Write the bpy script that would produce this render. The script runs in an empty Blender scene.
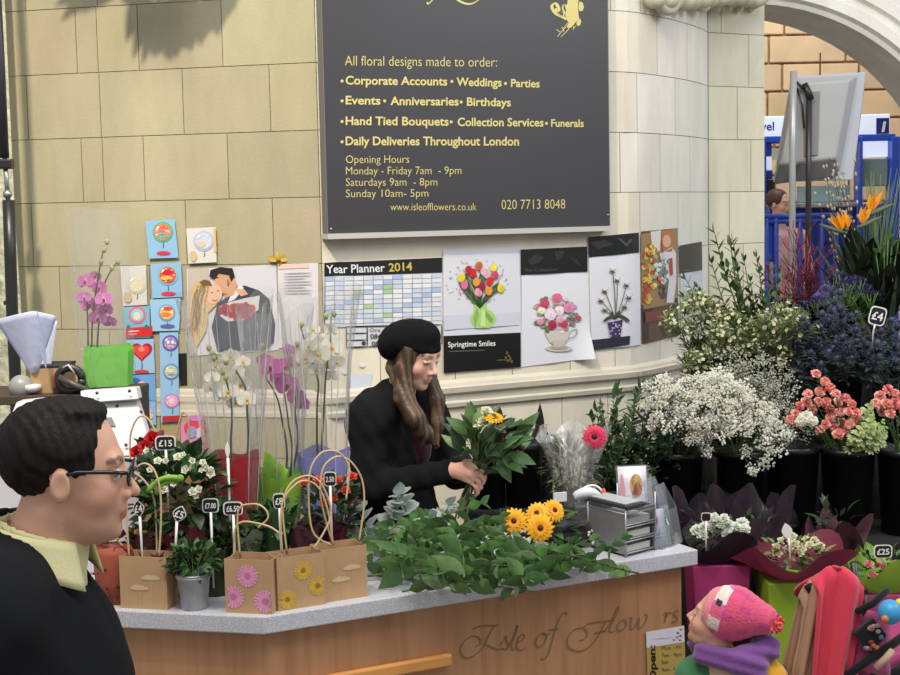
import bpy, bmesh, math, random
import numpy as np
from mathutils import Vector, Matrix
from math import sin, cos, pi, sqrt, atan2, hypot, radians

rnd = random.Random(7)
SC = bpy.context.scene
COL = SC.collection

# ------------------------------------------------------------------ camera
CAM_H, FPX, TILT, ROLL = 2.04, 1414.0, radians(5.21), radians(1.15)
F_ = Vector((0, cos(TILT), -sin(TILT)))
_r0, _u0 = Vector((1, 0, 0)), Vector((0, sin(TILT), cos(TILT)))
R_ = _r0 * cos(ROLL) - _u0 * sin(ROLL)
U_ = _r0 * sin(ROLL) + _u0 * cos(ROLL)
CAM = Vector((0, 0, CAM_H))
cd = bpy.data.cameras.new('camera'); cam = bpy.data.objects.new('camera', cd); COL.objects.link(cam)
cd.sensor_width = 36.0; cd.lens = FPX / 900 * 36.0; cd.clip_start = 0.05; cd.clip_end = 200
cam.matrix_world = Matrix(((R_.x, U_.x, -F_.x, 0), (R_.y, U_.y, -F_.y, 0), (R_.z, U_.z, -F_.z, CAM_H), (0, 0, 0, 1)))
SC.camera = cam

# ------------------------------------------------------------------ world, lights, exposure
w = bpy.data.worlds.new('hall_air'); SC.world = w; w.use_nodes = True
w.node_tree.nodes['Background'].inputs[0].default_value = (0.93, 0.96, 1.0, 1)
w.node_tree.nodes['Background'].inputs[1].default_value = 0.52

def area(name, loc, target, size, power, color, sy=None):
    d = bpy.data.lights.new(name, 'AREA'); d.energy = power; d.color = color
    d.shape = 'RECTANGLE'; d.size = size; d.size_y = sy or size
    o = bpy.data.objects.new(name, d); COL.objects.link(o); o.location = loc
    o.rotation_euler = (Vector(target) - Vector(loc)).to_track_quat('-Z', 'Y').to_euler()
    o['kind'] = 'structure'
    return o
area('hall_skylight', (0.6, 1.6, 7.5), (0.1, 5.6, 1.2), 5.0, 380, (1.0, 0.98, 0.95), 4.0)
area('warm_hall_lamp', (-1.7, 2.3, 6.2), (-1.5, 6.5, 2.2), 0.25, 72, (1.0, 0.86, 0.66)).data.spread = radians(80)
area('daylight_from_concourse', (5.5, 4.0, 5.0), (1.2, 8.0, 2.4), 2.2, 130, (0.92, 0.97, 1.0))
area('tungsten_far_hall', (2.6, 11.8, 4.9), (3.4, 16.0, 3.4), 1.2, 110, (1.0, 0.88, 0.72))
VS = SC.view_settings
VS.view_transform = 'Standard'; VS.look = 'None'; VS.gamma = 1.0; VS.use_curve_mapping = False; VS.exposure = 0.0

# ------------------------------------------------------------------ helpers: photo measuring
def ray(px, py):
    return (F_ * FPX + R_ * (px - 450.0) - U_ * (py - 337.5)).normalized()
def at(px, py, y):
    d = ray(px, py); return CAM + d * (y / d.y)
def onz(px, py, z):
    d = ray(px, py); return CAM + d * ((z - CAM_H) / d.z)
def onplane(px, py, p, n):
    d = ray(px, py); return CAM + d * ((Vector(p) - CAM).dot(n) / d.dot(n))

def lin(c):
    c = c / 255.0
    return c / 12.92 if c <= 0.04045 else ((c + 0.055) / 1.055) ** 2.4
def S(r, g, b): return (lin(r), lin(g), lin(b))
def jit(c, a=0.12, rr=None):
    k = 1 + (rr or rnd).uniform(-a, a)
    return tuple(min(1, max(0, x * k * (1 + (rr or rnd).uniform(-a, a) * .35))) for x in c)

# ------------------------------------------------------------------ helpers: materials
_m = {}
def mat(name, color=None, rough=0.6, metal=0.0, bump=0.0, bscale=40, var=0.0, vscale=6, attr=False, trans=0.0, sss=0.0,
        alpha=1.0, emit=0.0, spec=0.5, sheen=0.0, coat=0.0, stretch=None):
    if name in _m: return _m[name]
    m = bpy.data.materials.new(name); m.use_nodes = True; nt = m.node_tree; N = nt.nodes; L = nt.links
    b = N['Principled BSDF']
    b.inputs['Roughness'].default_value = rough; b.inputs['Metallic'].default_value = metal
    b.inputs['Specular IOR Level'].default_value = spec
    if sheen: b.inputs['Sheen Weight'].default_value = sheen
    if coat: b.inputs['Coat Weight'].default_value = coat; b.inputs['Coat Roughness'].default_value = .08
    src = None
    if attr:
        a = N.new('ShaderNodeAttribute'); a.attribute_name = 'Col'; src = a.outputs['Color']
    else:
        b.inputs['Base Color'].default_value = (*color, 1)
    tc = None
    if var or bump or stretch:
        tc = N.new('ShaderNodeTexCoord'); mp = N.new('ShaderNodeMapping'); L.new(tc.outputs['Object'], mp.inputs[0])
        if stretch: mp.inputs['Scale'].default_value = stretch
    if var:
        n = N.new('ShaderNodeTexNoise'); n.inputs['Scale'].default_value = vscale; n.inputs['Detail'].default_value = 5
        L.new(mp.outputs[0], n.inputs['Vector'])
        r = N.new('ShaderNodeMapRange'); r.inputs[1].default_value = .3; r.inputs[2].default_value = .7
        r.inputs[3].default_value = 1 - var; r.inputs[4].default_value = 1 + var
        L.new(n.outputs[0], r.inputs[0])
        mx = N.new('ShaderNodeMix'); mx.data_type = 'RGBA'; mx.blend_type = 'MULTIPLY'; mx.inputs['Factor'].default_value = 1
        if src: L.new(src, mx.inputs['A'])
        else: mx.inputs['A'].default_value = (*color, 1)
        L.new(r.outputs[0], mx.inputs['B']); src = mx.outputs['Result']
    if src: L.new(src, b.inputs['Base Color'])
    if bump:
        n2 = N.new('ShaderNodeTexNoise'); n2.inputs['Scale'].default_value = bscale; n2.inputs['Detail'].default_value = 6
        L.new(mp.outputs[0], n2.inputs['Vector'])
        bp = N.new('ShaderNodeBump'); bp.inputs['Strength'].default_value = bump; bp.inputs['Distance'].default_value = 0.01
        L.new(n2.outputs[0], bp.inputs['Height']); L.new(bp.outputs[0], b.inputs['Normal'])
    if trans:
        t = N.new('ShaderNodeBsdfTranslucent'); ms = N.new('ShaderNodeMixShader'); ms.inputs[0].default_value = trans
        if src: L.new(src, t.inputs[0])
        else: t.inputs[0].default_value = (*color, 1)
        L.new(b.outputs[0], ms.inputs[1]); L.new(t.outputs[0], ms.inputs[2]); L.new(ms.outputs[0], N['Material Output'].inputs[0])
    if emit:
        b.inputs['Emission Color'].default_value = (*color, 1); b.inputs['Emission Strength'].default_value = emit
        if src: L.new(src, b.inputs['Emission Color'])
    if alpha < 1: b.inputs['Alpha'].default_value = alpha
    _m[name] = m; return m

def clear_film(name, tint=(1, 1, 1), gloss=0.15, rough=0.06, haze=0.045, hazecol=(0.9, 0.93, 0.95), crease=0.8):
    """thin clear sheet: mostly see-through, a Fresnel-like gloss and a little milky haze"""
    if name in _m: return _m[name]
    m = bpy.data.materials.new(name); m.use_nodes = True; nt = m.node_tree; N = nt.nodes; L = nt.links
    N.remove(N['Principled BSDF'])
    t = N.new('ShaderNodeBsdfTransparent'); t.inputs[0].default_value = (*tint, 1)
    g = N.new('ShaderNodeBsdfGlossy'); g.inputs['Roughness'].default_value = rough
    df = N.new('ShaderNodeBsdfDiffuse'); df.inputs[0].default_value = (*hazecol, 1)
    lw = N.new('ShaderNodeLayerWeight'); lw.inputs[0].default_value = 0.32
    mr = N.new('ShaderNodeMapRange'); mr.inputs[3].default_value = gloss * .45; mr.inputs[4].default_value = min(.9, gloss * 3.2)
    L.new(lw.outputs['Facing'], mr.inputs[0])
    m1 = N.new('ShaderNodeMixShader'); m1.inputs[0].default_value = haze
    m2 = N.new('ShaderNodeMixShader')
    L.new(t.outputs[0], m1.inputs[1]); L.new(df.outputs[0], m1.inputs[2])
    L.new(mr.outputs[0], m2.inputs[0]); L.new(m1.outputs[0], m2.inputs[1]); L.new(g.outputs[0], m2.inputs[2])
    if crease:
        tc = N.new('ShaderNodeTexCoord'); n = N.new('ShaderNodeTexNoise'); n.inputs['Scale'].default_value = 26; n.inputs['Distortion'].default_value = .6
        mp = N.new('ShaderNodeMapping'); mp.inputs['Scale'].default_value = (1, 1, .22); L.new(tc.outputs['Object'], mp.inputs[0]); L.new(mp.outputs[0], n.inputs['Vector'])
        bp = N.new('ShaderNodeBump'); bp.inputs['Strength'].default_value = crease; bp.inputs['Distance'].default_value = .02
        L.new(n.outputs[0], bp.inputs['Height']); L.new(bp.outputs[0], g.inputs['Normal'])
    L.new(m2.outputs[0], N['Material Output'].inputs[0])
    _m[name] = m; return m

PRINT = mat('printed_paper', rough=0.38, attr=True)
PLAST = mat('coloured_plastic', rough=0.35, attr=True)
MATTE = mat('matte_paint', rough=0.75, attr=True)
LEAF = mat('leaf', rough=0.42, attr=True, var=.18, vscale=35, trans=.18)
PETAL = mat('petal', rough=0.6, attr=True, var=.06, vscale=60, trans=.22)
FABRIC = mat('fabric', rough=0.95, attr=True, bump=.25, bscale=260, sheen=.25, spec=.2)
TISSUE = mat('tissue_wrap', rough=0.7, attr=True, trans=.3, bump=.3, bscale=30)
SKIN = mat('skin', rough=0.6, attr=True, var=.05, vscale=30, spec=.22)
GLOSSBLACK = mat('black_plastic', S(26, 26, 28), rough=0.45, bump=.05, bscale=15)
STEEL = mat('brushed_steel', S(176, 178, 182), rough=0.32, metal=0.9, var=.08, vscale=30)
KRAFT = mat('kraft_paper', S(184, 149, 110), rough=0.8, var=.07, vscale=14, bump=.05, bscale=90)
CARDB = mat('kraft_cord', S(205, 178, 138), rough=0.85)
FILM = clear_film('cellophane')
ACRYL = clear_film('clear_acrylic', (0.96, 0.98, 1), gloss=.14, rough=.05, haze=.05, crease=0)

# ------------------------------------------------------------------ helpers: objects
def tag(o, label=None, cat=None, group=None, kind=None):
    if label: o['label'] = label
    if cat: o['category'] = cat
    if group: o['group'] = group
    if kind: o['kind'] = kind
    return o
def root(name, label, cat, loc=(0, 0, 0), rz=0.0, group=None):
    o = bpy.data.objects.new(name, None); COL.objects.link(o)
    o.location = loc; o.rotation_euler = (0, 0, rz); o.empty_display_size = .05
    return tag(o, label, cat, group)
def copy_tree(o, parent=None):
    c = o.copy(); COL.objects.link(c)
    if parent: c.parent = parent
    for ch in o.children: copy_tree(ch, c)
    return c

def frame(d, up=None):
    d = Vector(d).normalized()
    up = Vector(up) if up is not None else (Vector((0, 0, 1)) if abs(d.z) < .95 else Vector((0, 1, 0)))
    x = d.cross(up)
    if x.length < 1e-6: x = d.cross(Vector((1, 0, 0)))
    x.normalize(); return d, x, x.cross(d).normalized()

class MB:
    def __init__(s, col=(.8, .8, .8)): s.v = []; s.f = []; s.c = []; s.col = col; s.uv = None
    def add(s, vs, fs, col=None):
        o = len(s.v); s.v.extend([tuple(p) for p in vs]); col = col or s.col
        for f in fs: s.f.append(tuple(i + o for i in f)); s.c.append(col)
        return s
    def box(s, c, sz, col=None, rz=0.0, rot=None):
        x, y, z = sz[0] / 2, sz[1] / 2, sz[2] / 2
        M = rot or Matrix.Rotation(rz, 3, 'Z'); c = Vector(c)
        vs = [M @ Vector((a * x, b * y, d * z)) + c for a, b, d in ((-1,-1,-1),(1,-1,-1),(1,1,-1),(-1,1,-1),(-1,-1,1),(1,-1,1),(1,1,1),(-1,1,1))]
        return s.add(vs, [(0,3,2,1),(4,5,6,7),(0,1,5,4),(1,2,6,5),(2,3,7,6),(3,0,4,7)], col)
    def prism(s, pts, z0, z1, col=None):
        n = len(pts); vs = [(p[0], p[1], z0) for p in pts] + [(p[0], p[1], z1) for p in pts]
        a = sum(pts[i][0] * pts[(i+1) % n][1] - pts[(i+1) % n][0] * pts[i][1] for i in range(n))
        fs = [tuple(range(n))[::-1], tuple(range(n, 2 * n))] + [(i, (i+1) % n, n + (i+1) % n, n + i) for i in range(n)]
        if a < 0: fs = [f[::-1] for f in fs]
        return s.add(vs, fs, col)
    def tube(s, path, r, n=8, col=None, cap=True):
        path = [Vector(p) for p in path]; m = len(path)
        rs = r if isinstance(r, (list, tuple)) else [r] * m
        ref = None; vs = []
        for i, p in enumerate(path):
            d = (path[min(i+1, m-1)] - path[max(i-1, 0)])
            if d.length < 1e-9: d = Vector((0, 0, 1))
            d.normalize()
            if ref is None: _, ref, _ = frame(d)
            ref = ref - d * ref.dot(d)
            if ref.length < 1e-6: _, ref, _ = frame(d)
            ref.normalize(); b = d.cross(ref)
            for k in range(n):
                a = 2 * pi * k / n; vs.append(p + (ref * cos(a) + b * sin(a)) * rs[i])
        fs = [(i*n+k, i*n+(k+1) % n, (i+1)*n+(k+1) % n, (i+1)*n+k) for i in range(m-1) for k in range(n)]
        if cap: fs += [tuple(range(n))[::-1], tuple(range((m-1)*n, m*n))]
        return s.add(vs, fs, col)
    def lathe(s, prof, n=24, c=(0, 0, 0), col=None, fn=None, close=True):
        vs = []; c = Vector(c)
        for r, z in prof:
            for k in range(n):
                a = 2 * pi * k / n; rr = r * (fn(a, z) if fn else 1)
                vs.append(c + Vector((rr * cos(a), rr * sin(a), z)))
        m = len(prof); fs = [(i*n+k, i*n+(k+1) % n, (i+1)*n+(k+1) % n, (i+1)*n+k) for i in range(m-1) for k in range(n)]
        if close: fs += [tuple(range(n))[::-1], tuple(range((m-1)*n, m*n))]
        return s.add(vs, fs, col)
    def ell(s, c, r, col=None, nu=10, nv=7, rot=None):
        c = Vector(c); r = r if isinstance(r, (tuple, list)) else (r, r, r); vs = []
        for j in range(1, nv):
            t = pi * j / nv
            for k in range(nu):
                a = 2 * pi * k / nu; p = Vector((r[0]*sin(t)*cos(a), r[1]*sin(t)*sin(a), r[2]*cos(t)))
                vs.append((rot @ p if rot else p) + c)
        fs = [(j*nu+k, (j+1)*nu+k, (j+1)*nu+(k+1) % nu, j*nu+(k+1) % nu) for j in range(nv-2) for k in range(nu)]
        top, bot = Vector((0, 0, r[2])), Vector((0, 0, -r[2]))
        vs += [(rot @ top if rot else top) + c, (rot @ bot if rot else bot) + c]; T = len(vs) - 2
        fs += [(T, k, (k+1) % nu) for k in range(nu)] + [(T+1, (nv-2)*nu+(k+1) % nu, (nv-2)*nu+k) for k in range(nu)]
        return s.add(vs, fs, col)
    def leaf(s, base, d, up, L, W, col=None, bend=0.25, fold=0.25, n=5, tip=1.0, thick=0):
        """leaf blade: centre fold, pointed oval outline, bending towards -up along its length"""
        base = Vector(base); d, x, u = frame(d, up); vs = []
        for i in range(n + 1):
            t = i / n; wd = W * .5 * (sin(pi * min(1, t ** .75)) ** .95 if t < 1 else 0)
            if i == 0: wd = W * .06
            if i == n: wd = W * .02
            p = base + d * (L * (t - bend * .25 * t * t)) - u * (bend * L * t * t)
            f = u * (fold * wd)
            vs += [p - x * wd + f, p, p + x * wd + f]
        fs = []
        for i in range(n):
            a = i * 3; fs += [(a, a+1, a+4, a+3), (a+1, a+2, a+5, a+4)]
        return s.add(vs, fs, col)
    def petal(s, base, d, up, L, W, col=None, bend=0.2, cup=0.25, n=4, m=4, col2=None, blunt=.55):
        """rounded petal grid"""
        base = Vector(base); d, x, u = frame(d, up); vs = []
        for i in range(n + 1):
            t = i / n; wd = W * .5 * (max(.12, sin(pi * (t * .86 + .04)) ** blunt) if i < n else .42)
            for j in range(m + 1):
                q = j / m * 2 - 1
                p = base + d * (L * t) - u * (bend * L * t * t) + x * (wd * q) + u * (cup * wd * q * q)
                if i == n: p = p - d * (L * .10 * q * q)
                vs.append(p)
        o = m + 1
        fs = [(i*o+j, i*o+j+1, (i+1)*o+j+1, (i+1)*o+j) for i in range(n) for j in range(m)]
        k = len(s.f); s.add(vs, fs, col)
        if col2:
            for q in range(len(fs)):
                if q // m == 0: s.c[k + q] = col2
        return s
    def sheet(s, fn, nu, nv, col=None, cf=None):
        vs = [fn(i / nu, j / nv) for j in range(nv + 1) for i in range(nu + 1)]; o = nu + 1
        fs = [(j*o+i, j*o+i+1, (j+1)*o+i+1, (j+1)*o+i) for j in range(nv) for i in range(nu)]
        k = len(s.f); s.add(vs, fs, col)
        if cf:
            for q in range(len(fs)): s.c[k+q] = cf((q % nu + .5) / nu, (q // nu + .5) / nv)
        return s
    def build(s, name, m, parent=None, smooth=True, loc=None, world=False, bevel=0, solid=0, sub=0, wn=False):
        vs = s.v
        if world and parent is not None:
            M = (Matrix.Translation(parent.location) @ Matrix.Rotation(parent.rotation_euler.z, 4, 'Z')).inverted()
            if parent.parent: 
                pp = parent.parent
                M = (Matrix.Translation(pp.location) @ Matrix.Rotation(pp.rotation_euler.z, 4, 'Z') @ Matrix.Translation(parent.location)).inverted()
            vs = [tuple(M @ Vector(p)) for p in vs]
        elif world and loc is not None:
            L = Vector(loc); vs = [tuple(Vector(p) - L) for p in vs]
        me = bpy.data.meshes.new(name); me.from_pydata(vs, [], s.f); me.update()
        a = me.color_attributes.new('Col', 'FLOAT_COLOR', 'CORNER')
        cnt = np.array([len(f) for f in s.f]); cc = np.ones((len(s.f), 4), np.float32)
        if len(s.f):
            cc[:, :3] = np.array(s.c, np.float32); a.data.foreach_set('color', np.repeat(cc, cnt, axis=0).ravel())
        if s.uv:
            ul = me.uv_layers.new(name='UVMap'); u = []
            for f in s.f:
                for i in f: u.extend(s.uv[i])
            ul.data.foreach_set('uv', u)
        me.polygons.foreach_set('use_smooth', [bool(smooth)] * len(me.polygons))
        me.materials.append(m)
        o = bpy.data.objects.new(name, me); COL.objects.link(o)
        if parent is not None: o.parent = parent
        if loc is not None: o.location = loc
        if bevel:
            b = o.modifiers.new('bevel', 'BEVEL'); b.width = bevel; b.segments = 2; b.limit_method = 'ANGLE'; b.angle_limit = radians(35)
        if solid:
            b = o.modifiers.new('solid', 'SOLIDIFY'); b.thickness = solid; b.offset = 0
        if sub:
            b = o.modifiers.new('sub', 'SUBSURF'); b.levels = sub; b.render_levels = sub
        return o

_tx = {}
def text_geo(body, bold=0.0):
    """built-in lettering as flat verts / faces, cap height 1, baseline at 0, starting at x=0"""
    k = (body, bold)
    if k in _tx: return _tx[k]
    def conv(t):
        c = bpy.data.curves.new('t', 'FONT'); c.body = t; c.size = 1; c.offset = bold; c.resolution_u = 3; c.fill_mode = 'FRONT'
        o = bpy.data.objects.new('t', c); COL.objects.link(o)
        me = bpy.data.meshes.new_from_object(o.evaluated_get(bpy.context.evaluated_depsgraph_get()))
        v = [(p.co.x, p.co.y) for p in me.vertices]; f = [tuple(p.vertices) for p in me.polygons]
        bpy.data.objects.remove(o); bpy.data.curves.remove(c); bpy.data.meshes.remove(me)
        return v, f
    hv, _ = conv('H'); cap = max(p[1] for p in hv)
    v, f = conv(body); x0 = min(p[0] for p in v)
    v = [((p[0] - x0) / cap, p[1] / cap) for p in v]
    _tx[k] = (v, f, max(p[0] for p in v)); return _tx[k]

def put_text(mb, body, mapf, a, b, cap, col, bold=0.0, shear=0.0):
    """a, b: (u, v) of the baseline's two ends in the surface's own plane; mapf(u, v) -> world point"""
    v, f, wd = text_geo(body, bold); a = Vector(a); b = Vector(b); d = (b - a); L = d.length; d /= L; n = Vector((-d.y, d.x))
    mb.add([mapf(*(a + d * ((x + shear * y) / wd * L) + n * (y * cap))) for x, y in v], f, col)

# ------------------------------------------------------------------ helpers: smooth bodies from distance fields
def _P(p): return np.array(p, np.float32)
def d_cap(X, a, b, r1, r2=None):
    r2 = r1 if r2 is None else r2; a = _P(a); b = _P(b); ba = b - a
    pa = X - a; h = np.clip(pa @ ba / max(1e-9, float(ba @ ba)), 0, 1)
    return np.linalg.norm(pa - h[:, None] * ba, axis=1) - (r1 + (r2 - r1) * h)
def d_ell(X, c, r, R=None):
    p = X - _P(c)
    if R is not None: p = p @ np.array(R, np.float32)      # R columns = ellipsoid axes
    r = _P(r); k0 = np.linalg.norm(p / r, axis=1); k1 = np.linalg.norm(p / (r * r), axis=1) + 1e-9
    return k0 * (k0 - 1) / k1
def smin(a, b, k):
    h = np.clip(.5 + .5 * (b - a) / k, 0, 1); return b + (a - b) * h - k * h * (1 - h)
def smax(a, b, k): return -smin(-a, -b, k)
def rotm(ax, ang): return np.array(Matrix.Rotation(ang, 3, ax), np.float32)
def sdf_mesh(name, fn, lo, hi, res, m, parent=None, colfn=None, loc=None, col=(.5, .5, .5)):
    lo = np.array(lo, np.float32); hi = np.array(hi, np.float32); n = np.ceil((hi - lo) / res).astype(int) + 1
    A = np.ones(n, np.float32); B = 14
    for i in range(0, n[0], B):
        for j in range(0, n[1], B):
            for k in range(0, n[2], B):
                e = np.minimum(n, (i + B, j + B, k + B)); s = np.array((i, j, k))
                c = lo + (s + e - 1) * .5 * res; hd = float(np.linalg.norm((e - s) * .5 * res))
                d = float(fn(c[None, :].astype(np.float32))[0])
                if abs(d) > hd * 1.35 + .01: A[i:e[0], j:e[1], k:e[2]] = d; continue
                g = np.stack(np.meshgrid(*[np.arange(s[q], e[q], dtype=np.float32) for q in range(3)], indexing='ij'), -1).reshape(-1, 3) * res + lo
                A[i:e[0], j:e[1], k:e[2]] = fn(g.astype(np.float32)).reshape(e - s)
    A[A == 0] = 1e-6
    neg = A < 0
    cs = np.array(A.shape) - 1; cnt = np.zeros(cs, np.int8); acc = np.zeros((*cs, 3), np.float32); num = np.zeros(cs, np.float32)
    cor = [(a, b, c) for a in (0, 1) for b in (0, 1) for c in (0, 1)]
    for p in cor:
        for ax in range(3):
            if p[ax]: continue
            q = list(p); q[ax] = 1
            sl = lambda o: tuple(slice(o[t], o[t] + cs[t]) for t in range(3))
            a = A[sl(p)]; b = A[sl(q)]; x = (a < 0) != (b < 0)
            t = np.where(x, a / np.where(x, a - b, 1), 0)
            for dd in range(3): acc[..., dd] += np.where(x, p[dd] + (t if dd == ax else 0), 0)
            num += x
    act = num > 0; idx = -np.ones(cs, np.int64); idx[act] = np.arange(act.sum())
    ijk = np.argwhere(act); V = (ijk + acc[act] / num[act][:, None]) * res + lo
    quads = []
    for ax in range(3):
        u, v = [(1, 2), (2, 0), (0, 1)][ax]
        s0 = [slice(None)] * 3; s1 = [slice(None)] * 3; s0[ax] = slice(0, -1); s1[ax] = slice(1, None)
        a = neg[tuple(s0)]; b = neg[tuple(s1)]
        E = np.argwhere(a != b); E = E[(E[:, u] > 0) & (E[:, v] > 0) & (E[:, u] < cs[u]) & (E[:, v] < cs[v])]
        fl = a[tuple(E.T)]
        def cell(du, dv):
            c = E.copy(); c[:, u] -= du; c[:, v] -= dv; return idx[tuple(c.T)]
        Q = np.stack([cell(1, 1), cell(0, 1), cell(0, 0), cell(1, 0)], 1); Q[~fl] = Q[~fl][:, ::-1]; quads.append(Q)
    Q = np.concatenate(quads); Q = Q[(Q >= 0).all(1)]
    me = bpy.data.meshes.new(name); me.from_pydata(V.tolist(), [], Q.tolist()); me.update()
    a = me.color_attributes.new('Col', 'FLOAT_COLOR', 'POINT'); cc = np.ones((len(V), 4), np.float32)
    cc[:, :3] = colfn(V.astype(np.float32)) if colfn else np.array(col); a.data.foreach_set('color', cc.ravel())
    me.polygons.foreach_set('use_smooth', [True] * len(me.polygons)); me.materials.append(m)
    o = bpy.data.objects.new(name, me); COL.objects.link(o)
    if parent is not None: o.parent = parent
    if loc is not None: o.location = loc
    return o
# ================================================================== THE SETTING
# the stone wall as a plan curve: flat left facet, arris, flat facet behind the sign, then a rounded end
_ctrl = [(-0.57, 6.42), (-0.10, 6.66), (.42, 6.93), (.807, 7.13), (.97, 7.235), (1.229, 7.59), (1.415, 7.93), (1.503, 8.16)]
def _cr(p0, p1, p2, p3, t):
    return tuple(.5 * (2*b + (c-a)*t + (2*a-5*b+4*c-d)*t*t + (-a+3*b-3*c+d)*t**3) for a, b, c, d in zip(p0, p1, p2, p3))
WALL = [(-4.6, 6.42 + .238 * 4.03), (-2.6, 6.42 + .238 * 2.03), (-0.575, 6.42)]
for i in range(len(_ctrl) - 1):
    g = lambda k: _ctrl[min(max(k, 0), len(_ctrl) - 1)]
    for q in range(8): WALL.append(_cr(g(i-1), g(i), g(i+1), g(i+2), q / 8))
WALL.append(_ctrl[-1])
_S = [0.0]
for a, b in zip(WALL, WALL[1:]): _S.append(_S[-1] + hypot(b[0]-a[0], b[1]-a[1]))
S_END = _S[-1]; S_ARRIS = _S[2]
def wall_pt(s, z, off=0.0):
    s = min(max(s, 0), S_END - 1e-6); i = 0
    while _S[i+1] < s: i += 1
    t = (s - _S[i]) / (_S[i+1] - _S[i]); a, b = WALL[i], WALL[i+1]
    dx, dy = b[0]-a[0], b[1]-a[1]; L = hypot(dx, dy)
    return Vector((a[0] + dx*t + dy/L*off, a[1] + dy*t - dx/L*off, z))
def wall_n(s):
    a, b = wall_pt(s - .01, 0), wall_pt(s + .01, 0); d = (b - a).normalized(); return Vector((d.y, -d.x, 0))
def wall_hit(px, py, off=0.0):
    d = ray(px, py); best = None
    for i in range(len(WALL) - 1):
        a, b = WALL[i], WALL[i+1]; dx, dy = b[0]-a[0], b[1]-a[1]; L = hypot(dx, dy)
        ax, ay = a[0] + dy/L*off, a[1] - dx/L*off
        den = d.x*dy - d.y*dx
        if abs(den) < 1e-9: continue
        t = (ax*dy - ay*dx) / den; u = ((ax*d.y - ay*d.x)) / den
        if -.04 <= u <= 1.04 and t > 0 and (best is None or t < best[0]): best = (t, _S[i] + u*L, CAM_H + d.z*t)
    return (best[1], best[2]) if best else (S_END, CAM_H + d.z * 8)

STONE = bpy.data.materials.new('limestone_ashlar')
def _stone(m, stain=False):
    m.use_nodes = True; nt = m.node_tree; N = nt.nodes; L = nt.links; b = N['Principled BSDF']; b.inputs['Roughness'].default_value = .72
    b.inputs['Specular IOR Level'].default_value = .3
    a = N.new('ShaderNodeAttribute'); a.attribute_name = 'Col'
    tc = N.new('ShaderNodeTexCoord')
    n = N.new('ShaderNodeTexNoise'); n.inputs['Scale'].default_value = 3.0; n.inputs['Detail'].default_value = 8; n.inputs['Roughness'].default_value = .65
    mp = N.new('ShaderNodeMapping'); mp.inputs['Scale'].default_value = (1.6, 1.6, .55); L.new(tc.outputs['Object'], mp.inputs[0]); L.new(mp.outputs[0], n.inputs['Vector'])
    r = N.new('ShaderNodeMapRange'); r.inputs[1].default_value = .3; r.inputs[2].default_value = .7; r.inputs[3].default_value = .87; r.inputs[4].default_value = 1.08
    L.new(n.outputs[0], r.inputs[0])
    mx = N.new('ShaderNodeMix'); mx.data_type = 'RGBA'; mx.blend_type = 'MULTIPLY'; mx.inputs['Factor'].default_value = 1
    L.new(a.outputs['Color'], mx.inputs['A']); L.new(r.outputs[0], mx.inputs['B']); L.new(mx.outputs['Result'], b.inputs['Base Color'])
    n2 = N.new('ShaderNodeTexNoise'); n2.inputs['Scale'].default_value = 90; n2.inputs['Detail'].default_value = 5; L.new(tc.outputs['Object'], n2.inputs['Vector'])
    bp = N.new('ShaderNodeBump'); bp.inputs['Strength'].default_value = .12; bp.inputs['Distance'].default_value = .01; L.new(n2.outputs[0], bp.inputs['Height']); L.new(bp.outputs[0], b.inputs['Normal'])
_stone(STONE)
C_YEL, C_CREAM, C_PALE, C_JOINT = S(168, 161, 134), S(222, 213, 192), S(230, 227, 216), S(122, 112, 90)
Z0 = 2.104
JOINTS = {6: [24, 96], 5: [-60, 24, 96], 4: [24, 96, 260], 3: [-30, 76, 97, 138, 222], 2: [-40, 27, 100, 183, 270], 1: [-30, 82, 103, 144, 228], 0: [-40, 32, 186, 273],
          -1: [-20, 60, 150, 240], -2: [-50, 40, 110, 200, 290], -3: [-20, 70, 160, 250]}
JR = {4: [610, 640, 668], 3: [657, 687], 2: [637, 675], 1: [620, 660, 690], 0: [640, 678], -1: [412, 508, 554, 640, 678], -2: [380, 455, 512, 570, 615, 660, 690], -3: [440, 493, 562, 608, 670]}
def joints_for(k):
    z = Z0 + .3 * (k - .5); js = []
    def pxs(px, lohi):
        y = 208 + (2.04 - z) * 210
        s, _ = wall_hit(px, y); return s
    left = [pxs(p, 0) for p in JOINTS.get(k, [])] or [0.4 + (k % 3) * .22 + .62 * i for i in range(7)]
    right = [pxs(p, 0) for p in JR.get(k, [])] or [S_ARRIS + .25 + (k % 2) * .2 + .47 * i for i in range(7)]
    js = [0.0] + [s for s in left if .1 < s < S_ARRIS - .08] + [S_ARRIS] + [s for s in right if S_ARRIS + .08 < s < S_END - .05] + [S_END]
    return sorted(js)
mb = MB(); jt = .0016
def panel(s0, s1, z0, z1, col, off=0.0):
    n = max(1, int((s1 - s0) / .09)); 
    k = len(mb.v)
    for i in range(n + 1):
        s = s0 + (s1 - s0) * i / n
        for z in (z0, z1): mb.v.append(tuple(wall_pt(s, z, off)))
    for i in range(n):
        a = k + i * 2; mb.f.append((a, a+2, a+3, a+1)); mb.c.append(col)
rs = random.Random(3)
def block_col(s):  # yellower left, paler right: warm light and daylight put into the stone colour
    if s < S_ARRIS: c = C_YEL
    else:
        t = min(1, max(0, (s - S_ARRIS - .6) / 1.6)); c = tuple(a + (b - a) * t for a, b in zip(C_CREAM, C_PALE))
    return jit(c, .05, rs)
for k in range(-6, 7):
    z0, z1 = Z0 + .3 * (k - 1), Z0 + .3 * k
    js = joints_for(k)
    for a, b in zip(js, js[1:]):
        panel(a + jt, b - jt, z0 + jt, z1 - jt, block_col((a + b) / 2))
panel(0, S_END, 0, Z0 + 1.8, C_JOINT, -.006)
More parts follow.
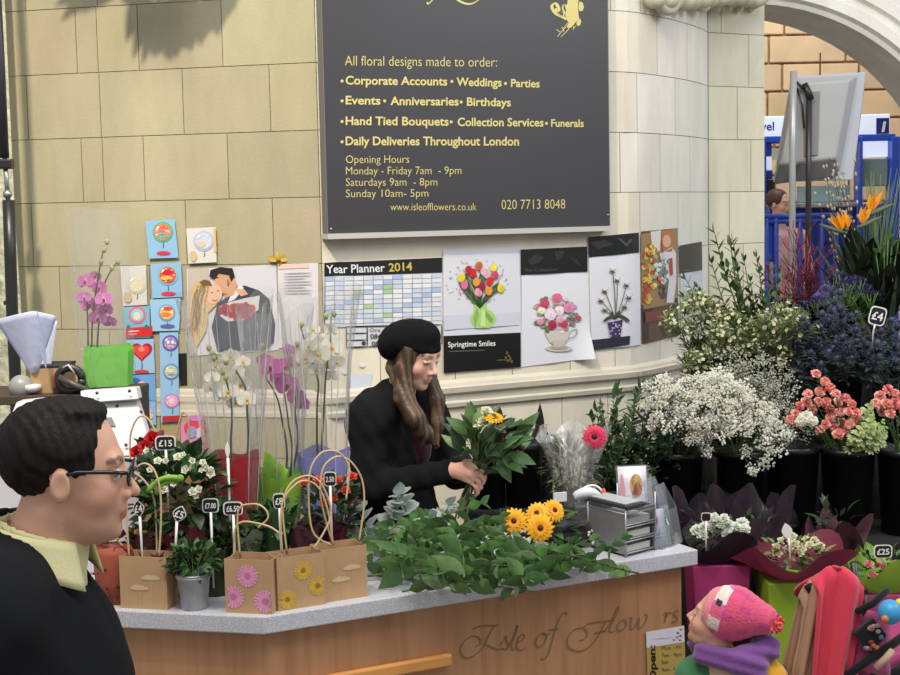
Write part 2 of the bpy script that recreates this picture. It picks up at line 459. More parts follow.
wall = tag(mb.build('wall_back', STONE, smooth=False), kind='structure')

# moulded dado ledge along the wall
mb = MB(S(204, 199, 183)); prof = [(0, 1.09), (.018, 1.095), (.022, 1.115), (.014, 1.125), (.016, 1.15), (.032, 1.165), (.036, 1.19), (.026, 1.195), (.02, 1.21), (.0, 1.225)]
ss = [S_END * i / 70 for i in range(71)]
vs = [wall_pt(s, z, o * (1 if s > S_ARRIS + .02 else .25)) for s in ss for o, z in prof]; P = len(prof)
mb.add(vs, [(i*P+j, (i+1)*P+j, (i+1)*P+j+1, i*P+j+1) for i in range(70) for j in range(P-1)])
tag(mb.build('trim_1', STONE, smooth=False), kind='structure')

# pier to the right of the rounded end, and the returning corner behind it
PA, PB = Vector((1.496, 8.13, 0)), Vector((1.86, 8.33, 0))
mb = MB(); 
pt_, pn_ = (PB - PA).normalized(), None; PL = (PB - PA).length; pn_ = Vector((pt_.y, -pt_.x, 0))
PJ = {4: [720], 3: [748], 2: [736], 1: [750], 0: [728], -1: [742]}
for k in range(-6, 6):
    z0, z1 = Z0 + .3 * (k - 1), Z0 + .3 * k
    j = [(px - 707) / 57 * PL for px in PJ.get(k, [715 + (k % 3) * 18])]
    js = [0] + j + [PL]
    for a, b in zip(js, js[1:]):
        q = [PA + pt_ * (a + jt), PA + pt_ * (b - (jt if b < PL else 0))]
        mb.add([(q[0].x, q[0].y, z0 + jt), (q[1].x, q[1].y, z0 + jt), (q[1].x, q[1].y, z1 - jt), (q[0].x, q[0].y, z1 - jt)], [(0, 1, 2, 3)], jit(S(212, 207, 184), .05, rs))
    for a, b in ((0, .5), (.5, 1.0)):
        q = [PB + Vector((-.05, 1, 0)) * a, PB + Vector((-.05, 1, 0)) * b]
        mb.add([(q[0].x, q[0].y, z0 + jt), (q[1].x, q[1].y, z0 + jt), (q[1].x, q[1].y, z1 - jt), (q[0].x, q[0].y, z1 - jt)], [(0, 1, 2, 3)], jit(S(212, 207, 190), .05, rs))
q = [PA - pn_ * .006, PB - pn_ * .006]
mb.add([(q[0].x, q[0].y, 0), (q[1].x, q[1].y, 0), (q[1].x, q[1].y, 3.9), (q[0].x, q[0].y, 3.9)], [(0, 1, 2, 3)], C_JOINT)
tag(mb.build('wall_right', STONE, smooth=False), kind='structure')

# carved capital / volutes above the rounded end and pier
mb = MB(S(200, 194, 170))
def volute(c, r, ln, ax):
    path = []; rr = []
    for i in range(40):
        a = i / 39 * 4.2 * pi; q = r * (1 - .8 * i / 39); path.append(Vector(c) + ax * (q * cos(a)) + Vector((0, 0, q * sin(a)))); rr.append(.035 * (1 - .5 * i / 39))
    mb.tube(path, rr, 8)
for px, py, d in ((668, -4, 7.35), (702, -6, 7.75)):
    volute(at(px, py, d), .1, .1, Vector((.8, .6, 0)))
for s in range(12):
    t = s / 11; p = at(655 + 100 * t, -2 + 8 * sin(pi * t * 2) * .3, 7.25 + .95 * t)
    mb.ell(p, (.06 + .02 * (s % 2), .05, .055), nu=10, nv=7)
for s in range(9):
    p = at(712 + s * 5.6, 3 + 4 * (s % 2), 8.05 + .03 * s); mb.ell(p, (.022, .03, .03), nu=8, nv=6)
tag(mb.build('trim_2', STONE), kind='structure')
mb = MB(S(196, 190, 166))
sc = [S_END - 1.05 + 1.05 * i / 20 for i in range(21)]; pr = [(0, 3.14), (.05, 3.17), (.06, 3.21), (.1, 3.24), (.1, 3.4)]
mb.add([wall_pt(s, z, o) for s in sc for o, z in pr], [(i*5+j, (i+1)*5+j, (i+1)*5+j+1, i*5+j+1) for i in range(20) for j in range(4)])
tag(mb.build('trim_3', STONE, smooth=False), kind='structure')

# wall with the round arch behind the pier: moulded archivolt, deep soffit
AY = 9.5; AC = at(746, 233, AY); AR = 225 / FPX * AY
mb = MB(S(240, 237, 228))
def arc(r, y, n=48): return [Vector((AC.x + r * cos(pi * i / n), y, AC.z + r * sin(pi * i / n))) for i in range(n + 1)]
rings = [(AR, AY + .7), (AR, AY), (AR + .03, AY - .015), (AR + .05, AY - .05), (AR + .11, AY - .05), (AR + .125, AY - .02), (AR + .17, AY - .02), (AR + .185, AY - .06), (AR + .25, AY - .06), (AR + .27, AY + .0)]
pts = [arc(*r) for r in rings]; n = 48
for a, b in zip(pts, pts[1:]): mb.add(a + b, [(i, i+1, n+2+i, n+1+i) for i in range(n)])
for sx in (-1, 1):                                      # jambs under the springing
    x = AC.x + sx * AR
    mb.add([(x, AY, 0), (x, AY + .7, 0), (x, AY + .7, AC.z), (x, AY, AC.z)], [(0, 1, 2, 3)])
    mb.box((AC.x + sx * (AR + .135), AY, AC.z / 2), (.27, .1, AC.z))
tag(mb.build('wall_arch', STONE, smooth=False), kind='structure')
mb = MB(S(236, 232, 224)); RO = AR + .27; n = 48
oc = arc(RO, AY)
for i in range(n):                                      # spandrel with joints radiating from the arch
    a, b = oc[i], oc[i+1]
    zt = 5.4
    mb.add([a, b, (b.x, AY, zt), (a.x, AY, zt)], [(0, 1, 2, 3)], jit(S(238, 234, 226), .04, rs) if i % 3 else S(228, 224, 214))
mb.add([(AC.x - 6, AY, 0), (AC.x - RO, AY, 0), (AC.x - RO, AY, 5.4), (AC.x - 6, AY, 5.4)], [(0, 1, 2, 3)])
mb.add([(AC.x + RO, AY, 0), (AC.x + 5, AY, 0), (AC.x + 5, AY, 5.4), (AC.x + RO, AY, 5.4)], [(0, 1, 2, 3)])
for i in range(30, 48, 3):
    pass
tag(mb.build('wall_spandrel', STONE, smooth=False), kind='structure')
mb = MB(S(120, 112, 98))                                # thin joints of the spandrel blocks
for deg in (24, 36, 48, 60, 72):
    a = radians(deg); d = Vector((cos(a), 0, sin(a))); c = Vector((AC.x, AY - .002, AC.z))
    mb.tube([c + d * (RO + .01), c + d * (RO + 1.2)], .004, 5)
for rr in (.42, .84):
    mb.tube([Vector((AC.x + (RO + rr) * cos(radians(t)), AY - .002, AC.z + (RO + rr) * sin(radians(t)))) for t in range(5, 90, 5)], .004, 5)
tag(mb.build('trim_4', STONE), kind='structure')

# warm rusticated wall of the far hall
mb = MB(); FY = 15.0
for r in range(24):
    z0 = r * .29; x = -3 + (r % 2) * .38
    while x < 12:
        w_ = .74 + rs.uniform(-.1, .16)
        mb.box((x + w_ / 2, FY, z0 + .145), (w_ - .02, .10, .27), jit(S(214, 190, 158), .09, rs)); x += w_
mb.box((5, FY + .05, 3.4), (18, .06, 7), S(176, 150, 120))
tag(mb.build('wall_far', mat('warm_stone', rough=.8, attr=True, var=.1, vscale=3, bump=.2, bscale=20), smooth=False, bevel=.014), kind='structure')
# floor
mb = MB(); mb.add([(-9, -4, 0), (14, -4, 0), (14, 16, 0), (-9, 16, 0)], [(0, 1, 2, 3)])
FL = mat('terrazzo', S(120, 114, 106), rough=.45, var=.12, vscale=120)
tag(mb.build('floor', FL), kind='structure')
# left edge: rough pale pilaster strip in front of the wall
mb = MB(S(188, 190, 168))
zs = np.linspace(0, 3.6, 60)
def strip(u, v):
    z = v * 3.6; x0 = at(-30, 100, 6.55).x; x1 = at(10 + 12 * max(0, (2.0 - z)) / 1.0 * .35, 208, 6.55).x
    return Vector((x0 + (x1 - x0) * u, 6.62 + .02 * (rs.random() if z < 1.7 else 0) + .06 * (1 - u), z))
mb.sheet(strip, 6, 60)
tag(mb.build('wall_left', mat('rough_pale_stone', rough=.9, attr=True, var=.35, vscale=25, bump=.8, bscale=40), smooth=False), kind='structure')

# ------------------------------------------------------------------ the counter
Z_TOP = 0.95
CA = onz(263, 617, Z_TOP); CB = onz(698, 549.5, Z_TOP); CC = onz(110, 610, Z_TOP)
CA.z = CB.z = CC.z = 0
tR = (CB - CA).normalized(); nR = Vector((-tR.y, tR.x, 0))      # right run, pointing back
tL = (CC - CA).normalized(); nL = Vector((tL.y, -tL.x, 0))
CC = CA + tL * 1.25
DEP = .58
def isect(p, d, q, e):
    den = d.x * e.y - d.y * e.x; t = ((q.x - p.x) * e.y - (q.y - p.y) * e.x) / den; return p + d * t
CI = isect(CA + nR * DEP, tR, CA + nL * DEP, tL)
top_poly = [CA, CB, CB + nR * DEP, CI, CC + nL * DEP, CC]
def cpt(t, n, z=Z_TOP):
    """point on the right run: t metres along the front edge from the corner, n metres back"""
    p = CA + tR * t + nR * n; return Vector((p.x, p.y, z))
def lpt(t, n, z=Z_TOP):
    p = CA + tL * t + nL * n; return Vector((p.x, p.y, z))
WOOD = bpy.data.materials.new('beech_laminate')
def _wood(m, c1, c2):
    m.use_nodes = True; nt = m.node_tree; N = nt.nodes; L = nt.links; b = N['Principled BSDF']; b.inputs['Roughness'].default_value = .42
    tc = N.new('ShaderNodeTexCoord'); mp = N.new('ShaderNodeMapping'); mp.inputs['Scale'].default_value = (9, 9, .7); L.new(tc.outputs['Object'], mp.inputs[0])
    n = N.new('ShaderNodeTexNoise'); n.inputs['Scale'].default_value = 3; n.inputs['Detail'].default_value = 7; n.inputs['Distortion'].default_value = .6; L.new(mp.outputs[0], n.inputs['Vector'])
    cr = N.new('ShaderNodeValToRGB'); cr.color_ramp.elements[0].position = .3; cr.color_ramp.elements[1].position = .72
    cr.color_ramp.elements[0].color = (*c1, 1); cr.color_ramp.elements[1].color = (*c2, 1)
    L.new(n.outputs[0], cr.inputs[0]); L.new(cr.outputs[0], b.inputs['Base Color'])
_wood(WOOD, S(166, 119, 82), S(192, 144, 104))
GRAN = bpy.data.materials.new('speckled_grey_laminate'); GRAN.use_nodes = True
def _gran(m):
    nt = m.node_tree; N = nt.nodes; L = nt.links; b = N['Principled BSDF']; b.inputs['Roughness'].default_value = .35
    tc = N.new('ShaderNodeTexCoord'); v = N.new('ShaderNodeTexNoise'); v.inputs['Scale'].default_value = 260; v.inputs['Detail'].default_value = 3; L.new(tc.outputs['Object'], v.inputs['Vector'])
    cr = N.new('ShaderNodeValToRGB'); e = cr.color_ramp.elements; e[0].position = .38; e[1].position = .62; e[0].color = (*S(176, 176, 184), 1); e[1].color = (*S(206, 206, 212), 1)
    L.new(v.outputs[0], cr.inputs[0]); L.new(cr.outputs[0], b.inputs['Base Color'])
_gran(GRAN)
mb = MB(); mb.prism([(p.x, p.y) for p in top_poly], Z_TOP - .05, Z_TOP)
worktop = tag(mb.build('worktop', GRAN, smooth=False, bevel=.004, loc=(CA.x, CA.y, Z_TOP - .05), world=True), 'long grey speckled worktop of the flower kiosk, covered in cut stems and gift bags', 'worktop')
body = root('counter', 'wood veneered kiosk counter with engraved lettering beneath grey speckled worktop', 'counter', (CA.x, CA.y, 0))
ins = .035
A2 = isect(CA + nR * ins, tR, CA + nL * ins, tL)
bp_ = [A2, CB + nR * ins - tR * .04, CB + nR * (DEP - .03) - tR * .04, isect(CA + nR * (DEP - .03), tR, CA + nL * (DEP - .03), tL), CC + nL * (DEP - .03), CC + nL * ins]
mb = MB(); mb.prism([(p.x, p.y) for p in bp_], .08, Z_TOP - .0505); mb.build('carcass', WOOD, body, smooth=False, world=True)
mb = MB(S(60, 50, 44)); k_ = .06
pl = [isect(CA + nR * k_, tR, CA + nL * k_, tL), CB + nR * k_ - tR * .06, CB + nR * (DEP - .05) - tR * .06, isect(CA + nR * (DEP - .05), tR, CA + nL * (DEP - .05), tL), CC + nL * (DEP - .05), CC + nL * k_]
mb.prism([(p.x, p.y) for p in pl], 0, .08); mb.build('plinth', MATTE, body, smooth=False, world=True)
FP = CA + nR * ins                                       # front face plane of the right run
def front(px, py, off=0.0):
    return onplane(px, py, FP - nR * off, nR)
# timber bumper rail
RAILM = mat('varnished_beech_rail', S(214, 150, 84), rough=.3, var=.08, vscale=8)
mb = MB(); a = front(317, 675, .012); b = front(451, 655, .012)
zr = b.z; s_b = (b - FP).dot(tR)
mb.box(Vector((FP.x, FP.y, 0)) + tR * (s_b / 2 - .02) - nR * .012 + Vector((0, 0, zr - .012)), (s_b + .04, .024, .036), rz=atan2(tR.y, tR.x))
mb.build('bumper_rail', RAILM, body, smooth=False, bevel=.006, world=True)
# engraved lettering: drawn strokes in the plane of the front panel
def stroke(mb, pts, mapf, w0, col, n=6, off=.001, pen=radians(40)):
    """broad nib stroke through photo-measured points, smooth (Catmull-Rom)"""
    P = []; m = len(pts)
    for i in range(m - 1):
        g = lambda k: pts[min(max(k, 0), m - 1)]
        for q in range(n): P.append(_cr(g(i-1), g(i), g(i+1), g(i+2), q / n))
    P.append(pts[-1]); L = []; 
    for i, p in enumerate(P):
        a = P[max(i-1, 0)]; b = P[min(i+1, len(P)-1)]; dx, dy = b[0]-a[0], b[1]-a[1]; l = hypot(dx, dy) or 1
        t = atan2(-dy, dx); wd = w0 * (.35 + .65 * abs(sin(t - pen))); 
        e = min(1, min(i, len(P)-1-i) / 2 + .4); nx, ny = -dy / l * wd * e / 2, dx / l * wd * e / 2
        L += [mapf(p[0] + nx, p[1] + ny), mapf(p[0] - nx, p[1] - ny)]
    mb.add(L, [(2*i, 2*i+1, 2*i+3, 2*i+2) for i in range(len(P) - 1)], col)
def zz(pts, s, ox, oy): return [(x / s + ox, y / s + oy) for x, y in pts]
mb = MB(); ENG = S(134, 104, 72); mf = lambda x, y: front(x, y, .0012)
Lq = lambda pts, w_=2.6: stroke(mb, zz(pts, 3.4615, 440, 590), mf, w_, ENG)
# I
Lq([(112,138),(130,128),(160,124),(190,124),(204,120)]); Lq([(188,126),(172,150),(160,175),(148,200),(120,226),(92,236),(72,222),(72,196),(90,172),(116,160),(136,168),(138,186),(122,198)]); Lq([(160,190),(180,200),(200,206),(214,200)])
# s l e
Lq([(204,196),(222,172),(228,160),(230,176),(236,196),(226,206),(212,202)]); Lq([(236,200),(254,160),(268,122),(262,150),(248,190),(252,208),(266,200)]); Lq([(264,186),(286,172),(292,158),(280,156),(268,176),(266,200),(280,210),(300,196)])
# o f
Lq([(356,150),(338,162),(330,186),(342,198),(360,184),(368,160),(356,150),(366,156),(384,150)]); Lq([(372,140),(412,136)]); Lq([(442,86),(430,78),(414,98),(398,140),(384,190),(372,226),(358,242),(348,236)])
# F
Lq([(494,132),(512,118),(540,112),(580,108),(604,100)]); Lq([(574,110),(558,140),(540,170),(516,198),(484,212),(454,206),(440,186),(446,158),(470,136),(498,134),(510,152),(500,170),(482,176)]); Lq([(534,150),(556,146),(576,140)])
# l o w
Lq([(566,148),(592,110),(616,58),(612,80),(588,130),(590,146),(604,142)]); Lq([(634,104),(618,116),(612,134),(624,142),(640,130),(644,112),(634,104)]); Lq([(652,102),(664,98),(658,124),(664,136),(680,118),(690,98),(686,124),(694,132),(710,112),(716,90),(708,84)])
# e r s (part worn away)
Lq([(770,88),(784,78),(776,114)]); Lq([(779,96),(790,80),(802,79)]); Lq([(828,72),(814,74),(809,84),(820,94),(818,108),(800,112)]); 
tag(mb.build('engraved_lettering', MATTE, body, smooth=False, world=True), 'brown engraved script lettering')

# opening-hours notice on the counter front
c4 = [front(646, 632, .004), front(684, 625.5, .004), front(686, 690, .004), front(648, 694, .004)]
nt_ = tag(MB().add([c4[0], c4[1], c4[2], c4[3]], [(0, 3, 2, 1)], S(186, 160, 84)).build('opening_notice', PRINT, smooth=False, loc=(c4[2] + c4[3]) / 2, world=True, solid=.002), 'gold and white opening hours notice on the right end of the counter front', 'notice')
nt_.location = nt_.location
mb = MB(); nf = lambda x, y: front(x, y, .0058)
mb.add([nf(646, 632), nf(684, 625.5), nf(684.6, 642), nf(646.8, 648)], [(0, 3, 2, 1)], S(222, 220, 228))
def ptxt(mb, body, p0, p1, cap, mapf, col, bold=0, shear=0):
    """lettering between two photo-measured baseline ends on a real surface"""
    put_text(mb, body, lambda u, v: mapf(u, -v), (p0[0], -p0[1]), (p1[0], -p1[1]), cap, col, bold, shear)
ptxt(mb, 'Open:', (656.5, 682), (655, 645), 6.5, nf, S(40, 36, 30), .03)
for i, t in enumerate(['Mon - Fri', '7am - 9pm', 'Sat', '9am - 8pm', 'Sun', '10am - 5pm']):
    ptxt(mb, t, (662, 650 + i * 7.2), (662 + 2.2 * len(t), 648.6 + i * 7.2), 3.6, nf, S(90, 70, 30))
stroke(mb, [(655, 640), (660, 638.6), (665, 638.8), (672, 637)], nf, 1.2, S(205, 190, 205))
for i, (x, y) in enumerate(((678, 633), (680.5, 636), (677, 637.5), (681, 630), (674, 640), (680, 640))):
    q = [(x + 1.6 * cos(t * 2 * pi / 8), y + 1.3 * sin(t * 2 * pi / 8)) for t in range(8)]; mb.add([nf(*p) for p in q], [tuple(range(8))[::-1]], S(70, 60, 130))
mb.build('notice_print', PRINT, nt_, smooth=False, world=True)
# ================================================================== THE SIGN
SP = Vector((-0.57, 6.42, 0)); ST = Vector((.807 + .57, 7.13 - 6.42, 0)).normalized(); SN = Vector((ST.y, -ST.x, 0))
def sgn(px, py, off=.062):
    return onplane(px, py, SP + SN * off, SN)
GOLD = S(206, 194, 122)
a, b = sgn(326.8, 234), sgn(611, 225.5); s0, s1 = (a - SP).dot(ST), (b - SP).dot(ST); zb = (a.z + b.z) / 2; ztop = 3.42
so = SP + ST * (s0 + s1) / 2; sign = root('shop_sign', 'large dark grey shop sign with gold lettering listing floral services and opening hours', 'sign', (so.x, so.y, zb))
def sbox(mb, s0, s1, z0, z1, o0, o1, col=None):
    c = SP + ST * ((s0 + s1) / 2) + SN * ((o0 + o1) / 2); mb.box((c.x, c.y, (z0 + z1) / 2), (s1 - s0, o1 - o0, z1 - z0), col, rz=atan2(ST.y, ST.x))
SIGNM = mat('dark_sign_panel', S(57, 56, 60), rough=.42, var=.05, vscale=2, spec=.5)
mb = MB(); sbox(mb, s0 + .008, s1 - .008, zb, ztop, .015, .06); mb.build('panel', SIGNM, sign, smooth=False, world=True)
mb = MB(S(186, 184, 178)); sbox(mb, s0, s1, zb - .025, zb - .0005, .002, .075); sbox(mb, s0 + .004, s0 + .0075, zb, ztop, .002, .0605, S(110, 108, 106)); sbox(mb, s1 - .0075, s1 - .003, zb, ztop, .002, .0605, S(110, 108, 106))
mb.build('frame', mat('grey_trim', rough=.5, attr=True), sign, smooth=False, world=True)
mb = MB(GOLD); sm = lambda x, y: sgn(x, y, .0612)
LM = mat('gold_lettering', rough=.5, attr=True)
q = lambda x, y: (x / 2.8133 + 320, y / 2.8133)
def line(t, x0, y0, x1, y1, cap, bold=-.008):
    ptxt(mb, t, q(x0, y0), q(x1, y1), cap, sm, GOLD, bold)
PXM = 6.75 / FPX                                             # metres per photo pixel about the sign
line('All floral designs made to order:', 70, 184, 498, 188, 9.6)
for t, x0, x1, y0, y1, cp in (('Corporate Accounts', 72, 358, 237, 240, 8.4), ('Weddings', 384, 511, 241, 243, 8.2), ('Parties', 537, 618, 244, 246, 7.8),
        ('Events', 72, 170, 293, 294, 8.4), ('Anniversaries', 198, 390, 295, 296.5, 8.4), ('Birthdays', 413, 537, 297, 299, 8.2),
        ('Hand Tied Bouquets', 72, 362, 351, 353, 8.4), ('Collection Services', 387, 629, 354, 355.5, 8.2), ('Funerals', 650, 742, 356, 357, 7.4),
        ('Daily Deliveries Throughout London', 72, 560, 408, 409, 8.6)):
    line(t, x0, y0, x1, y1, cp, .022)
for x, y in ((62, 228), (371, 229), (522, 235), (62, 284), (182, 284), (397, 287), (62, 342), (369, 343), (637, 347), (62, 399)):
    mb.add([sm(*q(x + 4.4 * cos(k * pi / 5), y + 4.4 * sin(k * pi / 5))) for k in range(10)], [tuple(range(10))[::-1]])
for t, x0, x1, y0, y1 in (('Opening Hours', 73, 251, 459, 458), ('Monday - Friday 7am  - 9pm', 73, 398, 491, 489.5), ('Saturdays 9am  - 8pm', 73, 330, 523, 522), ('Sunday 10am- 5pm', 73, 305, 555, 553.5)):
    line(t, x0, y0, x1, y1, 7.6)
line('www.isleofflowers.co.uk', 198, 592, 440, 591.5, 7.2); line('020 7713 8048', 511, 589, 690, 587, 9.4)
mb.build('lettering', LM, sign, smooth=False, world=True)
# script title (its lower loops reach into view) and the gold bloom emblem
mb = MB(GOLD)
for pts in ([(404, -60), (412, -38), (420, -22), (430, -30), (438, -58)], [(438, -58), (438, -24), (434, -4), (429, 3.5), (427, 2)], [(500, -60), (462, -56), (446, -30), (452, -6), (468, 4), (482, -4), (492, -28), (486, -52), (466, -60)],
            [(352, -60), (352, -20), (346, -16)], [(378, -38), (390, -22), (384, -12)]):
    stroke(mb, pts, sm, 2.2, GOLD)
mb.build('script_title', LM, sign, smooth=False, world=True)
mb = MB(GOLD); ez = lambda pts: [sm(x / 15 + 540, y / 15) for x, y in pts]
def epoly(pts): 
    # fan-safe polygon: winding towards the viewer
    a = sum(pts[i][0] * pts[(i+1) % len(pts)][1] - pts[(i+1) % len(pts)][0] * pts[i][1] for i in range(len(pts)))
    if a > 0: pts = pts[::-1]
    mb.add(ez(pts), [tuple(range(len(pts)))])
def eloop(pts, wd):
    stroke(mb, [(x / 15 + 540, y / 15) for x, y in pts], sm, wd, GOLD, pen=0.3)
epoly([(420, -60), (580, -60), (570, 100), (575, 200), (590, 290), (540, 330), (480, 400), (430, 430), (400, 400), (430, 340), (400, 295), (380, 230), (390, 150), (370, 90), (410, 60)])
epoly([(590, 20), (640, 40), (660, 110), (640, 160), (590, 170), (575, 120)]); epoly([(560, 300), (600, 280), (620, 320), (600, 380), (560, 390), (545, 350)])
eloop([(400, 290), (330, 250), (260, 220), (200, 160), (180, 90), (220, 50), (260, 80), (285, 150), (260, 170), (240, 120)], 3.2); eloop([(250, 190), (300, 230), (350, 240), (360, 190), (330, 180)], 1.6); eloop([(380, 200), (340, 130), (350, 80), (390, 60)], 1.6)
eloop([(420, 380), (340, 450), (300, 500), (260, 550)], 1.0); eloop([(450, 410), (390, 480), (310, 555)], 1.0); eloop([(420, 340), (350, 420), (320, 410)], .9); eloop([(330, 410), (360, 460), (340, 480)], .9); eloop([(245, 440), (300, 480), (320, 470)], .8); eloop([(510, 390), (495, 445)], .9); eloop([(540, 380), (505, 430)], .7)
mb.build('bloom_emblem', LM, sign, smooth=False, world=True)
mb = MB(S(150, 150, 150))
for x, y in ((331, 229), (608, 215)): mb.ell(sgn(x, y, .061), .006, nu=8, nv=5)
mb.build('screw', STEEL, sign, world=True)

# ================================================================== POSTERS AND CARDS ON THE WALL
class Card:
    """a sheet of paper taped to the wall: pix = TL, TR, BR, BL corners measured in the photo; wraps round the wall's curve"""
    def __init__(c, name, label, cat, pix, col, off=.004, group=None, m=None, wave=0.0, curl=None):
        h = [wall_hit(*p) for p in pix]; c.h = h; c.off = off
        s = sum(p[0] for p in h) / 4; z = sum(p[1] for p in h) / 4; L = wall_pt(s, z, off)
        nu, nv = max(2, int((h[1][0] - h[0][0]) / .03)), 8
        ph = rnd.uniform(0, 6)
        def f(u, v):
            a = (h[3][0] + (h[2][0] - h[3][0]) * u, h[3][1] + (h[2][1] - h[3][1]) * u); b = (h[0][0] + (h[1][0] - h[0][0]) * u, h[0][1] + (h[1][1] - h[0][1]) * u)
            o = off + wave * (sin(u * 9 + v * 5 + ph) * .5 + .5)
            if curl and u > .75 and v < .25: o += curl * ((u - .75) * 4) * ((.25 - v) * 4)
            return wall_pt(a[0] + (b[0] - a[0]) * v, a[1] + (b[1] - a[1]) * v, o)
        c.wave = wave
        mb = MB(col); mb.sheet(f, nu, nv)
        c.o = tag(mb.build(name, m or PRINT, loc=L, world=True, smooth=True), label, cat, group)
        c.mb = MB(); c.k = 0; c.s = s; c.base = off + wave
    def P(c, x, y, lay):
        s, z = wall_hit(x, y, c.base); return wall_pt(s, z, c.base + .0016 * lay + .001)
    def poly(c, pts, col, lay=1):
        a = sum(pts[i][0] * pts[(i+1) % len(pts)][1] - pts[(i+1) % len(pts)][0] * pts[i][1] for i in range(len(pts)))
        if a > 0: pts = pts[::-1]
        c.mb.add([c.P(x, y, lay) for x, y in pts], [tuple(range(len(pts)))], col)
    def quad(c, TL, TR, BR, BL, col, lay=1, nu=8, nv=2, cf=None):
        f = lambda u, v: c.P(*[(TL[i] * (1-u) + TR[i] * u) * (1-v) + (BL[i] * (1-u) + BR[i] * u) * v for i in (0, 1)], lay)
        k = len(c.mb.f); c.mb.sheet(f, nu, nv, col, cf); 
        for i in range(k, len(c.mb.f)): c.mb.f[i] = c.mb.f[i][::-1]
    def ell(c, x, y, rx, ry, col, lay=1, n=14, rot=0.0, j=0.0):
        pts = []
        for k in range(n):
            a = 2 * pi * k / n; r = 1 + rnd.uniform(-j, j); u, v = rx * cos(a) * r, ry * sin(a) * r
            pts.append((x + u * cos(rot) - v * sin(rot), y + u * sin(rot) + v * cos(rot)))
        c.poly(pts, col, lay)
    def line(c, pts, wd, col, lay=1):
        stroke(c.mb, pts, lambda x, y: c.P(x, y, lay), wd, col, n=4, pen=pi / 2)
        stroke(c.mb, pts, lambda x, y: c.P(x, y, lay), -wd, col, n=4, pen=0)
    def text(c, t, p0, p1, cap_px, col, bold=0, lay=2):
        sc_ = 6.75 / FPX
        ptxt(c.mb, t, p0, p1, cap_px, lambda x, y: c.P(x, y, lay), col, bold)
    def done(c, name='print', label=None):
        o = c.mb.build(name, PRINT, c.o, smooth=False, world=True)
        if label: o['label'] = label
        return c
WHITE, BLK = S(226, 227, 232), S(24, 24, 26)

# --- year planner
c = Card('year_planner', 'wall year planner for 2014 with black heading and pale date grid', 'planner', [(323.5, 263), (442, 257.5), (442, 324.5), (323.5, 327)], S(214, 217, 224))
c.quad((323.5, 263), (442, 257.5), (442, 272.5), (323.5, 276.5), BLK)
c.text('Year Planner', (325.5, 273.6), (384.5, 271.6), 8.2, S(226, 226, 226), .012); c.text('2014', (388.5, 271.5), (412, 270.2), 8.2, S(196, 178, 88), .02)
GC = [S(204, 210, 222), S(220, 222, 228), S(196, 206, 224), S(212, 216, 220), S(226, 226, 230)]
for i in range(12):
    for j in range(10):
        x0, x1 = 324.5 + i * 9.75, 324.5 + (i + 1) * 9.75 - .5; yy = lambda x, t: (277.5 - (x - 322) * .033) + t * (47.5 + (322 - x) * 0)
        y = j / 10; cl = rs.choice(GC)
        if (i, j) in ((3, 3), (6, 2), (6, 3), (4, 6), (6, 8)): cl = S(166, 196, 150)
        elif (i + j) % 7 == 0: cl = S(168, 188, 220)
        c.poly([(x0, yy(x0, y)), (x1, yy(x1, y)), (x1, yy(x1, y + .085)), (x0, yy(x0, y + .085))], cl)
c.line([(324, 277), (324, 327)], .8, BLK, 2); c.line([(346, 326.5), (395, 325.6), (441.5, 324.5)], 1.2, BLK, 2)
for i in range(1, 12): c.line([(324.2 + i * 9.75, 276.5 - i * .33), (324.2 + i * 9.75, 325)], .45, S(120, 124, 140), 2)
c.done()
c = Card('order_table', 'white ordering table with phone numbers directly under the year planner', 'notice', [(346, 327), (442, 325), (442, 343), (346, 347.5)], S(206, 207, 212))
for y in (326.9, 333.6, 340.4, 347.2): c.line([(346, y), (366.5, y - .6)], 1.1, BLK)
c.line([(346.3, 327), (346.3, 347.3)], 1.1, BLK); c.line([(367, 326.5), (367, 346.6)], 1.2, BLK); c.line([(441.6, 325), (441.6, 343)], 1.0, BLK); c.line([(367, 346.6), (441.6, 343)], 1.0, BLK)
c.text('One call', (369.5, 331.8), (390, 331.0), 3.6, S(90, 90, 96)); c.text('0844 375 204', (370, 338.6), (412, 337.2), 4.6, S(50, 50, 56), .01); c.text('0818 204 317', (371.5, 346), (412, 344.2), 4.6, S(50, 50, 56), .01)
c.ell(363.5, 343.2, 2.2, 2.2, S(60, 60, 64)); c.done()

# --- tulips
c = Card('flower_poster', 'poster of mixed tulips in a green glass vase, captioned Springtime Smiles', 'poster', [(442.5, 250.5), (520, 247.5), (520.5, 367), (443.5, 373)], S(212, 214, 224), wave=.003)
zt = lambda x, y: (x / 5.19 + 440, y / 5.19 + 245)
c.quad((443.2, 336), (520.4, 332.5), (520.5, 367), (443.5, 373), BLK); c.quad((444, 315), (519, 312), (519, 325), (444, 330), S(202, 206, 220))
c.text('Springtime Smiles', zt(40, 530), zt(286, 522), 5.2, S(230, 230, 230), .012); c.line([zt(42, 552), zt(140, 549), zt(232, 546)], .9, S(110, 106, 100), 2)
for k in range(120):
    a = rnd.uniform(0, 2 * pi); r = sqrt(rnd.random()); x, y = 190 + 165 * r * cos(a), 190 + 125 * r * sin(a); c.ell(*zt(x, y), .7, .7, S(186, 150, 156) if k % 3 else S(150, 160, 130), 1, 5)
for k in range(34):
    a = rnd.uniform(-pi, 0); x, y = 200 + 110 * cos(a), 230 + 110 * sin(a); c.line([zt(205, 330), zt((x + 205) / 2 + rnd.uniform(-20, 20), (y + 320) / 2), zt(x, y)], 1.1, jit(S(88, 120, 66), .2), 2)
vz = [(175, 300), (238, 300), (240, 330), (270, 345), (292, 385), (275, 410), (255, 430), (185, 432), (160, 405), (152, 380), (172, 350), (178, 330)]
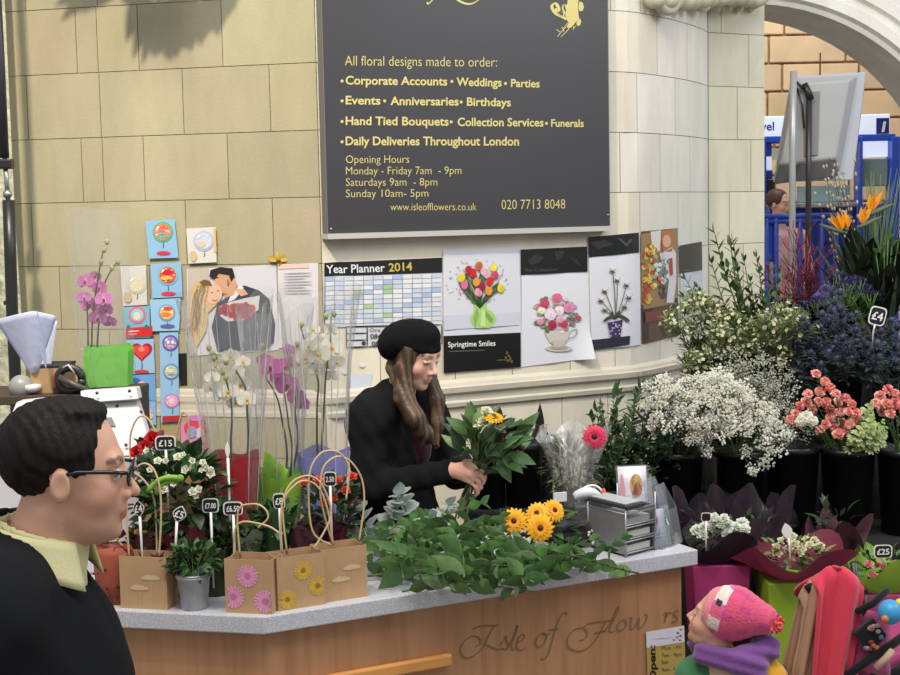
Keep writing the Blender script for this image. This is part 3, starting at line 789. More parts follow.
c.poly([zt(*p) for p in vz], S(168, 206, 124), 2)
for q_, cl in (([(190, 320), (170, 380), (180, 425), (200, 360)], S(134, 178, 84)), ([(215, 330), (205, 420), (235, 425), (230, 350)], S(196, 224, 150)), ([(235, 340), (275, 385), (262, 405), (235, 370)], S(120, 168, 76))): c.poly([zt(*p) for p in q_], cl, 3)
for x, y, cl in ((198, 108, (196, 104, 60)), (168, 145, (214, 44, 40)), (145, 130, (176, 40, 52)), (275, 115, (228, 214, 90)), (225, 140, (230, 170, 190)), (282, 155, (206, 80, 110)), (108, 170, (226, 204, 60)), (122, 208, (214, 110, 150)), (185, 192, (230, 150, 60)), (255, 188, (216, 40, 40)), (312, 224, (230, 210, 60)), (196, 245, (232, 160, 180)), (250, 238, (226, 150, 50)), (215, 215, (150, 40, 70)), (240, 150, (220, 190, 200))):
    px_, py_ = zt(x, y); c.ell(px_, py_, 3.6, 4.6, S(*cl), 4, 10, rnd.uniform(-.5, .5)); c.ell(px_ + .9, py_ + .6, 1.5, 3.2, jit(S(*cl), .25), 5, 8)
for x, y in ((345, 560), (355, 575), (340, 585), (362, 590), (350, 600), (370, 605)): c.ell(*zt(x, y), 1.2, 1.6, S(110, 100, 66), 2, 6)
c.line([zt(292, 598), zt(330, 596), zt(375, 598)], .8, S(120, 110, 70), 2); c.done()

# --- tea cup of roses
c = Card('flower_poster', 'poster of pink roses in a white tea cup under a creased black heading', 'poster', [(520.5, 249.5), (587, 246.5), (589.5, 358), (521, 367)], S(220, 222, 230), wave=.004, curl=.05)
zt = lambda x, y: (x / 5.19 + 515, y / 5.19 + 240)
c.quad((520.5, 249.5), (587, 246.5), (587.4, 271.5), (520.6, 275), S(22, 23, 25)); c.text('The Collection', zt(44, 166), zt(215, 160), 3.2, S(92, 84, 62))
for q_ in ([(60, 110), (110, 70), (150, 90), (120, 120), (80, 130)], [(200, 60), (260, 55), (240, 90), (215, 110)], [(280, 90), (320, 100), (345, 140), (310, 120)], [(40, 50), (90, 48), (70, 62)]): c.poly([zt(*p) for p in q_], S(44, 47, 48), 2)
c.poly([zt(*p) for p in [(150, 480), (285, 470), (268, 520), (245, 545), (205, 550), (178, 530)]], S(206, 200, 190), 2); c.ell(*zt(225, 562), 13.5, 3.4, S(202, 196, 186), 2); c.ell(*zt(225, 558), 9, 2, S(170, 164, 158), 3); c.poly([zt(*p) for p in [(185, 520), (262, 516), (248, 552), (200, 554)]], S(196, 190, 180), 3)
c.line([zt(280, 478), zt(318, 462), zt(312, 495), zt(272, 514)], .8, S(150, 140, 136), 2)
for k in range(60):
    a = rnd.uniform(0, 2 * pi); r = sqrt(rnd.random()); c.ell(*zt(210 + 115 * r * cos(a), 385 + 100 * r * sin(a)), 2.6, 2.2, jit(rnd.choice([S(110, 120, 90), S(220, 205, 215), S(208, 160, 180), S(150, 140, 120)]), .12), 3, 7)
for x, y, cl, r in ((215, 300, (214, 112, 142), 5.2), (150, 330, (206, 70, 110), 4.8), (275, 350, (222, 140, 180), 5.6), (180, 385, (236, 216, 226), 6.4), (225, 365, (240, 220, 230), 5.2), (190, 440, (186, 44, 84), 4.8), (250, 435, (196, 66, 96), 4.4), (128, 425, (216, 150, 170), 3.6), (325, 405, (190, 84, 106), 3.2), (135, 365, (232, 226, 200), 4.2), (230, 410, (226, 180, 196), 4.2)):
    px_, py_ = zt(x, y); c.ell(px_, py_, r, r * .9, S(*cl), 4, 12, j=.08); c.ell(px_ + .4, py_ + .4, r * .6, r * .5, jit(S(*cl), .18), 5, 9, j=.15); c.ell(px_, py_, r * .25, r * .25, jit(S(*cl), .3), 6, 7)
c.done()

# --- bird of paradise
c = Card('flower_poster', 'poster of a tall strelitzia plant in a dark patterned pot', 'poster', [(588, 237.2), (638.5, 232.5), (640, 344.5), (591, 350.5)], S(218, 221, 229), wave=.003)
zt = lambda x, y: (x / 3.2143 + 430, y / 3.2143 + 210)
c.quad((588, 237.2), (638.5, 232.5), (638.8, 252.5), (588.5, 257.3), S(26, 27, 28)); 
for q_ in ([(510, 105), (560, 95), (590, 110), (540, 125)], [(600, 90), (650, 95), (630, 118)]): c.poly([zt(*p) for p in q_], S(62, 62, 64), 2)  # grey patches: glare painted on the black heading
c.poly([zt(*p) for p in [(516, 418), (642, 404), (640, 432), (520, 450)]], S(52, 50, 66), 2)
c.poly([zt(*p) for p in [(568, 362), (618, 352), (610, 408), (580, 412)]], S(70, 56, 100), 3)
for k in range(26): c.ell(*zt(rnd.uniform(574, 612), rnd.uniform(362, 405)), .8, .9, S(180, 170, 200), 4, 5)
for x, y, tx, ty in ((594, 350, 585, 195), (592, 350, 560, 260), (596, 350, 630, 240), (594, 350, 548, 290), (598, 350, 638, 280), (594, 350, 600, 225), (596, 350, 625, 310), (590, 350, 560, 320)):
    c.line([zt(x, y), zt((x + tx) / 2 + 2, (y + ty) / 2), zt(tx, ty)], .8, S(96, 96, 74), 3)
    for s_ in (-1, 1): c.poly([zt(tx, ty), zt(tx + s_ * 12, ty - 9), zt(tx + s_ * 5, ty + 2)], S(206, 150, 90) if s_ > 0 else S(140, 96, 70), 4)
    c.poly([zt(tx - 14, ty + 4), zt(tx, ty - 2), zt(tx + 8, ty + 6), zt(tx, ty + 8)], S(84, 80, 76), 4)
for x, y, a in ((575, 345, 2.8), (615, 342, .4), (600, 335, -1), (585, 338, -2.1), (628, 350, .6), (566, 350, 2.5)): c.ell(*zt(x, y), 4.6, 1.6, S(66, 74, 62), 4, 8, a)
c.done()

# --- woman with bouquet (photo print)
c = Card('flower_poster', 'narrow brown poster of a woman in white holding a large bouquet', 'poster', [(640.5, 231.5), (676.5, 228), (678, 335), (641.5, 344)], S(92, 66, 48), wave=.002)
zt = lambda x, y: (x / 4.219 + 600, y / 4.219 + 170)
c.quad(zt(172, 270), zt(324, 245), zt(328, 560), zt(172, 590), S(150, 122, 80)); c.poly([zt(*p) for p in [(172, 570), (325, 540), (328, 690), (176, 725)]], S(52, 34, 30), 2); c.poly([zt(*p) for p in [(185, 600), (280, 585), (285, 625), (188, 645)]], S(120, 56, 44), 3)
c.poly([zt(*p) for p in [(210, 260), (255, 254), (250, 340), (220, 350)]], S(222, 214, 206), 2)
for k in range(50): c.ell(*zt(rnd.uniform(178, 228), rnd.uniform(320, 560)), 2.3, 2.6, jit(rnd.choice([S(214, 180, 60), S(196, 120, 40), S(170, 60, 36), S(226, 206, 110)]), .15), 3, 7)
c.poly([zt(*p) for p in [(256, 262), (300, 250), (306, 300), (300, 345), (262, 345), (254, 300)]], S(176, 112, 62), 3); c.ell(*zt(276, 300), 4.2, 6.4, S(218, 172, 140), 4)
c.poly([zt(*p) for p in [(262, 345), (300, 325), (316, 350), (318, 470), (306, 560), (276, 560), (286, 470), (270, 400)]], S(216, 214, 220), 3)
for k in range(40):
    a = rnd.uniform(0, 2 * pi); r = sqrt(rnd.random()); c.ell(*zt(250 + 40 * r * cos(a), 415 + 60 * r * sin(a)), 2.2, 2.4, jit(rnd.choice([S(206, 214, 206), S(150, 176, 130), S(196, 70, 60), S(222, 226, 230), S(96, 130, 140)]), .12), 4, 7)
c.poly([zt(*p) for p in [(284, 375), (300, 370), (303, 440), (290, 450)]], S(176, 50, 46), 4)
for k in range(16): c.ell(*zt(rnd.uniform(246, 275), rnd.uniform(490, 540)), 1.2, 1.6, S(60, 66, 90), 3, 6)
c.done()
c = Card('flower_poster', 'small poster with black heading partly hidden by foliage, nearest the pier', 'poster', [(679, 245.5), (701.5, 241.5), (702, 318), (680, 324)], S(206, 212, 224), wave=.002)
c.quad((679, 245.5), (701.5, 241.5), (701.8, 270), (679.4, 273.5), S(40, 40, 42)); c.line([(683, 270.8), (690, 270)], .8, S(120, 110, 80), 2)
c.poly([(688, 290), (694, 288), (697, 310), (686, 312)], S(170, 180, 170)); c.done()

# --- letter, note, white slip
c = Card('letter', 'typed white letter taped to the wall beside the year planner', 'letter', [(278, 264), (318.5, 262.8), (319, 345), (279, 348)], S(214, 212, 216))
c.quad((279, 264.5), (309, 263.2), (309, 268), (279, 269), S(226, 196, 190))
for i in range(8): c.line([(284, 273.5 + i * 2.9), (284 + (28 if i % 3 != 2 else 22), 272.8 + i * 2.9)], .8, S(150, 150, 158), 2)
c.done()
c = Card('paper_slip', 'small blank bluish paper slip taped below the year planner', 'paper', [(348.5, 375.5), (372, 373.5), (368.5, 392.5), (351, 393.5)], S(206, 214, 226), curl=.02)
for x, y in ((345, 372), (362, 365)): c.ell(x, y, 3, 2.4, S(222, 224, 228), 1, 7)
c.done('tape')
# gold ribbon bow
bx = wall_pt(*wall_hit(279.5, 259.5), .012); rb = root('ribbon_bow', 'small gold ribbon bow pinned above the typed letter', 'bow', bx)
mb = MB(S(196, 160, 60)); tv = ST
for s_ in (-1, 1): mb.petal((0, 0, 0), Vector((s_ * .9, 0, .15)), (0, -1, .2), .05, .03, bend=.2)
mb.petal((0, 0, 0), (.3, 0, -1), (0, -1, 0), .04, .018); mb.petal((0, 0, 0), (-.2, 0, 1), (0, -1, 0), .035, .02)
mb.build('loops', PETAL, rb); MB(S(170, 136, 48)).ell((0, -.006, 0), .009).build('knot', PETAL, rb)

# --- couple poster
c = Card('couple_poster', 'large poster of a dark haired man kissing a blonde woman holding red roses', 'poster', [(187, 269), (276.5, 264.5), (279, 350), (189, 356)], S(208, 208, 216))
zt = lambda x, y: (x / 3.377 + 200, y / 3.377 + 200)
c.poly([zt(*p) for p in [(-40, 235), (30, 228), (30, 300), (-10, 520), (-36, 525)]], S(190, 182, 168), 1)
c.poly([zt(*p) for p in [(88, 330), (110, 310), (150, 288), (200, 305), (235, 335), (255, 420), (250, 480), (225, 505), (60, 512), (40, 430), (60, 350)]], S(50, 54, 68), 2)
c.poly([zt(*p) for p in [(106, 320), (135, 288), (150, 296), (120, 335), (96, 345)]], S(222, 222, 228), 3)
c.poly([zt(*p) for p in [(48, 262), (70, 245), (112, 250), (128, 285), (116, 318), (92, 330), (72, 308), (58, 300)]], S(206, 158, 126), 4)
c.poly([zt(*p) for p in [(34, 258), (38, 236), (72, 226), (112, 230), (120, 258), (108, 276), (100, 254), (66, 248), (52, 268)]], S(40, 32, 30), 5)
c.poly([zt(*p) for p in [(-30, 300), (0, 272), (36, 272), (50, 300), (46, 330), (60, 350), (30, 380), (24, 440), (-10, 500), (-24, 440), (-34, 380)]], S(206, 174, 112), 5)
c.poly([zt(*p) for p in [(-16, 330), (-4, 300), (4, 400), (-14, 450)]], S(170, 134, 78), 6); c.poly([zt(*p) for p in [(14, 380), (22, 400), (6, 470), (2, 420)]], S(224, 200, 150), 6)
c.ell(*zt(50, 318), 8.2, 10, S(226, 180, 152), 6, 14, .4); c.line([zt(44, 336), zt(54, 340), zt(64, 334)], .9, S(190, 70, 70), 7); c.ell(*zt(44, 312), 1.2, .5, S(70, 50, 44), 7, 6); c.ell(*zt(64, 306), 1.0, .5, S(70, 50, 44), 7, 6)
c.line([zt(54, 262), zt(66, 260)], .7, S(50, 40, 36), 6); c.ell(*zt(100, 278), 1.4, 2.4, S(190, 140, 112), 5, 8); c.line([zt(96, 268), zt(98, 292)], .9, S(48, 38, 34), 5); c.line([zt(62, 300), zt(80, 314), zt(96, 318)], .8, S(176, 128, 102), 5)
for k in range(22):
    t = k / 21; x0 = -18 + 44 * t; c.line([zt(x0 + 8, 282 + 20 * abs(t - .5)), zt(x0 - 8 + 6 * sin(k), 340), zt(x0 - 12 + 10 * sin(k * 1.7), 390), zt(x0 - 20 + 14 * sin(k), 440 + 20 * sin(k * 2.1))], .9, jit(rs.choice([S(226, 200, 146), S(190, 152, 96), S(236, 216, 172), S(164, 126, 76)]), .08, rs), 6)
c.poly([zt(*p) for p in [(2, 276), (18, 268), (36, 272), (46, 290), (30, 286), (14, 290)]], S(120, 88, 56), 7)
for k in range(14): c.line([zt(90 + 10 * k, 420), zt(92 + 10 * k, 500)], .5, S(58, 62, 76), 3)
c.poly([zt(*p) for p in [(120, 300), (150, 300), (165, 318), (140, 325)]], S(214, 166, 136), 4)
c.poly([zt(*p) for p in [(66, 360), (100, 345), (160, 330), (205, 322), (200, 370), (150, 405), (96, 410), (70, 390)]], S(212, 206, 210), 6)
for k in range(90):
    x, y = rnd.uniform(70, 190), rnd.uniform(345, 402)
    if (x - 130) ** 2 / 3600 + (y - 372) ** 2 / 900 < 1: c.ell(*zt(x, y), 2.6, 2.4, jit(rnd.choice([S(190, 30, 34), S(160, 22, 30), S(214, 60, 54)]), .15), 7, 8)
c.done()

# --- foil balloon packs (flat printed packs pinned to the wall in two columns)
PACKM = mat('glossy_pack', rough=.14, attr=True, coat=.5)
def pack(label, pix, bg, draw, group='foil balloon packs pinned to the wall'):
    c = Card('balloon_pack', label, 'balloon pack', pix, bg, off=.016, group=group, m=PACKM); draw(c); c.done('pack_print'); return c
def balloon(c, x, y, r, col, ring=None, dots=(), foot=None):
    c.ell(x, y, r, r, ring or col, 1, 20); c.ell(x, y, r * .82, r * .82, col, 2, 18)
    c.line([(x + .4, y + r), (x + 1, y + r + 3), (x + .2, y + r + 5.5)], .7, S(90, 100, 120), 2)
    for dx, dy, rx, ry, cl in dots: c.ell(x + dx, y + dy, rx, ry, S(*cl), 3, 10)
    for k in range(7): a = k * .9; c.ell(x + r * .62 * cos(a), y + r * .62 * sin(a), r * .10, r * .08, jit(rs.choice([S(244, 232, 180), S(236, 196, 206), S(190, 220, 236)]), .1, rs), 3, 7)
    c.ell(x - r * .42, y - r * .45, r * .18, r * .10, S(250, 246, 240), 4, 8, -.7)  # pale ellipse: a highlight put into the balloon print
    if foot: c.ell(x + .8, foot[0], foot[1], 2.0, S(*foot[2]), 2, 12)
BL = S(140, 186, 224)
pack('blue balloon pack with rainbow striped balloon, top of the balloon column', [(147, 221), (176, 219), (180, 257.5), (150.5, 258.5)], BL, lambda c: balloon(c, 163, 232, 10.2, S(230, 120, 160), S(90, 180, 110), ((0, -5, 6.5, 2.4, (232, 110, 60)), (0, -1, 7, 1.8, (240, 200, 80)), (0, 4, 6, 2.4, (90, 190, 120)), (-1, 0, 4.5, 3, (226, 140, 190))), (253, 7, (214, 54, 84))))
pack('blue balloon pack with red lettered balloon, second in the balloon column', [(152, 264), (182.5, 262), (184, 296.5), (154, 298)], BL, lambda c: balloon(c, 168, 275, 10.2, S(226, 90, 70), S(120, 190, 200), ((0, -3, 6, 2.8, (200, 40, 50)), (-1, 3, 6.5, 2.2, (240, 190, 70)), (2, 5.5, 4, 1.6, (210, 60, 110))), (293.5, 7.4, (214, 54, 84))))
pack('blue balloon pack with yellow bordered balloon, third in the balloon column', [(151.5, 299.5), (182, 297.8), (180.5, 330.3), (153, 331)], S(150, 194, 226), lambda c: balloon(c, 167, 312.5, 8.4, S(236, 200, 96), S(110, 160, 210), ((-1, 2, 6, 2.4, (226, 130, 70)), (1, -4, 5, 2, (214, 70, 70))), (326, 7.4, (100, 90, 170))))
def strip(c):
    balloon(c, 170.6, 343, 8, S(150, 130, 200), S(100, 80, 160), ((-2, -1, 1.6, 1.8, (240, 240, 220)), (2.5, -1, 1.6, 1.8, (240, 240, 220)), (0, 3, 3.4, 1, (230, 170, 190)))); balloon(c, 171.4, 371.6, 8, S(176, 190, 196), S(90, 140, 170), ((-1, -1, 5, 2, (226, 214, 150)), (1, 3, 4, 1.2, (120, 150, 190)))); balloon(c, 172, 400.7, 7.4, S(226, 160, 200), S(190, 130, 190), ((0, 0, 3.4, 3.4, (236, 196, 220)),))
    c.poly([(162.6, 416), (180.2, 415.2), (180.3, 420.6), (162.8, 421.4)], S(190, 40, 46), 2)
pack('long blue strip of three small round balloon packs, lowest in the balloon column', [(161, 332.5), (179.5, 331.8), (180.5, 421), (162.5, 422)], S(146, 188, 226), strip)
pack('white balloon pack with pale yellow balloon, left column above the red footer pack', [(121.7, 266), (147.5, 265), (149, 304.5), (124.5, 305.8)], S(206, 204, 200), lambda c: (balloon(c, 137, 284, 9.8, S(212, 204, 176), S(196, 200, 196)), c.ell(128.5, 297, 4, 5.5, S(196, 180, 148), 3)))
def redfoot(c):
    c.ell(137.5, 315, 8.6, 8.6, S(224, 110, 140), 1, 18); c.ell(137.5, 315, 6.4, 6.4, S(140, 206, 216), 2, 16); c.ell(137.5, 316, 3.6, 4.2, S(232, 206, 190), 3, 10)
    c.poly([(126, 328), (152.5, 326), (153, 335.5), (126.3, 337.5)], S(206, 44, 46), 2); c.line([(128.5, 331.5), (140, 330.8)], 1.3, S(236, 220, 220), 3); c.line([(128.5, 334.3), (138, 333.8)], .9, S(236, 200, 200), 3)
    for x in (129, 147): c.ell(x, 327, 2, 2.4, S(40, 120, 90), 3, 8)
pack('turquoise balloon pack with pink ringed balloon and red footer', [(124.5, 307), (150.8, 305.5), (152, 337), (127, 338.4)], S(120, 180, 206), redfoot)
def heart(c):
    h = [(16 * sin(t) ** 3, -(13 * cos(t) - 5 * cos(2*t) - 2 * cos(3*t) - cos(4*t))) for t in np.linspace(0, 2 * pi, 30)[:-1]]
    c.poly([(142 + x * .66, 351 + y * .66) for x, y in h], S(176, 34, 40), 1); c.poly([(142 + x * .48, 351.6 + y * .52) for x, y in h], S(224, 66, 58), 2); c.ell(142, 349, 3.4, 2.6, S(236, 130, 120), 3)
    c.line([(142, 362), (142.5, 366), (142, 369)], .8, S(90, 70, 110), 2); c.ell(142, 371.5, 7.5, 1.8, S(200, 60, 60), 2)
pack('blue balloon pack with big red heart balloon', [(127.5, 339.5), (155, 338.5), (156.5, 372.5), (129, 374)], S(150, 190, 226), heart)
pack('blue balloon pack with plain pink rounded balloon under the heart pack', [(129, 375), (156.5, 373.6), (157.5, 400), (131, 401)], S(110, 164, 220), lambda c: (c.ell(142, 388, 6, 7, S(232, 170, 184), 1), c.poly([(137, 390), (148, 389.5), (149, 402), (136, 402.5)], S(206, 60, 56), 2), c.ell(136, 380, 4.5, 2.2, S(60, 100, 190), 2)))
pack('pale pink and blue balloon pack half hidden behind the till', [(141, 401.5), (157, 400.6), (157.5, 424), (142, 425)], S(136, 180, 222), lambda c: (c.ell(147, 411, 5, 4, S(232, 170, 190), 1), c.ell(150, 416, 3.6, 3, S(226, 196, 150), 2)))
pack('pink balloon pack with red topped picture, lowest on the wall beside the strip', [(182, 423), (204.5, 412), (208, 451.6), (183, 455)], S(216, 140, 180), lambda c: (c.ell(195, 428, 11, 8.5, S(214, 70, 84), 1), c.ell(192, 432, 5, 6, S(150, 150, 200), 2), c.ell(200, 433, 4.5, 5.5, S(206, 190, 206), 2), c.ell(196, 418, 9, 3, S(206, 120, 190), 2), c.poly([(186, 443), (206, 442), (206.5, 449), (186.3, 450)], S(196, 60, 90), 3)))
c = Card('balloon_pack', 'white card with pale blue balloon pinned right of the rainbow pack', 'balloon pack', [(187.5, 228.5), (217, 227), (218, 262), (190, 263.5)], S(214, 211, 208), off=.016, group='foil balloon packs pinned to the wall', m=PACKM)
balloon(c, 204, 241, 10.2, S(196, 206, 224), S(176, 190, 220), ((-2, 3, 4, 3.4, (222, 196, 166)),)); c.ell(193.5, 256, 4, 5.5, S(206, 184, 150), 2); c.poly([(213.5, 228), (216, 228), (217, 252), (214.5, 252)], S(222, 180, 120), 2); c.done('pack_print')
c = Card('black_strip', 'narrow black hanging strip on the wall below the couple poster', 'strip', [(178.5, 353.5), (187, 353), (187.5, 385), (180.5, 385.5)], S(28, 28, 30))

c = Card('kraft_sheet', 'plain brown kraft paper sheet on the wall behind the price tag of the white plant', 'paper', [(161, 424), (180.5, 423), (181, 470), (162, 471)], S(170, 150, 112))
# ================================================================== PLANT AND FLOWER KIT
G_DK, G_MD, G_LT, G_YL, G_GREY = S(46, 72, 40), S(72, 108, 56), S(112, 146, 76), S(142, 160, 80), S(150, 164, 156)
def keep(mb, name, m, **k):
    """mesh data only (several objects share it)"""
    o = mb.build(name, m, **k); me = o.data; bpy.data.objects.remove(o); return me
def put(name, me, parent, loc, d=None, up=None, sc=1.0, spin=0.0):
    o = bpy.data.objects.new(name, me); COL.objects.link(o); o.parent = parent
    M = Matrix.Identity(3)
    if d is not None:
        d, x, u = frame(d, up); M = Matrix((x, u, d)).transposed()   # local z -> d
    if spin: M = M @ Matrix.Rotation(spin, 3, 'Z')
    o.matrix_local = Matrix.Translation(Vector(loc)) @ M.to_4x4() @ Matrix.Scale(sc, 4)
    return o
V = Vector
def rv(a=1.0): return V((rnd.uniform(-a, a), rnd.uniform(-a, a), rnd.uniform(-a, a)))
def bez(a, b, c, n=8): return [V(a) * (1-t)**2 + V(b) * 2*t*(1-t) + V(c) * t*t for t in [i / n for i in range(n + 1)]]

def m_orchid(c1, c2, lip):
    mb = MB(c1)
    for a in (90, 210, 330): mb.petal((0, 0, 0), (cos(radians(a)), sin(radians(a)), .12), (0, 0, 1), .036, .026, jit(c1, .05), bend=.1, cup=.1, col2=c2)
    for a in (12, 168): mb.petal((0, 0, .003), (cos(radians(a)), sin(radians(a)), .15), (0, 0, 1), .040, .046, jit(c1, .05), bend=.12, cup=.08, n=5, m=5, col2=c2)
    mb.petal((0, -.004, .004), (0, -.7, .7), (0, .7, .7), .018, .014, lip, cup=.7); mb.ell((0, 0, .008), (.005, .006, .007), lip, 8, 6)
    return keep(mb, 'bloom', PETAL)
def m_gerbera(c1, c2, core, R=.045):
    mb = MB(c1)
    for ring, (n, L, h, tilt) in enumerate(((18, R, 0, .12), (16, R * .86, .004, .22), (14, R * .55, .007, .4))):
        for k in range(n):
            a = 2 * pi * (k + ring * .5) / n; mb.petal((cos(a) * .006, sin(a) * .006, h), (cos(a), sin(a), tilt), (0, 0, 1), L * rnd.uniform(.93, 1.03), L * .33, jit(c1 if ring < 2 else c2, .07), bend=.25, cup=.12, n=4, m=2, blunt=.42)
    mb.ell((0, 0, .009), (R * .23, R * .23, .006), core, 14, 6); mb.ell((0, 0, .013), (R * .13, R * .13, .004), jit(core, .3), 10, 5)
    mb.ell((0, 0, -.006), (.012, .012, .009), G_MD, 10, 6)
    return keep(mb, 'flower_head', PETAL)
def m_carnation(c1, c2, R=.026):
    mb = MB(c1)
    for ring, (n, L, t) in enumerate(((11, R, .25), (10, R * .92, .7), (8, R * .8, 1.3), (6, R * .65, 2.4))):
        for k in range(n):
            a = 2 * pi * (k + ring * .37) / n + rnd.uniform(-.15, .15); d = V((cos(a), sin(a), t)); mb.petal((0, 0, ring * .003), d, (0, 0, 1), L * rnd.uniform(.9, 1.1), L * .85, jit(c1 if rnd.random() < .6 else c2, .1), bend=rnd.uniform(.1, .4), cup=rnd.uniform(-.5, .6), n=3, m=4)
    mb.lathe([(.004, -.026), (.008, -.018), (.009, -.006), (.012, .002)], 8, col=G_LT)
    return keep(mb, 'flower_head', PETAL)
def m_rose(c1, R=.018):
    mb = MB(c1)
    for ring, (n, t, L) in enumerate(((5, .9, R * 1.25), (5, 1.6, R * 1.15), (4, 3, R), (3, 8, R * .9))):
        for k in range(n):
            a = 2 * pi * (k + ring * .45) / n; d = V((cos(a), sin(a), t)); mb.petal(V((cos(a), sin(a), 0)) * R * .12, d, V((-cos(a), -sin(a), .3)), L, L * 1.15, jit(c1, .08), bend=-.25 if ring > 1 else .25, cup=.45, n=4, m=4)
    mb.lathe([(.003, -.012), (.007, -.006), (.006, .004)], 8, col=G_MD)
    return keep(mb, 'flower_head', PETAL)
def m_sprig(n=14, L=.36, lw=(.075, .042), col=G_MD, kind='leaf', lay=False, jn=.15):
    """one leafy stem along +z, leaves to both sides"""
    mb = MB(col); pts = [V((.02 * sin(2.2 * i / n), .012 * cos(1.7 * i / n), L * i / n)) for i in range(n + 1)]
    mb.tube(pts, [.0035 * (1 - .6 * i / n) for i in range(n + 1)], 6, S(96, 112, 62))
    for i in range(1, n + 1):
        a = (i % 2) * pi + rnd.uniform(-.5, .5) + (i * .25 if not lay else 0); out = V((cos(a), sin(a), .75)); t = i / n; s_ = (1.05 - .5 * t)
        if kind == 'leaf': mb.leaf(pts[i], out + rv(.2), V((0, 0, 1)) - out * .2 + rv(.3), lw[0] * s_, lw[1] * s_, jit(col, jn), bend=rnd.uniform(.05, .35), fold=.2)
        elif kind == 'round':
            for sg in (1, -1): 
                o2 = V((cos(a) * sg, sin(a) * sg, .35)); mb.petal(pts[i], o2, V((0, 0, 1)) + rv(.3), lw[0] * s_, lw[1] * s_, jit(col, jn), bend=.1, cup=.1, n=5, m=4)
        elif kind == 'narrow': mb.leaf(pts[i], out + V((0, 0, .4)) + rv(.15), V((0, 0, 1)) + rv(.2), lw[0] * s_, lw[1] * s_, jit(col, jn), bend=.15, fold=.15, n=4)
    mb.leaf(pts[-1], (.1, .1, 1), (1, 0, 0), lw[0] * .6, lw[1] * .6, jit(col, jn))
    return keep(mb, 'stem', LEAF)
def foliage(name, parent, c, r, n, lw, cols, up=.5, m=None, inner=.35):
    """a plant's leaf mass as one part: leaves point out and up from the middle"""
    mb = MB(); c = V(c)
    for _ in range(n):
        d = rv().normalized(); q = inner + (1 - inner) * rnd.random() ** .5
        p = c + V((d.x * r[0], d.y * r[1], d.z * r[2])) * q
        o = (d + V((0, 0, up)) + rv(.5)).normalized(); k = rnd.uniform(.7, 1.15)
        mb.leaf(p, o, V((0, 0, 1)) + rv(.5), lw[0] * k, lw[1] * k, jit(rnd.choice(cols), .18), bend=rnd.uniform(.1, .5), n=4)
    return mb.build(name, m or LEAF, parent)
def pot_mb(r0, r1, h, col, z0=0.0, th=.003, n=28):
    mb = MB(col); mb.lathe([(r0, z0), (r1, z0 + h), (r1 + .002, z0 + h), (r1 + .002, z0 + h + .004), (r1 - th, z0 + h + .004), (r0 - th, z0 + .01)], n); return mb
def sleeve(name, parent, c, prof, m, col=(.9, .9, .9), n=40, wav=.10, k=7, tip=0.0, solid=0):
    """open wrapping cone: prof = (radius, z) pairs; pleated, with a zigzag rim"""
    mb = MB(col); ph = rnd.uniform(0, 6); P = len(prof); vs = []
    for i, (r, z) in enumerate(prof):
        t = i / (P - 1)
        for q in range(n):
            a = 2 * pi * q / n; rr = r * (1 + wav * t * sin(a * k + ph) + wav * .5 * t * sin(a * 3 + 1.3 * ph + z * 20)); zz_ = z + (tip * sin(a * 4 + ph) if i == P - 1 else 0)
            vs.append((c[0] + rr * cos(a), c[1] + rr * sin(a), c[2] + zz_))
    mb.add(vs, [(i*n+q, i*n+(q+1) % n, (i+1)*n+(q+1) % n, (i+1)*n+q) for i in range(P - 1) for q in range(n)])
    return mb.build(name, m, parent, solid=solid)

# ================================================================== ON THE COUNTER, LEFT
CHALK = S(238, 236, 230)
def price_tag(px, py, Y, w, h, text, z_end, label, shape='rect', lean=0.0, group='price tags on sticks', blank=False, yaw=0.0, stick=True):
    """chalk-board style price marker on a white stick; w, h in photo pixels at its distance"""
    k = Y / FPX; p = at(px, py, Y); w *= k; h *= k; r = root('price_tag', label, 'price tag', (p.x, p.y, z_end), yaw, group); H = p.z - z_end
    def outl(s_):
        if shape == 'leaf':
            return [(w/2 * s_ * (1 - abs(cos(t)) ** 1.7) * (1 if sin(t) >= 0 else -1), h/2 * s_ * -cos(t)) for t in np.linspace(0, 2 * pi, 25)[:-1]]
        return [(w/2 * s_ * (abs(cos(t)) ** .45) * (1 if cos(t) > 0 else -1), h/2 * s_ * (abs(sin(t)) ** .45) * (1 if sin(t) > 0 else -1)) for t in np.linspace(0, 2 * pi, 29)[:-1]]
    if lean: cl_, sl_ = cos(lean), sin(lean)
    else: cl_, sl_ = 1, 0
    R2 = lambda q: (q[0] * cl_ - q[1] * sl_, q[0] * sl_ + q[1] * cl_)
    def slab(mb, s_, y0, y1, col):
        o = [R2(q) for q in outl(s_)]; n = len(o)
        vs = [(x, y0, H + z) for x, z in o] + [(x, y1, H + z) for x, z in o]
        mb.add(vs, [tuple(range(n)), tuple(range(n, 2*n))[::-1]] + [(i, n+i, n+(i+1) % n, (i+1) % n) for i in range(n)], col)
    mb = MB(); slab(mb, 1.0, -.001, .001, CHALK)
    if not blank: slab(mb, .86, -.0022, -.0008, S(30, 30, 32))
    pl_ = mb.build('plate', PLAST, r, smooth=False)
    bx_, bz_ = R2((0, -h / 2 + .002))
    if stick: MB(CHALK).tube([(bx_ * 1.1, .0015, H + bz_), (bx_ * 1.8, .002, H / 2), (bx_ * 2.2, .003, 0)], [.0042, .0032, .0028], 6).build('stick', PLAST, r)
    if text and not blank:
        mb = MB(); v, f, wd = text_geo(text, .02); sx = w * .66 / wd; sy = min(h * .42, sx * 1.5)
        mb.add([(*(lambda q: (q[0], -.0026, H + q[1]))(R2(((x - wd / 2) * sx, (y - .5) * sy))),) for x, y in v], f, CHALK)
        mb.build('price', PLAST, pl_, smooth=False)
    return r

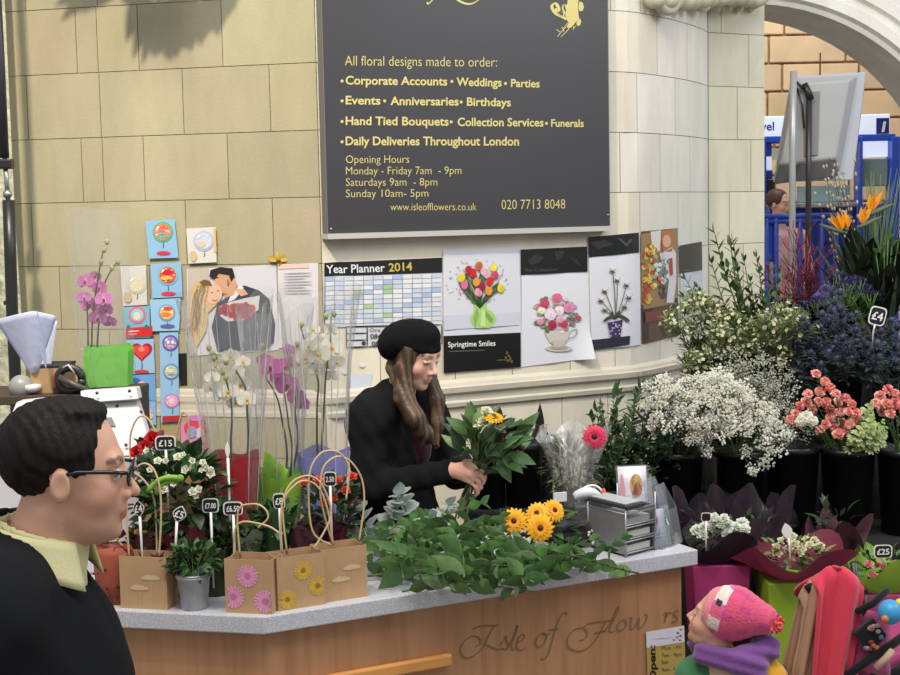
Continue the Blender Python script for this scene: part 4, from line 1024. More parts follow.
def gift_bag(name, label, t, side, w, h, dep, n0, handles, prints, Y=None):
    """kraft carrier bag standing on the worktop at t along the front edge; handles drawn as (photo px) loops in the bag's own front / back plane"""
    base = (cpt if side == 'R' else lpt)(t, n0); rz = atan2(tR.y, tR.x) if side == 'R' else atan2(-tL.y, -tL.x)
    r = root(name, label, 'gift bag', base, rz, 'kraft gift bags along the counter edge'); x, y = w / 2, dep / 2; th = .0012
    mb = MB(S(192, 152, 106)); k = .96
    mb.add([(-x, -y, 0), (x, -y, 0), (x, y, 0), (-x, y, 0), (-x, -y, h), (x, -y, h), (x, y, h), (-x, y, h), (-x * k, 0, h * .98), (x * k, 0, h * .98), (-x, 0, 0), (x, 0, 0)],
           [(3,2,1,0), (0,1,5,4), (2,3,7,6), (1, 11, 9, 5), (11, 2, 6, 9), (10, 0, 4, 8), (3, 10, 8, 7)])
    bb_ = mb.build('bag_body', KRAFT, r, smooth=False, solid=.002)
    for loop in handles:
        pn = V((sin(rz), -cos(rz), 0)); off = loop[0]; c = V(base) + pn * off
        pts = [onplane(a, b, c, pn) for a, b in loop[1:]]; P = []
        for i in range(len(pts) - 1):
            g = lambda q: pts[min(max(q, 0), len(pts) - 1)]
            for q in range(6): P.append(_cr(g(i-1), g(i), g(i+1), g(i+2), q / 6))
        P.append(pts[-1]); MB().tube(P, .0028, 7).build('handle', CARDB, r, world=True)
    if prints:
        mb = MB(); prints(mb, x, h, -y - .0018); mb.build('print', mat('soft_print', rough=.8, attr=True), bb_, smooth=False)
    return r, base, rz
def pdisc(mb, x, z, y, rx, rz_, col, n=16):
    mb.add([(x + rx * cos(2*pi*k/n), y, z + rz_ * sin(2*pi*k/n)) for k in range(n)], [tuple(range(n))], col)
def p_clouds(mb, x, h, y):
    for cx_, cz in ((.35 * x, .58 * h), (-.15 * x, .38 * h)):
        for dx, rr in ((-.02, .007), (-.008, .011), (.006, .010), (.018, .007)): pdisc(mb, cx_ + dx, cz + rr * .4, y - rr * .02, rr * 1.2, rr * .75, S(206, 178, 142))
        mb.box((cx_, y, cz - .03), (.0015, .0004, .05), S(206, 178, 142))
def p_daisies(mb, x, h, y, c1, c2, spots, R=.024):
    for cx_, cz in spots:
        for k in range(18):
            a = 2 * pi * k / 18; d = V((cos(a), 0, sin(a))); p = V((cx_, y, cz)); q = V((-sin(a), 0, cos(a))) * R * .13; e = p + d * R
            if abs(e.x) > x * .98 or e.z < .002: e = p + d * R * .55
            mb.add([p - q * .4, e - q, e + d * R * .06, e + q, p + q * .4], [(0, 1, 2, 3, 4)], jit(c1, .08))
        pdisc(mb, cx_, cz, y - .0004, R * .27, R * .27, c2)
def tpos(px, py, side='R'):
    p = onz(px, py, Z_TOP)
    return (V((p.x, p.y, 0)) - CA).dot(tR if side == 'R' else tL)
# left cloud bag
def gb(px0, px1, pyb, side):
    a, b = tpos(px0, pyb, side), tpos(px1, pyb, side); return (a + b) / 2, abs(b - a)
t_, w_ = gb(121, 170.5, 608, 'L')
gift_bag('gift_bag', 'kraft gift bag with pale clouds, leftmost on the counter beside the metal pot', t_, 'L', w_, .148, .075, .062,
    [(.036, (129, 556), (127, 520), (128, 490), (134, 471), (144, 463.5), (154, 470), (160, 490), (161, 520), (159, 556)), (-.036, (131, 556), (112, 530), (108, 500), (116, 476), (132, 472), (147, 484), (155, 505), (157, 556))], p_clouds)
t_, w_ = gb(225.5, 276, 609.5, 'L'); w_ = .132
gift_bag('gift_bag', 'kraft gift bag printed with three pink daisies at the counter corner', .050, 'L', w_, .150, .085, .068,
    [(.04, (234, 556), (235, 530), (242, 522), (256, 523), (270, 527), (279, 533)), (-.04, (240, 556), (238, 512), (252, 504), (264, 508), (268, 518), (258, 528))],
    lambda mb, x, h, y: p_daisies(mb, x, h, y, S(222, 150, 186), S(196, 110, 156), ((0.0, .105), (-.042, .045), (.048, .036)), .030))
gift_bag('gift_bag', 'kraft gift bag printed with yellow daisies between pink daisy bag and cloud bag', .124, 'R', .138, .148, .085, .072,
    [(.04, (282, 553), (281, 512), (289, 486), (304, 476), (318, 480), (328, 498), (331, 515), (324, 532), (314, 548)), (-.04, (287, 553), (283, 505), (295, 485), (308, 481), (320, 490), (328, 512), (333, 545))],
    lambda mb, x, h, y: p_daisies(mb, x, h, y, S(206, 166, 66), S(150, 108, 40), ((.006, .105), (.047, .056), (-.042, .030)), .026))
gift_bag('gift_bag', 'kraft gift bag with pale clouds, nearest the heap of cut stems', .258, 'R', .136, .150, .085, .085,
    [(.04, (331, 545), (312, 530), (309, 478), (318, 456), (330, 450.5), (342, 455), (349, 470), (346, 500)), (-.04, (332, 542), (321, 500), (322, 472), (330, 460), (341, 456.5), (352, 463), (362, 480), (364, 505), (359, 541))], p_clouds)
t_, w_ = gb(129, 188, 586, 'L')
gift_bag('gift_bag', 'tall kraft gift bag standing behind the white flowering pot plant', t_, 'L', .17, .29, .10, .40,
    [(.05, (131, 470), (130, 440), (134, 424), (141, 416), (149, 420), (156, 436), (158, 470)), (-.05, (172, 470), (176, 440), (180, 420), (184, 412), (189, 424), (188, 470))], None)

# zinc pot with a small leafy plant
t_ = tpos(193, 609, 'L'); p = lpt(t_, .055); r = root('zinc_pot_plant', 'small leafy green plant in a shiny zinc pot', 'potted plant', p)
mb = pot_mb(.036, .047, .096, S(190, 192, 196)); mb.lathe([(.048, .088), (.0505, .091), (.048, .095)], 28, close=False); mb.build('pot', mat('zinc', S(186, 188, 192), rough=.42, metal=.55, var=.12, vscale=40, spec=.6), r)
MB(S(50, 40, 32)).lathe([(.0, .085), (.044, .088)], 20, close=False).build('soil', MATTE, r)
foliage('foliage', r, (0, 0, .135), (.062, .055, .045), 150, (.034, .02), [G_DK, G_MD, S(58, 92, 50)], m=LEAF)
for k in range(7):
    a = k * .9; MB(G_MD).tube(bez((0, 0, .085), (.02 * cos(a), .02 * sin(a), .12), (.045 * cos(a), .04 * sin(a), .16)), .0015, 5).build('stem', LEAF, r)

M_ROSE_W, M_ROSE_R, M_ROSE_O = m_rose(S(240, 240, 222), .0095), m_rose(S(206, 24, 26), .02), m_rose(S(222, 88, 62), .013)
def potted(name, label, loc, pot, fol, blooms, group=None, extra=None):
    r = root(name, label, 'potted plant', loc, 0, group); r0, r1, h, pc = pot
    pot_mb(r0, r1, h, pc).build('pot', PLAST, r)
    c, rad, n, lw, cols = fol; foliage('foliage', r, c, rad, n, lw, cols)
    for me, x, y, z, s_, d in blooms: put('bloom', me, r, (x, y, z), d, None, s_, rnd.uniform(0, 6))
    return r
def bl(me, px, py, Y, loc, s_=1.0, d=None):
    p = at(px, py, Y) - V(loc); return (me, p.x, p.y, p.z, s_, d or (rnd.uniform(-.4, .4), -.8, rnd.uniform(.3, .9)))
L = onz(192, 584, Z_TOP)
L = lpt(tpos(192, 590, 'L'), .215)
W = [(147, 451), (158, 462), (166, 461), (168, 478), (178, 458), (183, 456), (192, 461), (203, 463), (202, 471), (211, 474), (211, 470), (186, 470), (164, 490), (199, 490), (193, 492), (196, 497), (206, 468), (150, 470), (174, 484)]
potted('white_begonia', 'bushy pot plant with small white blooms and dark leaves behind the bags', L, (.05, .065, .12, S(90, 70, 56)), ((-.02, 0, .29), (.140, .10, .13), 300, (.055, .036), [G_DK, S(38, 64, 36), G_MD]),
    [bl(M_ROSE_W, a, b, L.y - .10, L, rnd.uniform(.8, 1.25)) for a, b in W])
g_ = at(166, 484, L.y - .16); rb = root('ribbon_bow', 'lime green ribbon bow tied on the white flowering pot plant', 'bow', g_)
mb = MB(S(150, 200, 80)); mb.tube(bez((-.05, 0, -.02), (-.02, 0, .03), (.04, .0, .015)), [.008] * 9, 6); mb.tube(bez((-.03, .01, -.03), (-.01, 0, .02), (.03, .01, 0)), [.006] * 9, 6); mb.build('loops', PETAL, rb); MB(S(130, 180, 66)).ell((.04, 0, .015), .011).build('knot', PETAL, rb)
L = lpt(tpos(150, 586, 'L'), .32)
potted('red_rose_plant', 'red rose pot plant next to the fifteen pound price tag', L, (.04, .05, .1, S(120, 60, 40)), ((0, 0, .33), (.07, .05, .10), 60, (.05, .034), [G_DK, S(90, 30, 36)]),
    [bl(M_ROSE_R, 153, 439, L.y - .05, L, 1.0), bl(M_ROSE_R, 146, 447, L.y - .07, L, .9), bl(M_ROSE_R, 137, 453, L.y - .04, L, .9), bl(M_ROSE_R, 158, 445, L.y - .05, L, .8)])
# plant inside the left cloud bag, plants in the other bags
def in_bag(px, py, Y, name, label, fol_r, n, lw, cols, blooms, z0=.955, wrap=None):
    p = at(px, py, Y); loc = V((p.x, p.y, z0)); r = root(name, label, 'potted plant', loc)
    pot_mb(.026, .032, .085, S(96, 60, 44)).build('pot', PLAST, r)
    foliage('foliage', r, (0, 0, p.z - z0), fol_r, n, lw, cols, up=.9)
    for k in range(5): MB(G_MD).tube(bez((0, 0, .08), (rnd.uniform(-.02, .02), 0, .12), (rnd.uniform(-.04, .04), rnd.uniform(-.02, .02), p.z - z0)), .0016, 5).build('stem', LEAF, r)
    for me, a, b, s_ in blooms:
        q = at(a, b, Y - .03) - loc; put('bloom', me, r, q, (rnd.uniform(-.3, .3), -.6, .8), None, s_, rnd.uniform(0, 6))
    if wrap: sleeve('wrap', r, (0, 0, .03), [(.03, 0), (.036, .09), (.05, .15)], TISSUE, wrap, tip=.012)
    return r
M_KAL = m_rose(S(206, 150, 110), .009)
in_bag(146, 540, 3.97, 'kalanchoe', 'small kalanchoe with peach buds inside the leftmost cloud bag', (.055, .025, .03), 90, (.03, .02), [S(96, 104, 56), S(120, 110, 66), G_DK], [(M_KAL, 138 + i * 3.3, 533 + (i * 7) % 13, 1) for i in range(9)], wrap=S(90, 60, 60))
in_bag(332, 508, 4.09, 'rose_plant', 'mini rose plant with orange buds inside the cloud bag by cut stems', (.085, .05, .085), 190, (.038, .024), [G_DK, S(52, 80, 48), S(84, 70, 52)], [(M_ROSE_O, a, b, 1.1) for a, b in ((304, 484), (318, 482), (338, 482), (352, 478), (334, 500), (345, 492), (326, 505))], wrap=S(120, 36, 66))
in_bag(303, 535, 4.03, 'wrapped_plant', 'maroon wrapped plant inside the yellow daisy bag', (.045, .025, .035), 50, (.04, .024), [G_DK, S(104, 52, 62), S(86, 44, 54)], [], wrap=S(112, 66, 76))
in_bag(247, 537, 3.98, 'wrapped_plant', 'green plant in clear film inside the pink daisy bag', (.05, .03, .04), 70, (.04, .024), [G_DK, G_MD, S(84, 110, 60)], [], wrap=S(120, 128, 110))
for px, py, n0, col, lab in ((188, 540, .17, S(122, 36, 58), 'deep pink tissue wrapped plant behind the zinc pot'), (165, 560, .16, S(140, 70, 76), 'dusky red tissue wrapped plant behind the leftmost cloud bag'), (300, 520, .26, S(60, 96, 48), 'leafy green wrapped plant behind the yellow daisy bag'), (215, 548, .2, S(70, 84, 50), 'olive tissue wrapped plant behind the zinc pot and pink daisy bag')):
    L = onz(px, 590, Z_TOP); L = lpt(tpos(px, 595, 'L'), n0) if px < 263 else cpt(tpos(px, 605), n0); q = at(px, py, L.y)
    r = root('wrapped_plant', lab, 'potted plant', L); h = q.z - Z_TOP
    sleeve('wrap', r, (0, 0, 0), [(.035, 0), (.04, h * .5), (.062, h), (.07, h + .03)], TISSUE, col, tip=.02)
    foliage('foliage', r, (0, 0, h), (.065, .05, .05), 80, (.045, .028), [G_DK, G_MD, col])
# red speckled wrap at the far left
L = lpt(tpos(107, 606, 'L'), .09); r = root('wrapped_plant', 'rust red speckled gift wrap parcel left of the cloud bag', 'potted plant', L)
mb = MB(S(176, 92, 70)); mb.lathe([(.05, 0), (.056, .06), (.06, .14), (.05, .16)], 20, fn=lambda a, z: 1 + .04 * sin(5 * a)); 
for k in range(40):
    a = rnd.uniform(0, 6.28); z = rnd.uniform(.01, .13); mb.ell((.057 * cos(a), .057 * sin(a), z), .004, S(110, 34, 34), 6, 4)
mb.build('wrap', TISSUE, r); foliage('foliage', r, (0, 0, .17), (.05, .05, .03), 40, (.04, .025), [G_DK, S(120, 40, 50)])

# wrapped orchids
M_ORW, M_ORM, M_ORP = m_orchid(S(238, 236, 228), S(232, 226, 180), S(226, 190, 90)), m_orchid(S(204, 108, 176), S(226, 170, 206), S(150, 30, 90)), m_orchid(S(214, 120, 190), S(234, 190, 214), S(170, 50, 120))
def orchid(label, base, me, blooms, buds, stems, tissue, top_px, Y, wid, leaves=True, sl_bottom=0.10, sc=1.0, stake=True, film=True):
    r = root('wrapped_orchid', label, 'orchid', base); pot_mb(.04, .052, .11, S(70, 60, 50)).build('pot', PLAST, r); b = V(base)
    P = lambda px, py, dy=0.0: at(px, py, Y + dy) - b
    for k, st in enumerate(stems):
        pts = [V((rnd.uniform(-.015, .015), 0, .10))] + [P(*q) for q in st]; C = []
        for i in range(len(pts) - 1):
            g = lambda j: pts[min(max(j, 0), len(pts) - 1)]
            for q in range(6): C.append(_cr(g(i-1), g(i), g(i+1), g(i+2), q / 6))
        C.append(pts[-1]); MB(S(74, 78, 46)).tube(C, [.0042 - .0022 * i / len(C) for i in range(len(C))], 7).build('flower_stem', LEAF, r)
    for i, (a, c_, s_) in enumerate(blooms):
        put('bloom', me, r, P(a, c_, -.02 + .02 * (i % 3)), (rnd.uniform(-.5, .5), -1, rnd.uniform(-.25, .3)), (0, 0, 1), s_ * sc)
    for a, c_ in buds: MB(jit(S(170, 176, 110), .15)).ell(P(a, c_), (.008, .008, .011)).build('bud', PETAL, r)
    if leaves:
        for k in range(5):
            a = k * 1.3 + rnd.random(); mb = MB(jit(S(58, 92, 46), .1)); mb.leaf((0, 0, .11), (cos(a), sin(a) * .5, 1.1), (-cos(a), -sin(a), .5), .15, .05, bend=.5, fold=.1, n=7); mb.build('leaf', LEAF, r)
    zt_ = P(*top_px).z
    if tissue: sleeve('tissue_wrap', r, (0, 0, .0), [(.048, 0), (.06, .11), (.076, tissue[1] * .8), (.084, tissue[1])], TISSUE, tissue[0], tip=.010, k=3, wav=.05)
    if film: sleeve('cellophane_sleeve', r, (0, 0, 0), [(.056, .004), (.066, .12), (.085, zt_ * .45), (wid * .82, zt_ * .75), (wid, zt_)], FILM, wav=.13, tip=.025, k=6)
    if film:
        prof = [(.056, .004), (.066, .12), (.085, zt_ * .45), (wid * .82, zt_ * .75), (wid, zt_)]
        for k in range(9):  # milky strips along the folds, standing in for lamp highlights on the film
            a = -pi * (k + .5) / 9 + rnd.uniform(-.15, .15); q = [V((rr * 1.0 * cos(a + .05 * sin(z * 9 + k)), rr * sin(a + .05 * sin(z * 9 + k)), z)) for rr, z in prof[1:]]
            if k % 2: q = q[1:]
            P_ = []
            for i in range(len(q) - 1):
                g = lambda j: q[min(max(j, 0), len(q) - 1)]
                for t in range(5): P_.append(_cr(g(i-1), g(i), g(i+1), g(i+2), t / 5))
            n_ = len(P_); MB().tube(P_, [.0022 * sin(pi * (i + .5) / n_) for i in range(n_)], 5).build('fold_glint', FOLD_GLINT, r)
    return r
FOLD_GLINT = clear_film('cellophane_fold_glint', haze=.45, gloss=.35, hazecol=(.96, .97, .98), crease=0)  # whitened film that paints the bright streaks of the sleeve folds
Y1 = 4.22
B = onz(237, 571, Z_TOP); B = V((B.x, Y1, Z_TOP))
orchid('white orchid in clear cellophane over red tissue, leftmost of the wrapped orchids', B, M_ORW, [(212, 378, .62), (228, 392, .85), (242, 384, .95), (231, 356, .7), (222, 396, .7), (236, 372, .7), (247, 400, .8), (210, 388, .6), (236, 402, .8), (243, 362, .6), (216, 366, .55)], [(212, 353), (209, 348), (222, 372), (226, 378), (219, 362), (226, 362), (214, 358)],
    [((231, 450), (232, 410), (226, 380), (214, 352)), ((248, 450), (247, 410), (246, 390), (236, 370))], (S(176, 40, 52), .36), (236, 296), Y1, .135)
Y2 = 4.36
B = V((at(281, 560, Y2).x, Y2, Z_TOP))
orchid('magenta orchid in clear cellophane over lime tissue, middle of the wrapped orchids', B, M_ORM, [(271, 368, 1.05), (288, 386, 1.05), (279, 378, .8), (297, 397, .9), (290, 363, .65), (289, 350, .55), (302, 404, .75), (264, 360, .65), (282, 366, .7)], [(262, 346)],
    [((287, 460), (282, 420), (276, 395), (262, 372)), ((292, 460), (288, 420), (284, 390)), ((297, 450), (296, 420), (293, 395), (288, 350))], (S(150, 200, 66), .28), (276, 310), Y2, .115)
B = V((at(325, 560, Y2 + .02).x, Y2 + .02, Z_TOP))
orchid('large white orchid in clear cellophane over lilac tissue, nearest the florist', B, M_ORW, [(320, 354, 1.05), (331, 348, 1.0), (326, 364, .95), (305, 358, .8), (313, 330, .6), (331, 330, .6), (299, 364, .7), (337, 362, .7), (323, 342, .8), (309, 346, .75), (316, 370, .7), (332, 376, .6)], [(302, 324), (297, 344), (334, 314), (326, 316)],
    [((318, 460), (317, 410), (318, 380), (308, 352), (300, 324)), ((322, 460), (324, 410), (326, 375), (330, 345), (331, 316))], (S(150, 152, 214), .34), (318, 290), Y2 + .02, .125)
# green tissue lining spilling at the side of the middle orchids
for px, py, Y, col, lab in ((262, 470, 4.30, S(150, 206, 60), 'lime green tissue sheet standing between the wrapped orchids'),):
    q0 = at(px, 492, Y); r = root('tissue_sheet', lab, 'tissue', (q0.x, Y, Z_TOP)); b = V(r.location); mb = MB(col)
    f = lambda u, v: at(258 + 12 * u + v * (-4 + 30 * u) * .4 + 8 * v, 545 - 95 * v + 20 * u * v, Y + .02 * sin(u * 5) ) - b
    mb.sheet(f, 8, 8); mb.build('sheet', TISSUE, r, solid=.001)

# dark shelf behind the counter with box, paper cone, gadgets and the tall pink orchid
YS = 4.86
zs_ = at(100, 389, YS).z; xs0, xs1 = at(-30, 389, YS).x, at(140, 389, YS).x
r = root('back_shelf', 'dark wooden shelf unit behind the till at the far left', 'shelf', ((xs0 + xs1) / 2, YS, 0)); w_ = xs1 - xs0
mb = MB(S(70, 58, 48)); mb.box((0, 0, zs_ - .015), (w_, .30, .03)); mb.build('top_board', MATTE, r, smooth=False, bevel=.003)
for sx in (-1, 1): MB(S(64, 52, 44)).box((sx * (w_ / 2 - .015), 0, (zs_ - .03) / 2), (.03, .28, zs_ - .03)).build('side_panel', MATTE, r, smooth=False)
MB(S(64, 52, 44)).box((0, 0, .9), (w_ - .06, .28, .02)).build('shelf_board', MATTE, r, smooth=False)
B = V((at(104, 388, YS - .03).x, YS - .03, zs_))
r = orchid('tall pink orchid in clear sleeve with bright green tissue standing on back shelf', B, M_ORP, [(86, 282, 1.1), (100, 288, 1.1), (90, 305, 1.2), (104, 300, 1.1), (98, 318, 1.15), (110, 322, .9), (84, 298, .9), (106, 310, .9), (96, 276, .8)], [(107, 242), (104, 250), (101, 262), (97, 272), (118, 262), (112, 268)],
    [((93, 370), (92, 330), (96, 290), (104, 246)), ((97, 370), (99, 320), (104, 285), (118, 260)), ((90, 370), (88, 330), (87, 300))], None, (92, 208), YS - .03, .09, leaves=False, film=False, sc=.74)
b = B; w4 = lambda px, py: at(px, py, YS - .105) - b
mb = MB(S(140, 226, 84)); q = [w4(82, 388), w4(127, 386), w4(128, 351), w4(124, 345), w4(104, 347.5), w4(84, 347)]
mb.add(q + [p + V((0, .09, 0)) for p in q], [(0, 1, 2, 3, 4, 5), (11, 10, 9, 8, 7, 6), (0, 5, 11, 6), (1, 7, 8, 2)]); mb.build('tissue_wrap', TISSUE, r, smooth=False, solid=.001)
mb = MB(); q = [w4(81, 389), w4(129, 387), w4(128, 340), w4(119, 215), w4(112, 208), w4(63, 206), w4(72, 300)]
mb.sheet(lambda u, v: (w4(81 - 18 * v ** 1.1, 389 - 183 * v) * (1 - u) + w4(129 - 11 * v, 387 - 175 * v) * u) + V((0, -.02 * sin(u * pi) , 0)), 10, 14)
mb.sheet(lambda u, v: (w4(81 - 18 * v ** 1.1, 389 - 183 * v) * (1 - u) + w4(129 - 11 * v, 387 - 175 * v) * u) + V((0, .12 + .04 * sin(u * pi), 0)), 10, 14)
mb.build('cellophane_sleeve', FILM, r)
MB(S(176, 196, 110)).tube([w4(73, 250), w4(76, 300), w4(82, 350)], .002, 5).build('sleeve_edge', FILM, r)

q = at(33, 400, YS - .08); q2 = at(66, 400, YS - .08); hb = at(33, 368, YS - .08).z - zs_
r = root('cardboard_box', 'brown cardboard box on the back shelf beneath the white paper cone', 'box', ((q.x + q2.x) / 2, YS - .02, zs_)); w_ = q2.x - q.x
mb = MB(S(166, 124, 76)); mb.box((0, 0, hb / 2), (w_, .16, hb)); mb.build('carton', KRAFT, r, smooth=False, bevel=.002)
MB(S(178, 112, 66)).box((w_ * .3, -.0815, hb * .45), (w_ * .3, .002, hb * .5)).build('label_patch', MATTE, r, smooth=False)
MB(S(40, 38, 40)).box((w_ * .12, 0, hb + .004), (w_ * .8, .16, .008)).build('lid', MATTE, r, smooth=False)
ph = [(0, 345), (2, 318), (10, 311), (34, 309), (48, 312), (57, 366), (36, 373), (30, 377), (14, 362)]
r = root('paper_cone', 'bluish white sheet of wrapping paper rolled into a cone on the box', 'paper', at(32, 376, YS - .10)); b = V(r.location)
mb = MB(S(222, 228, 248)); mb.sheet(lambda u, v: (at(31 - 2 * v + (-34 - 0 * v + 62 * u) * v * 1.0 + u * 8 * (1 - v), 374 - 63 * v + 16 * v * abs(u - .62) ** 1.2 - 4 * u * (1 - v), YS - .10 - .06 * sin(u * pi) * (v * .8 + .2))) - b, 16, 10)
mb.sheet(lambda u, v: (at(36 + (-36 + 58 * u) * v * .96 + u * 14 * (1 - v), 374 - 60 * v + 14 * v * abs(u - .5), YS - .03 + .05 * sin(u * pi) * v)) - b, 12, 8)
mb.build('sheet', TISSUE, r, solid=.001)
MB(S(176, 186, 216)).leaf(at(46, 368, YS - .17) - b, at(37, 312, YS - .17) - at(46, 368, YS - .17), (0, -1, 0), .2, .02, bend=.02).build('folded_edge', TISSUE, r)
r = root('tape_gun', 'dark coiled tape dispenser on the shelf between box and orchid', 'tape dispenser', at(72, 389, YS - .10)); r.location.z = zs_
mb = MB(S(46, 42, 42)); mb.tube([(.045 * cos(a) * .9, -.02, .05 + .04 * sin(a)) for a in np.linspace(0, 2 * pi, 20)], .014, 8); mb.build('reel', PLAST, r)
MB(S(54, 50, 50)).box((0, .02, .012), (.12, .07, .024)).build('foot', PLAST, r, smooth=False, bevel=.004)
MB(S(80, 70, 66)).tube([(-.03, -.04, .06), (.02, -.05, .035), (.075, -.05, .01)], .011, 8).build('grip', PLAST, r)
MB(S(200, 200, 204)).tube([(-.02, -.03, .09), (.0, -.035, .1), (.02, -.03, .07)], .004, 6).build('wire', PLAST, r)
r = root('clip_lamp', 'small round grey lamp with white rim at the far left shelf edge', 'lamp', at(22, 400, YS - .1)); r.location.z = zs_; h_ = at(22, 387, YS - .1).z - zs_
MB(S(150, 152, 146)).ell((0, 0, h_), .042, nu=18, nv=12).build('lamp_head', PLAST, r); MB(S(222, 222, 220)).lathe([(.02, -.01), (.03, 0), (.03, .014), (.02, .016)], 18, (.04, -.01, h_ - .006)).build('rim', PLAST, r); MB(S(70, 70, 70)).tube([(0, 0, 0), (0, 0, h_)], .01, 8).build('stem', PLAST, r)

# till: grey white angled display seen from the back, on the counter's left run
TILLM = mat('till_plastic', S(206, 204, 208), rough=.4)
YT = 4.33; p0 = onz(110, 580, Z_TOP); r = root('till', 'pale grey shop till with angled panel and screw heads behind the man', 'till', (at(108, 450, YT).x, YT, Z_TOP)); b = V(r.location)
wq = lambda px, py, Y=YT: at(px, py, Y) - b
front4 = [wq(88, 404, YT + .08), wq(137, 401, YT + .08), wq(154, 455, YT - .08), wq(84, 458, YT - .08)]
mb = MB(); mb.add(front4 + [p + V((0, .05, 0)) for p in front4], [(3, 2, 1, 0), (4, 5, 6, 7), (0, 1, 5, 4), (1, 2, 6, 5), (2, 3, 7, 6), (3, 0, 4, 7)]); mb.build('display_back', TILLM, r, smooth=False, bevel=.006)
lip = [wq(80, 391, YT + .09), wq(136, 387, YT + .09), wq(138.5, 399, YT + .05), wq(81, 403, YT + .05)]
mb = MB(); mb.add(lip + [p + V((0, .06, -.004)) for p in lip], [(3, 2, 1, 0), (4, 5, 6, 7), (0, 1, 5, 4), (1, 2, 6, 5), (2, 3, 7, 6), (3, 0, 4, 7)]); mb.build('top_lip', TILLM, r, smooth=False, bevel=.004)
zc = front4[3].z
MB().box((0, .02, zc / 2), (.26, .24, zc)).build('till_body', TILLM, r, smooth=False, bevel=.01)
for px, py, Y in ((97, 393, YT + .055), (129.5, 391, YT + .055), (117, 406, YT + .07), (141, 412, YT + .055), (126, 445, YT - .06), (94, 420, YT + .03)): MB(S(60, 60, 64)).ell(wq(px, py, Y - .004), .0055).build('screw', PLAST, r)
fr = lambda px, py: (lambda t: wq(px, py, YT + .078 - .16 * t))((py - 402) / 55.0)
mb = MB(S(110, 112, 110)); mb.add([fr(103, 418) + V((0, -.004, 0)), fr(112, 417) + V((0, -.004, 0)), fr(116, 426) + V((0, -.004, 0)), fr(104, 427) + V((0, -.004, 0))], [(3, 2, 1, 0)]); mb.build('label_window', PLAST, r, smooth=False, solid=.002)
r = root('receipt_printer', 'white sloped receipt printer at the far left beside the till', 'printer', (at(15, 440, 4.4).x, 4.4, Z_TOP)); b = V(r.location)
a4 = [wq(0, 0)] ; P4 = lambda px, py, Y: at(px, py, Y) - b
f4 = [P4(16, 402, 4.46), P4(44, 399, 4.46), P4(50, 455, 4.36), P4(-2, 446, 4.36)]
mb = MB(); mb.add(f4 + [V((p.x, .12, p.z)) for p in f4], [(3, 2, 1, 0), (4, 5, 6, 7), (0, 1, 5, 4), (1, 2, 6, 5), (2, 3, 7, 6), (3, 0, 4, 7)]); mb.build('cover', TILLM, r, smooth=False, bevel=.006)
MB().box((.02, .04, f4[2].z / 2), (.22, .2, f4[2].z - .002)).build('housing', TILLM, r, smooth=False, bevel=.006)

# price tags on the left of the counter
price_tag(165.5, 443, 3.98, 21, 15, '\u00a315', 1.16, 'black price tag reading fifteen pounds above the white flowering plant')
price_tag(210.5, 505.5, 3.935, 17, 15, '\u00a37.00', .98, 'squarish black price tag reading seven pounds behind the zinc pot')
price_tag(233, 508.5, 3.925, 20, 14, '\u00a36.50', .98, 'wide black price tag reading six fifty above the pink daisy bag')
price_tag(138.5, 508.5, 3.90, 12, 18, '\u00a34', .99, 'pointed leaf shaped black price tag in the leftmost cloud bag', 'leaf', .1)
price_tag(179.5, 514, 3.86, 14, 18, '\u00a35', 1.05, 'tilted leaf shaped price tag beside an orange ribbon by zinc pot', 'leaf', -.35)
price_tag(279, 501, 3.885, 12, 16, '\u00a38', 1.0, 'narrow black price tag in front of the lime wrapped orchid', lean=.05)
price_tag(330, 479, 3.99, 13, 15, '2.50', 1.05, 'black price tag reading 2.50 among the orange rose buds')
price_tag(227.5, 450, 4.0, 5, 18, '', 1.0, 'tall thin blank white marker stick in front of the white orchid', 'leaf', blank=True)
r = root('orange_ribbon', 'short bright orange ribbon strip beside the tilted leaf price tag', 'ribbon', at(174, 517, 4.0)); MB(S(238, 104, 40)).tube([(-.02, 0, -.001), (0, -.002, 0), (.022, 0, .001)], [.003, .004, .003], 6).build('strip', PETAL, r)

# ================================================================== CUT STEMS, GERBERAS, ORGANISER
SPR = [m_sprig(14, .34, (.085, .050), S(84, 122, 70), lay=True, jn=.35), m_sprig(12, .30, (.10, .046), S(98, 134, 80), lay=True, jn=.32), m_sprig(16, .36, (.08, .034), S(70, 106, 58), lay=True, jn=.35), m_sprig(13, .30, (.085, .038), S(118, 148, 94), lay=True, jn=.25)]
EUC = m_sprig(5, .17, (.085, .085), S(160, 172, 166), 'round', jn=.1)
sp = [(392, 566, 20, .02), (420, 575, -10, .01), (450, 576, 5, .015), (480, 580, 160, .01), (500, 572, 10, .02), (540, 566, -15, .015), (575, 563, 15, .01), (430, 552, 30, .05), (470, 556, 170, .05), (500, 552, 20, .06), (535, 552, 165, .05), (565, 550, 10, .04), (400, 545, 60, .05), (445, 540, 120, .08), (480, 540, 50, .08), (515, 545, 150, .07), (410, 535, 35, .08), (385, 550, 100, .05), (460, 530, 20, .10), (555, 558, 175, .02), (525, 560, 60, .05), (440, 565, 80, .05), (490, 566, 110, .04),
      (400, 560, 140, .06), (425, 540, 200, .09), (455, 552, 70, .09), (475, 565, 15, .06), (510, 560, 190, .06), (395, 572, 75, .03), (415, 562, 190, .07), (545, 558, 30, .05), (505, 540, 100, .08), (430, 528, 10, .10), (590, 558, 170, .02), (460, 572, 200, .04)]
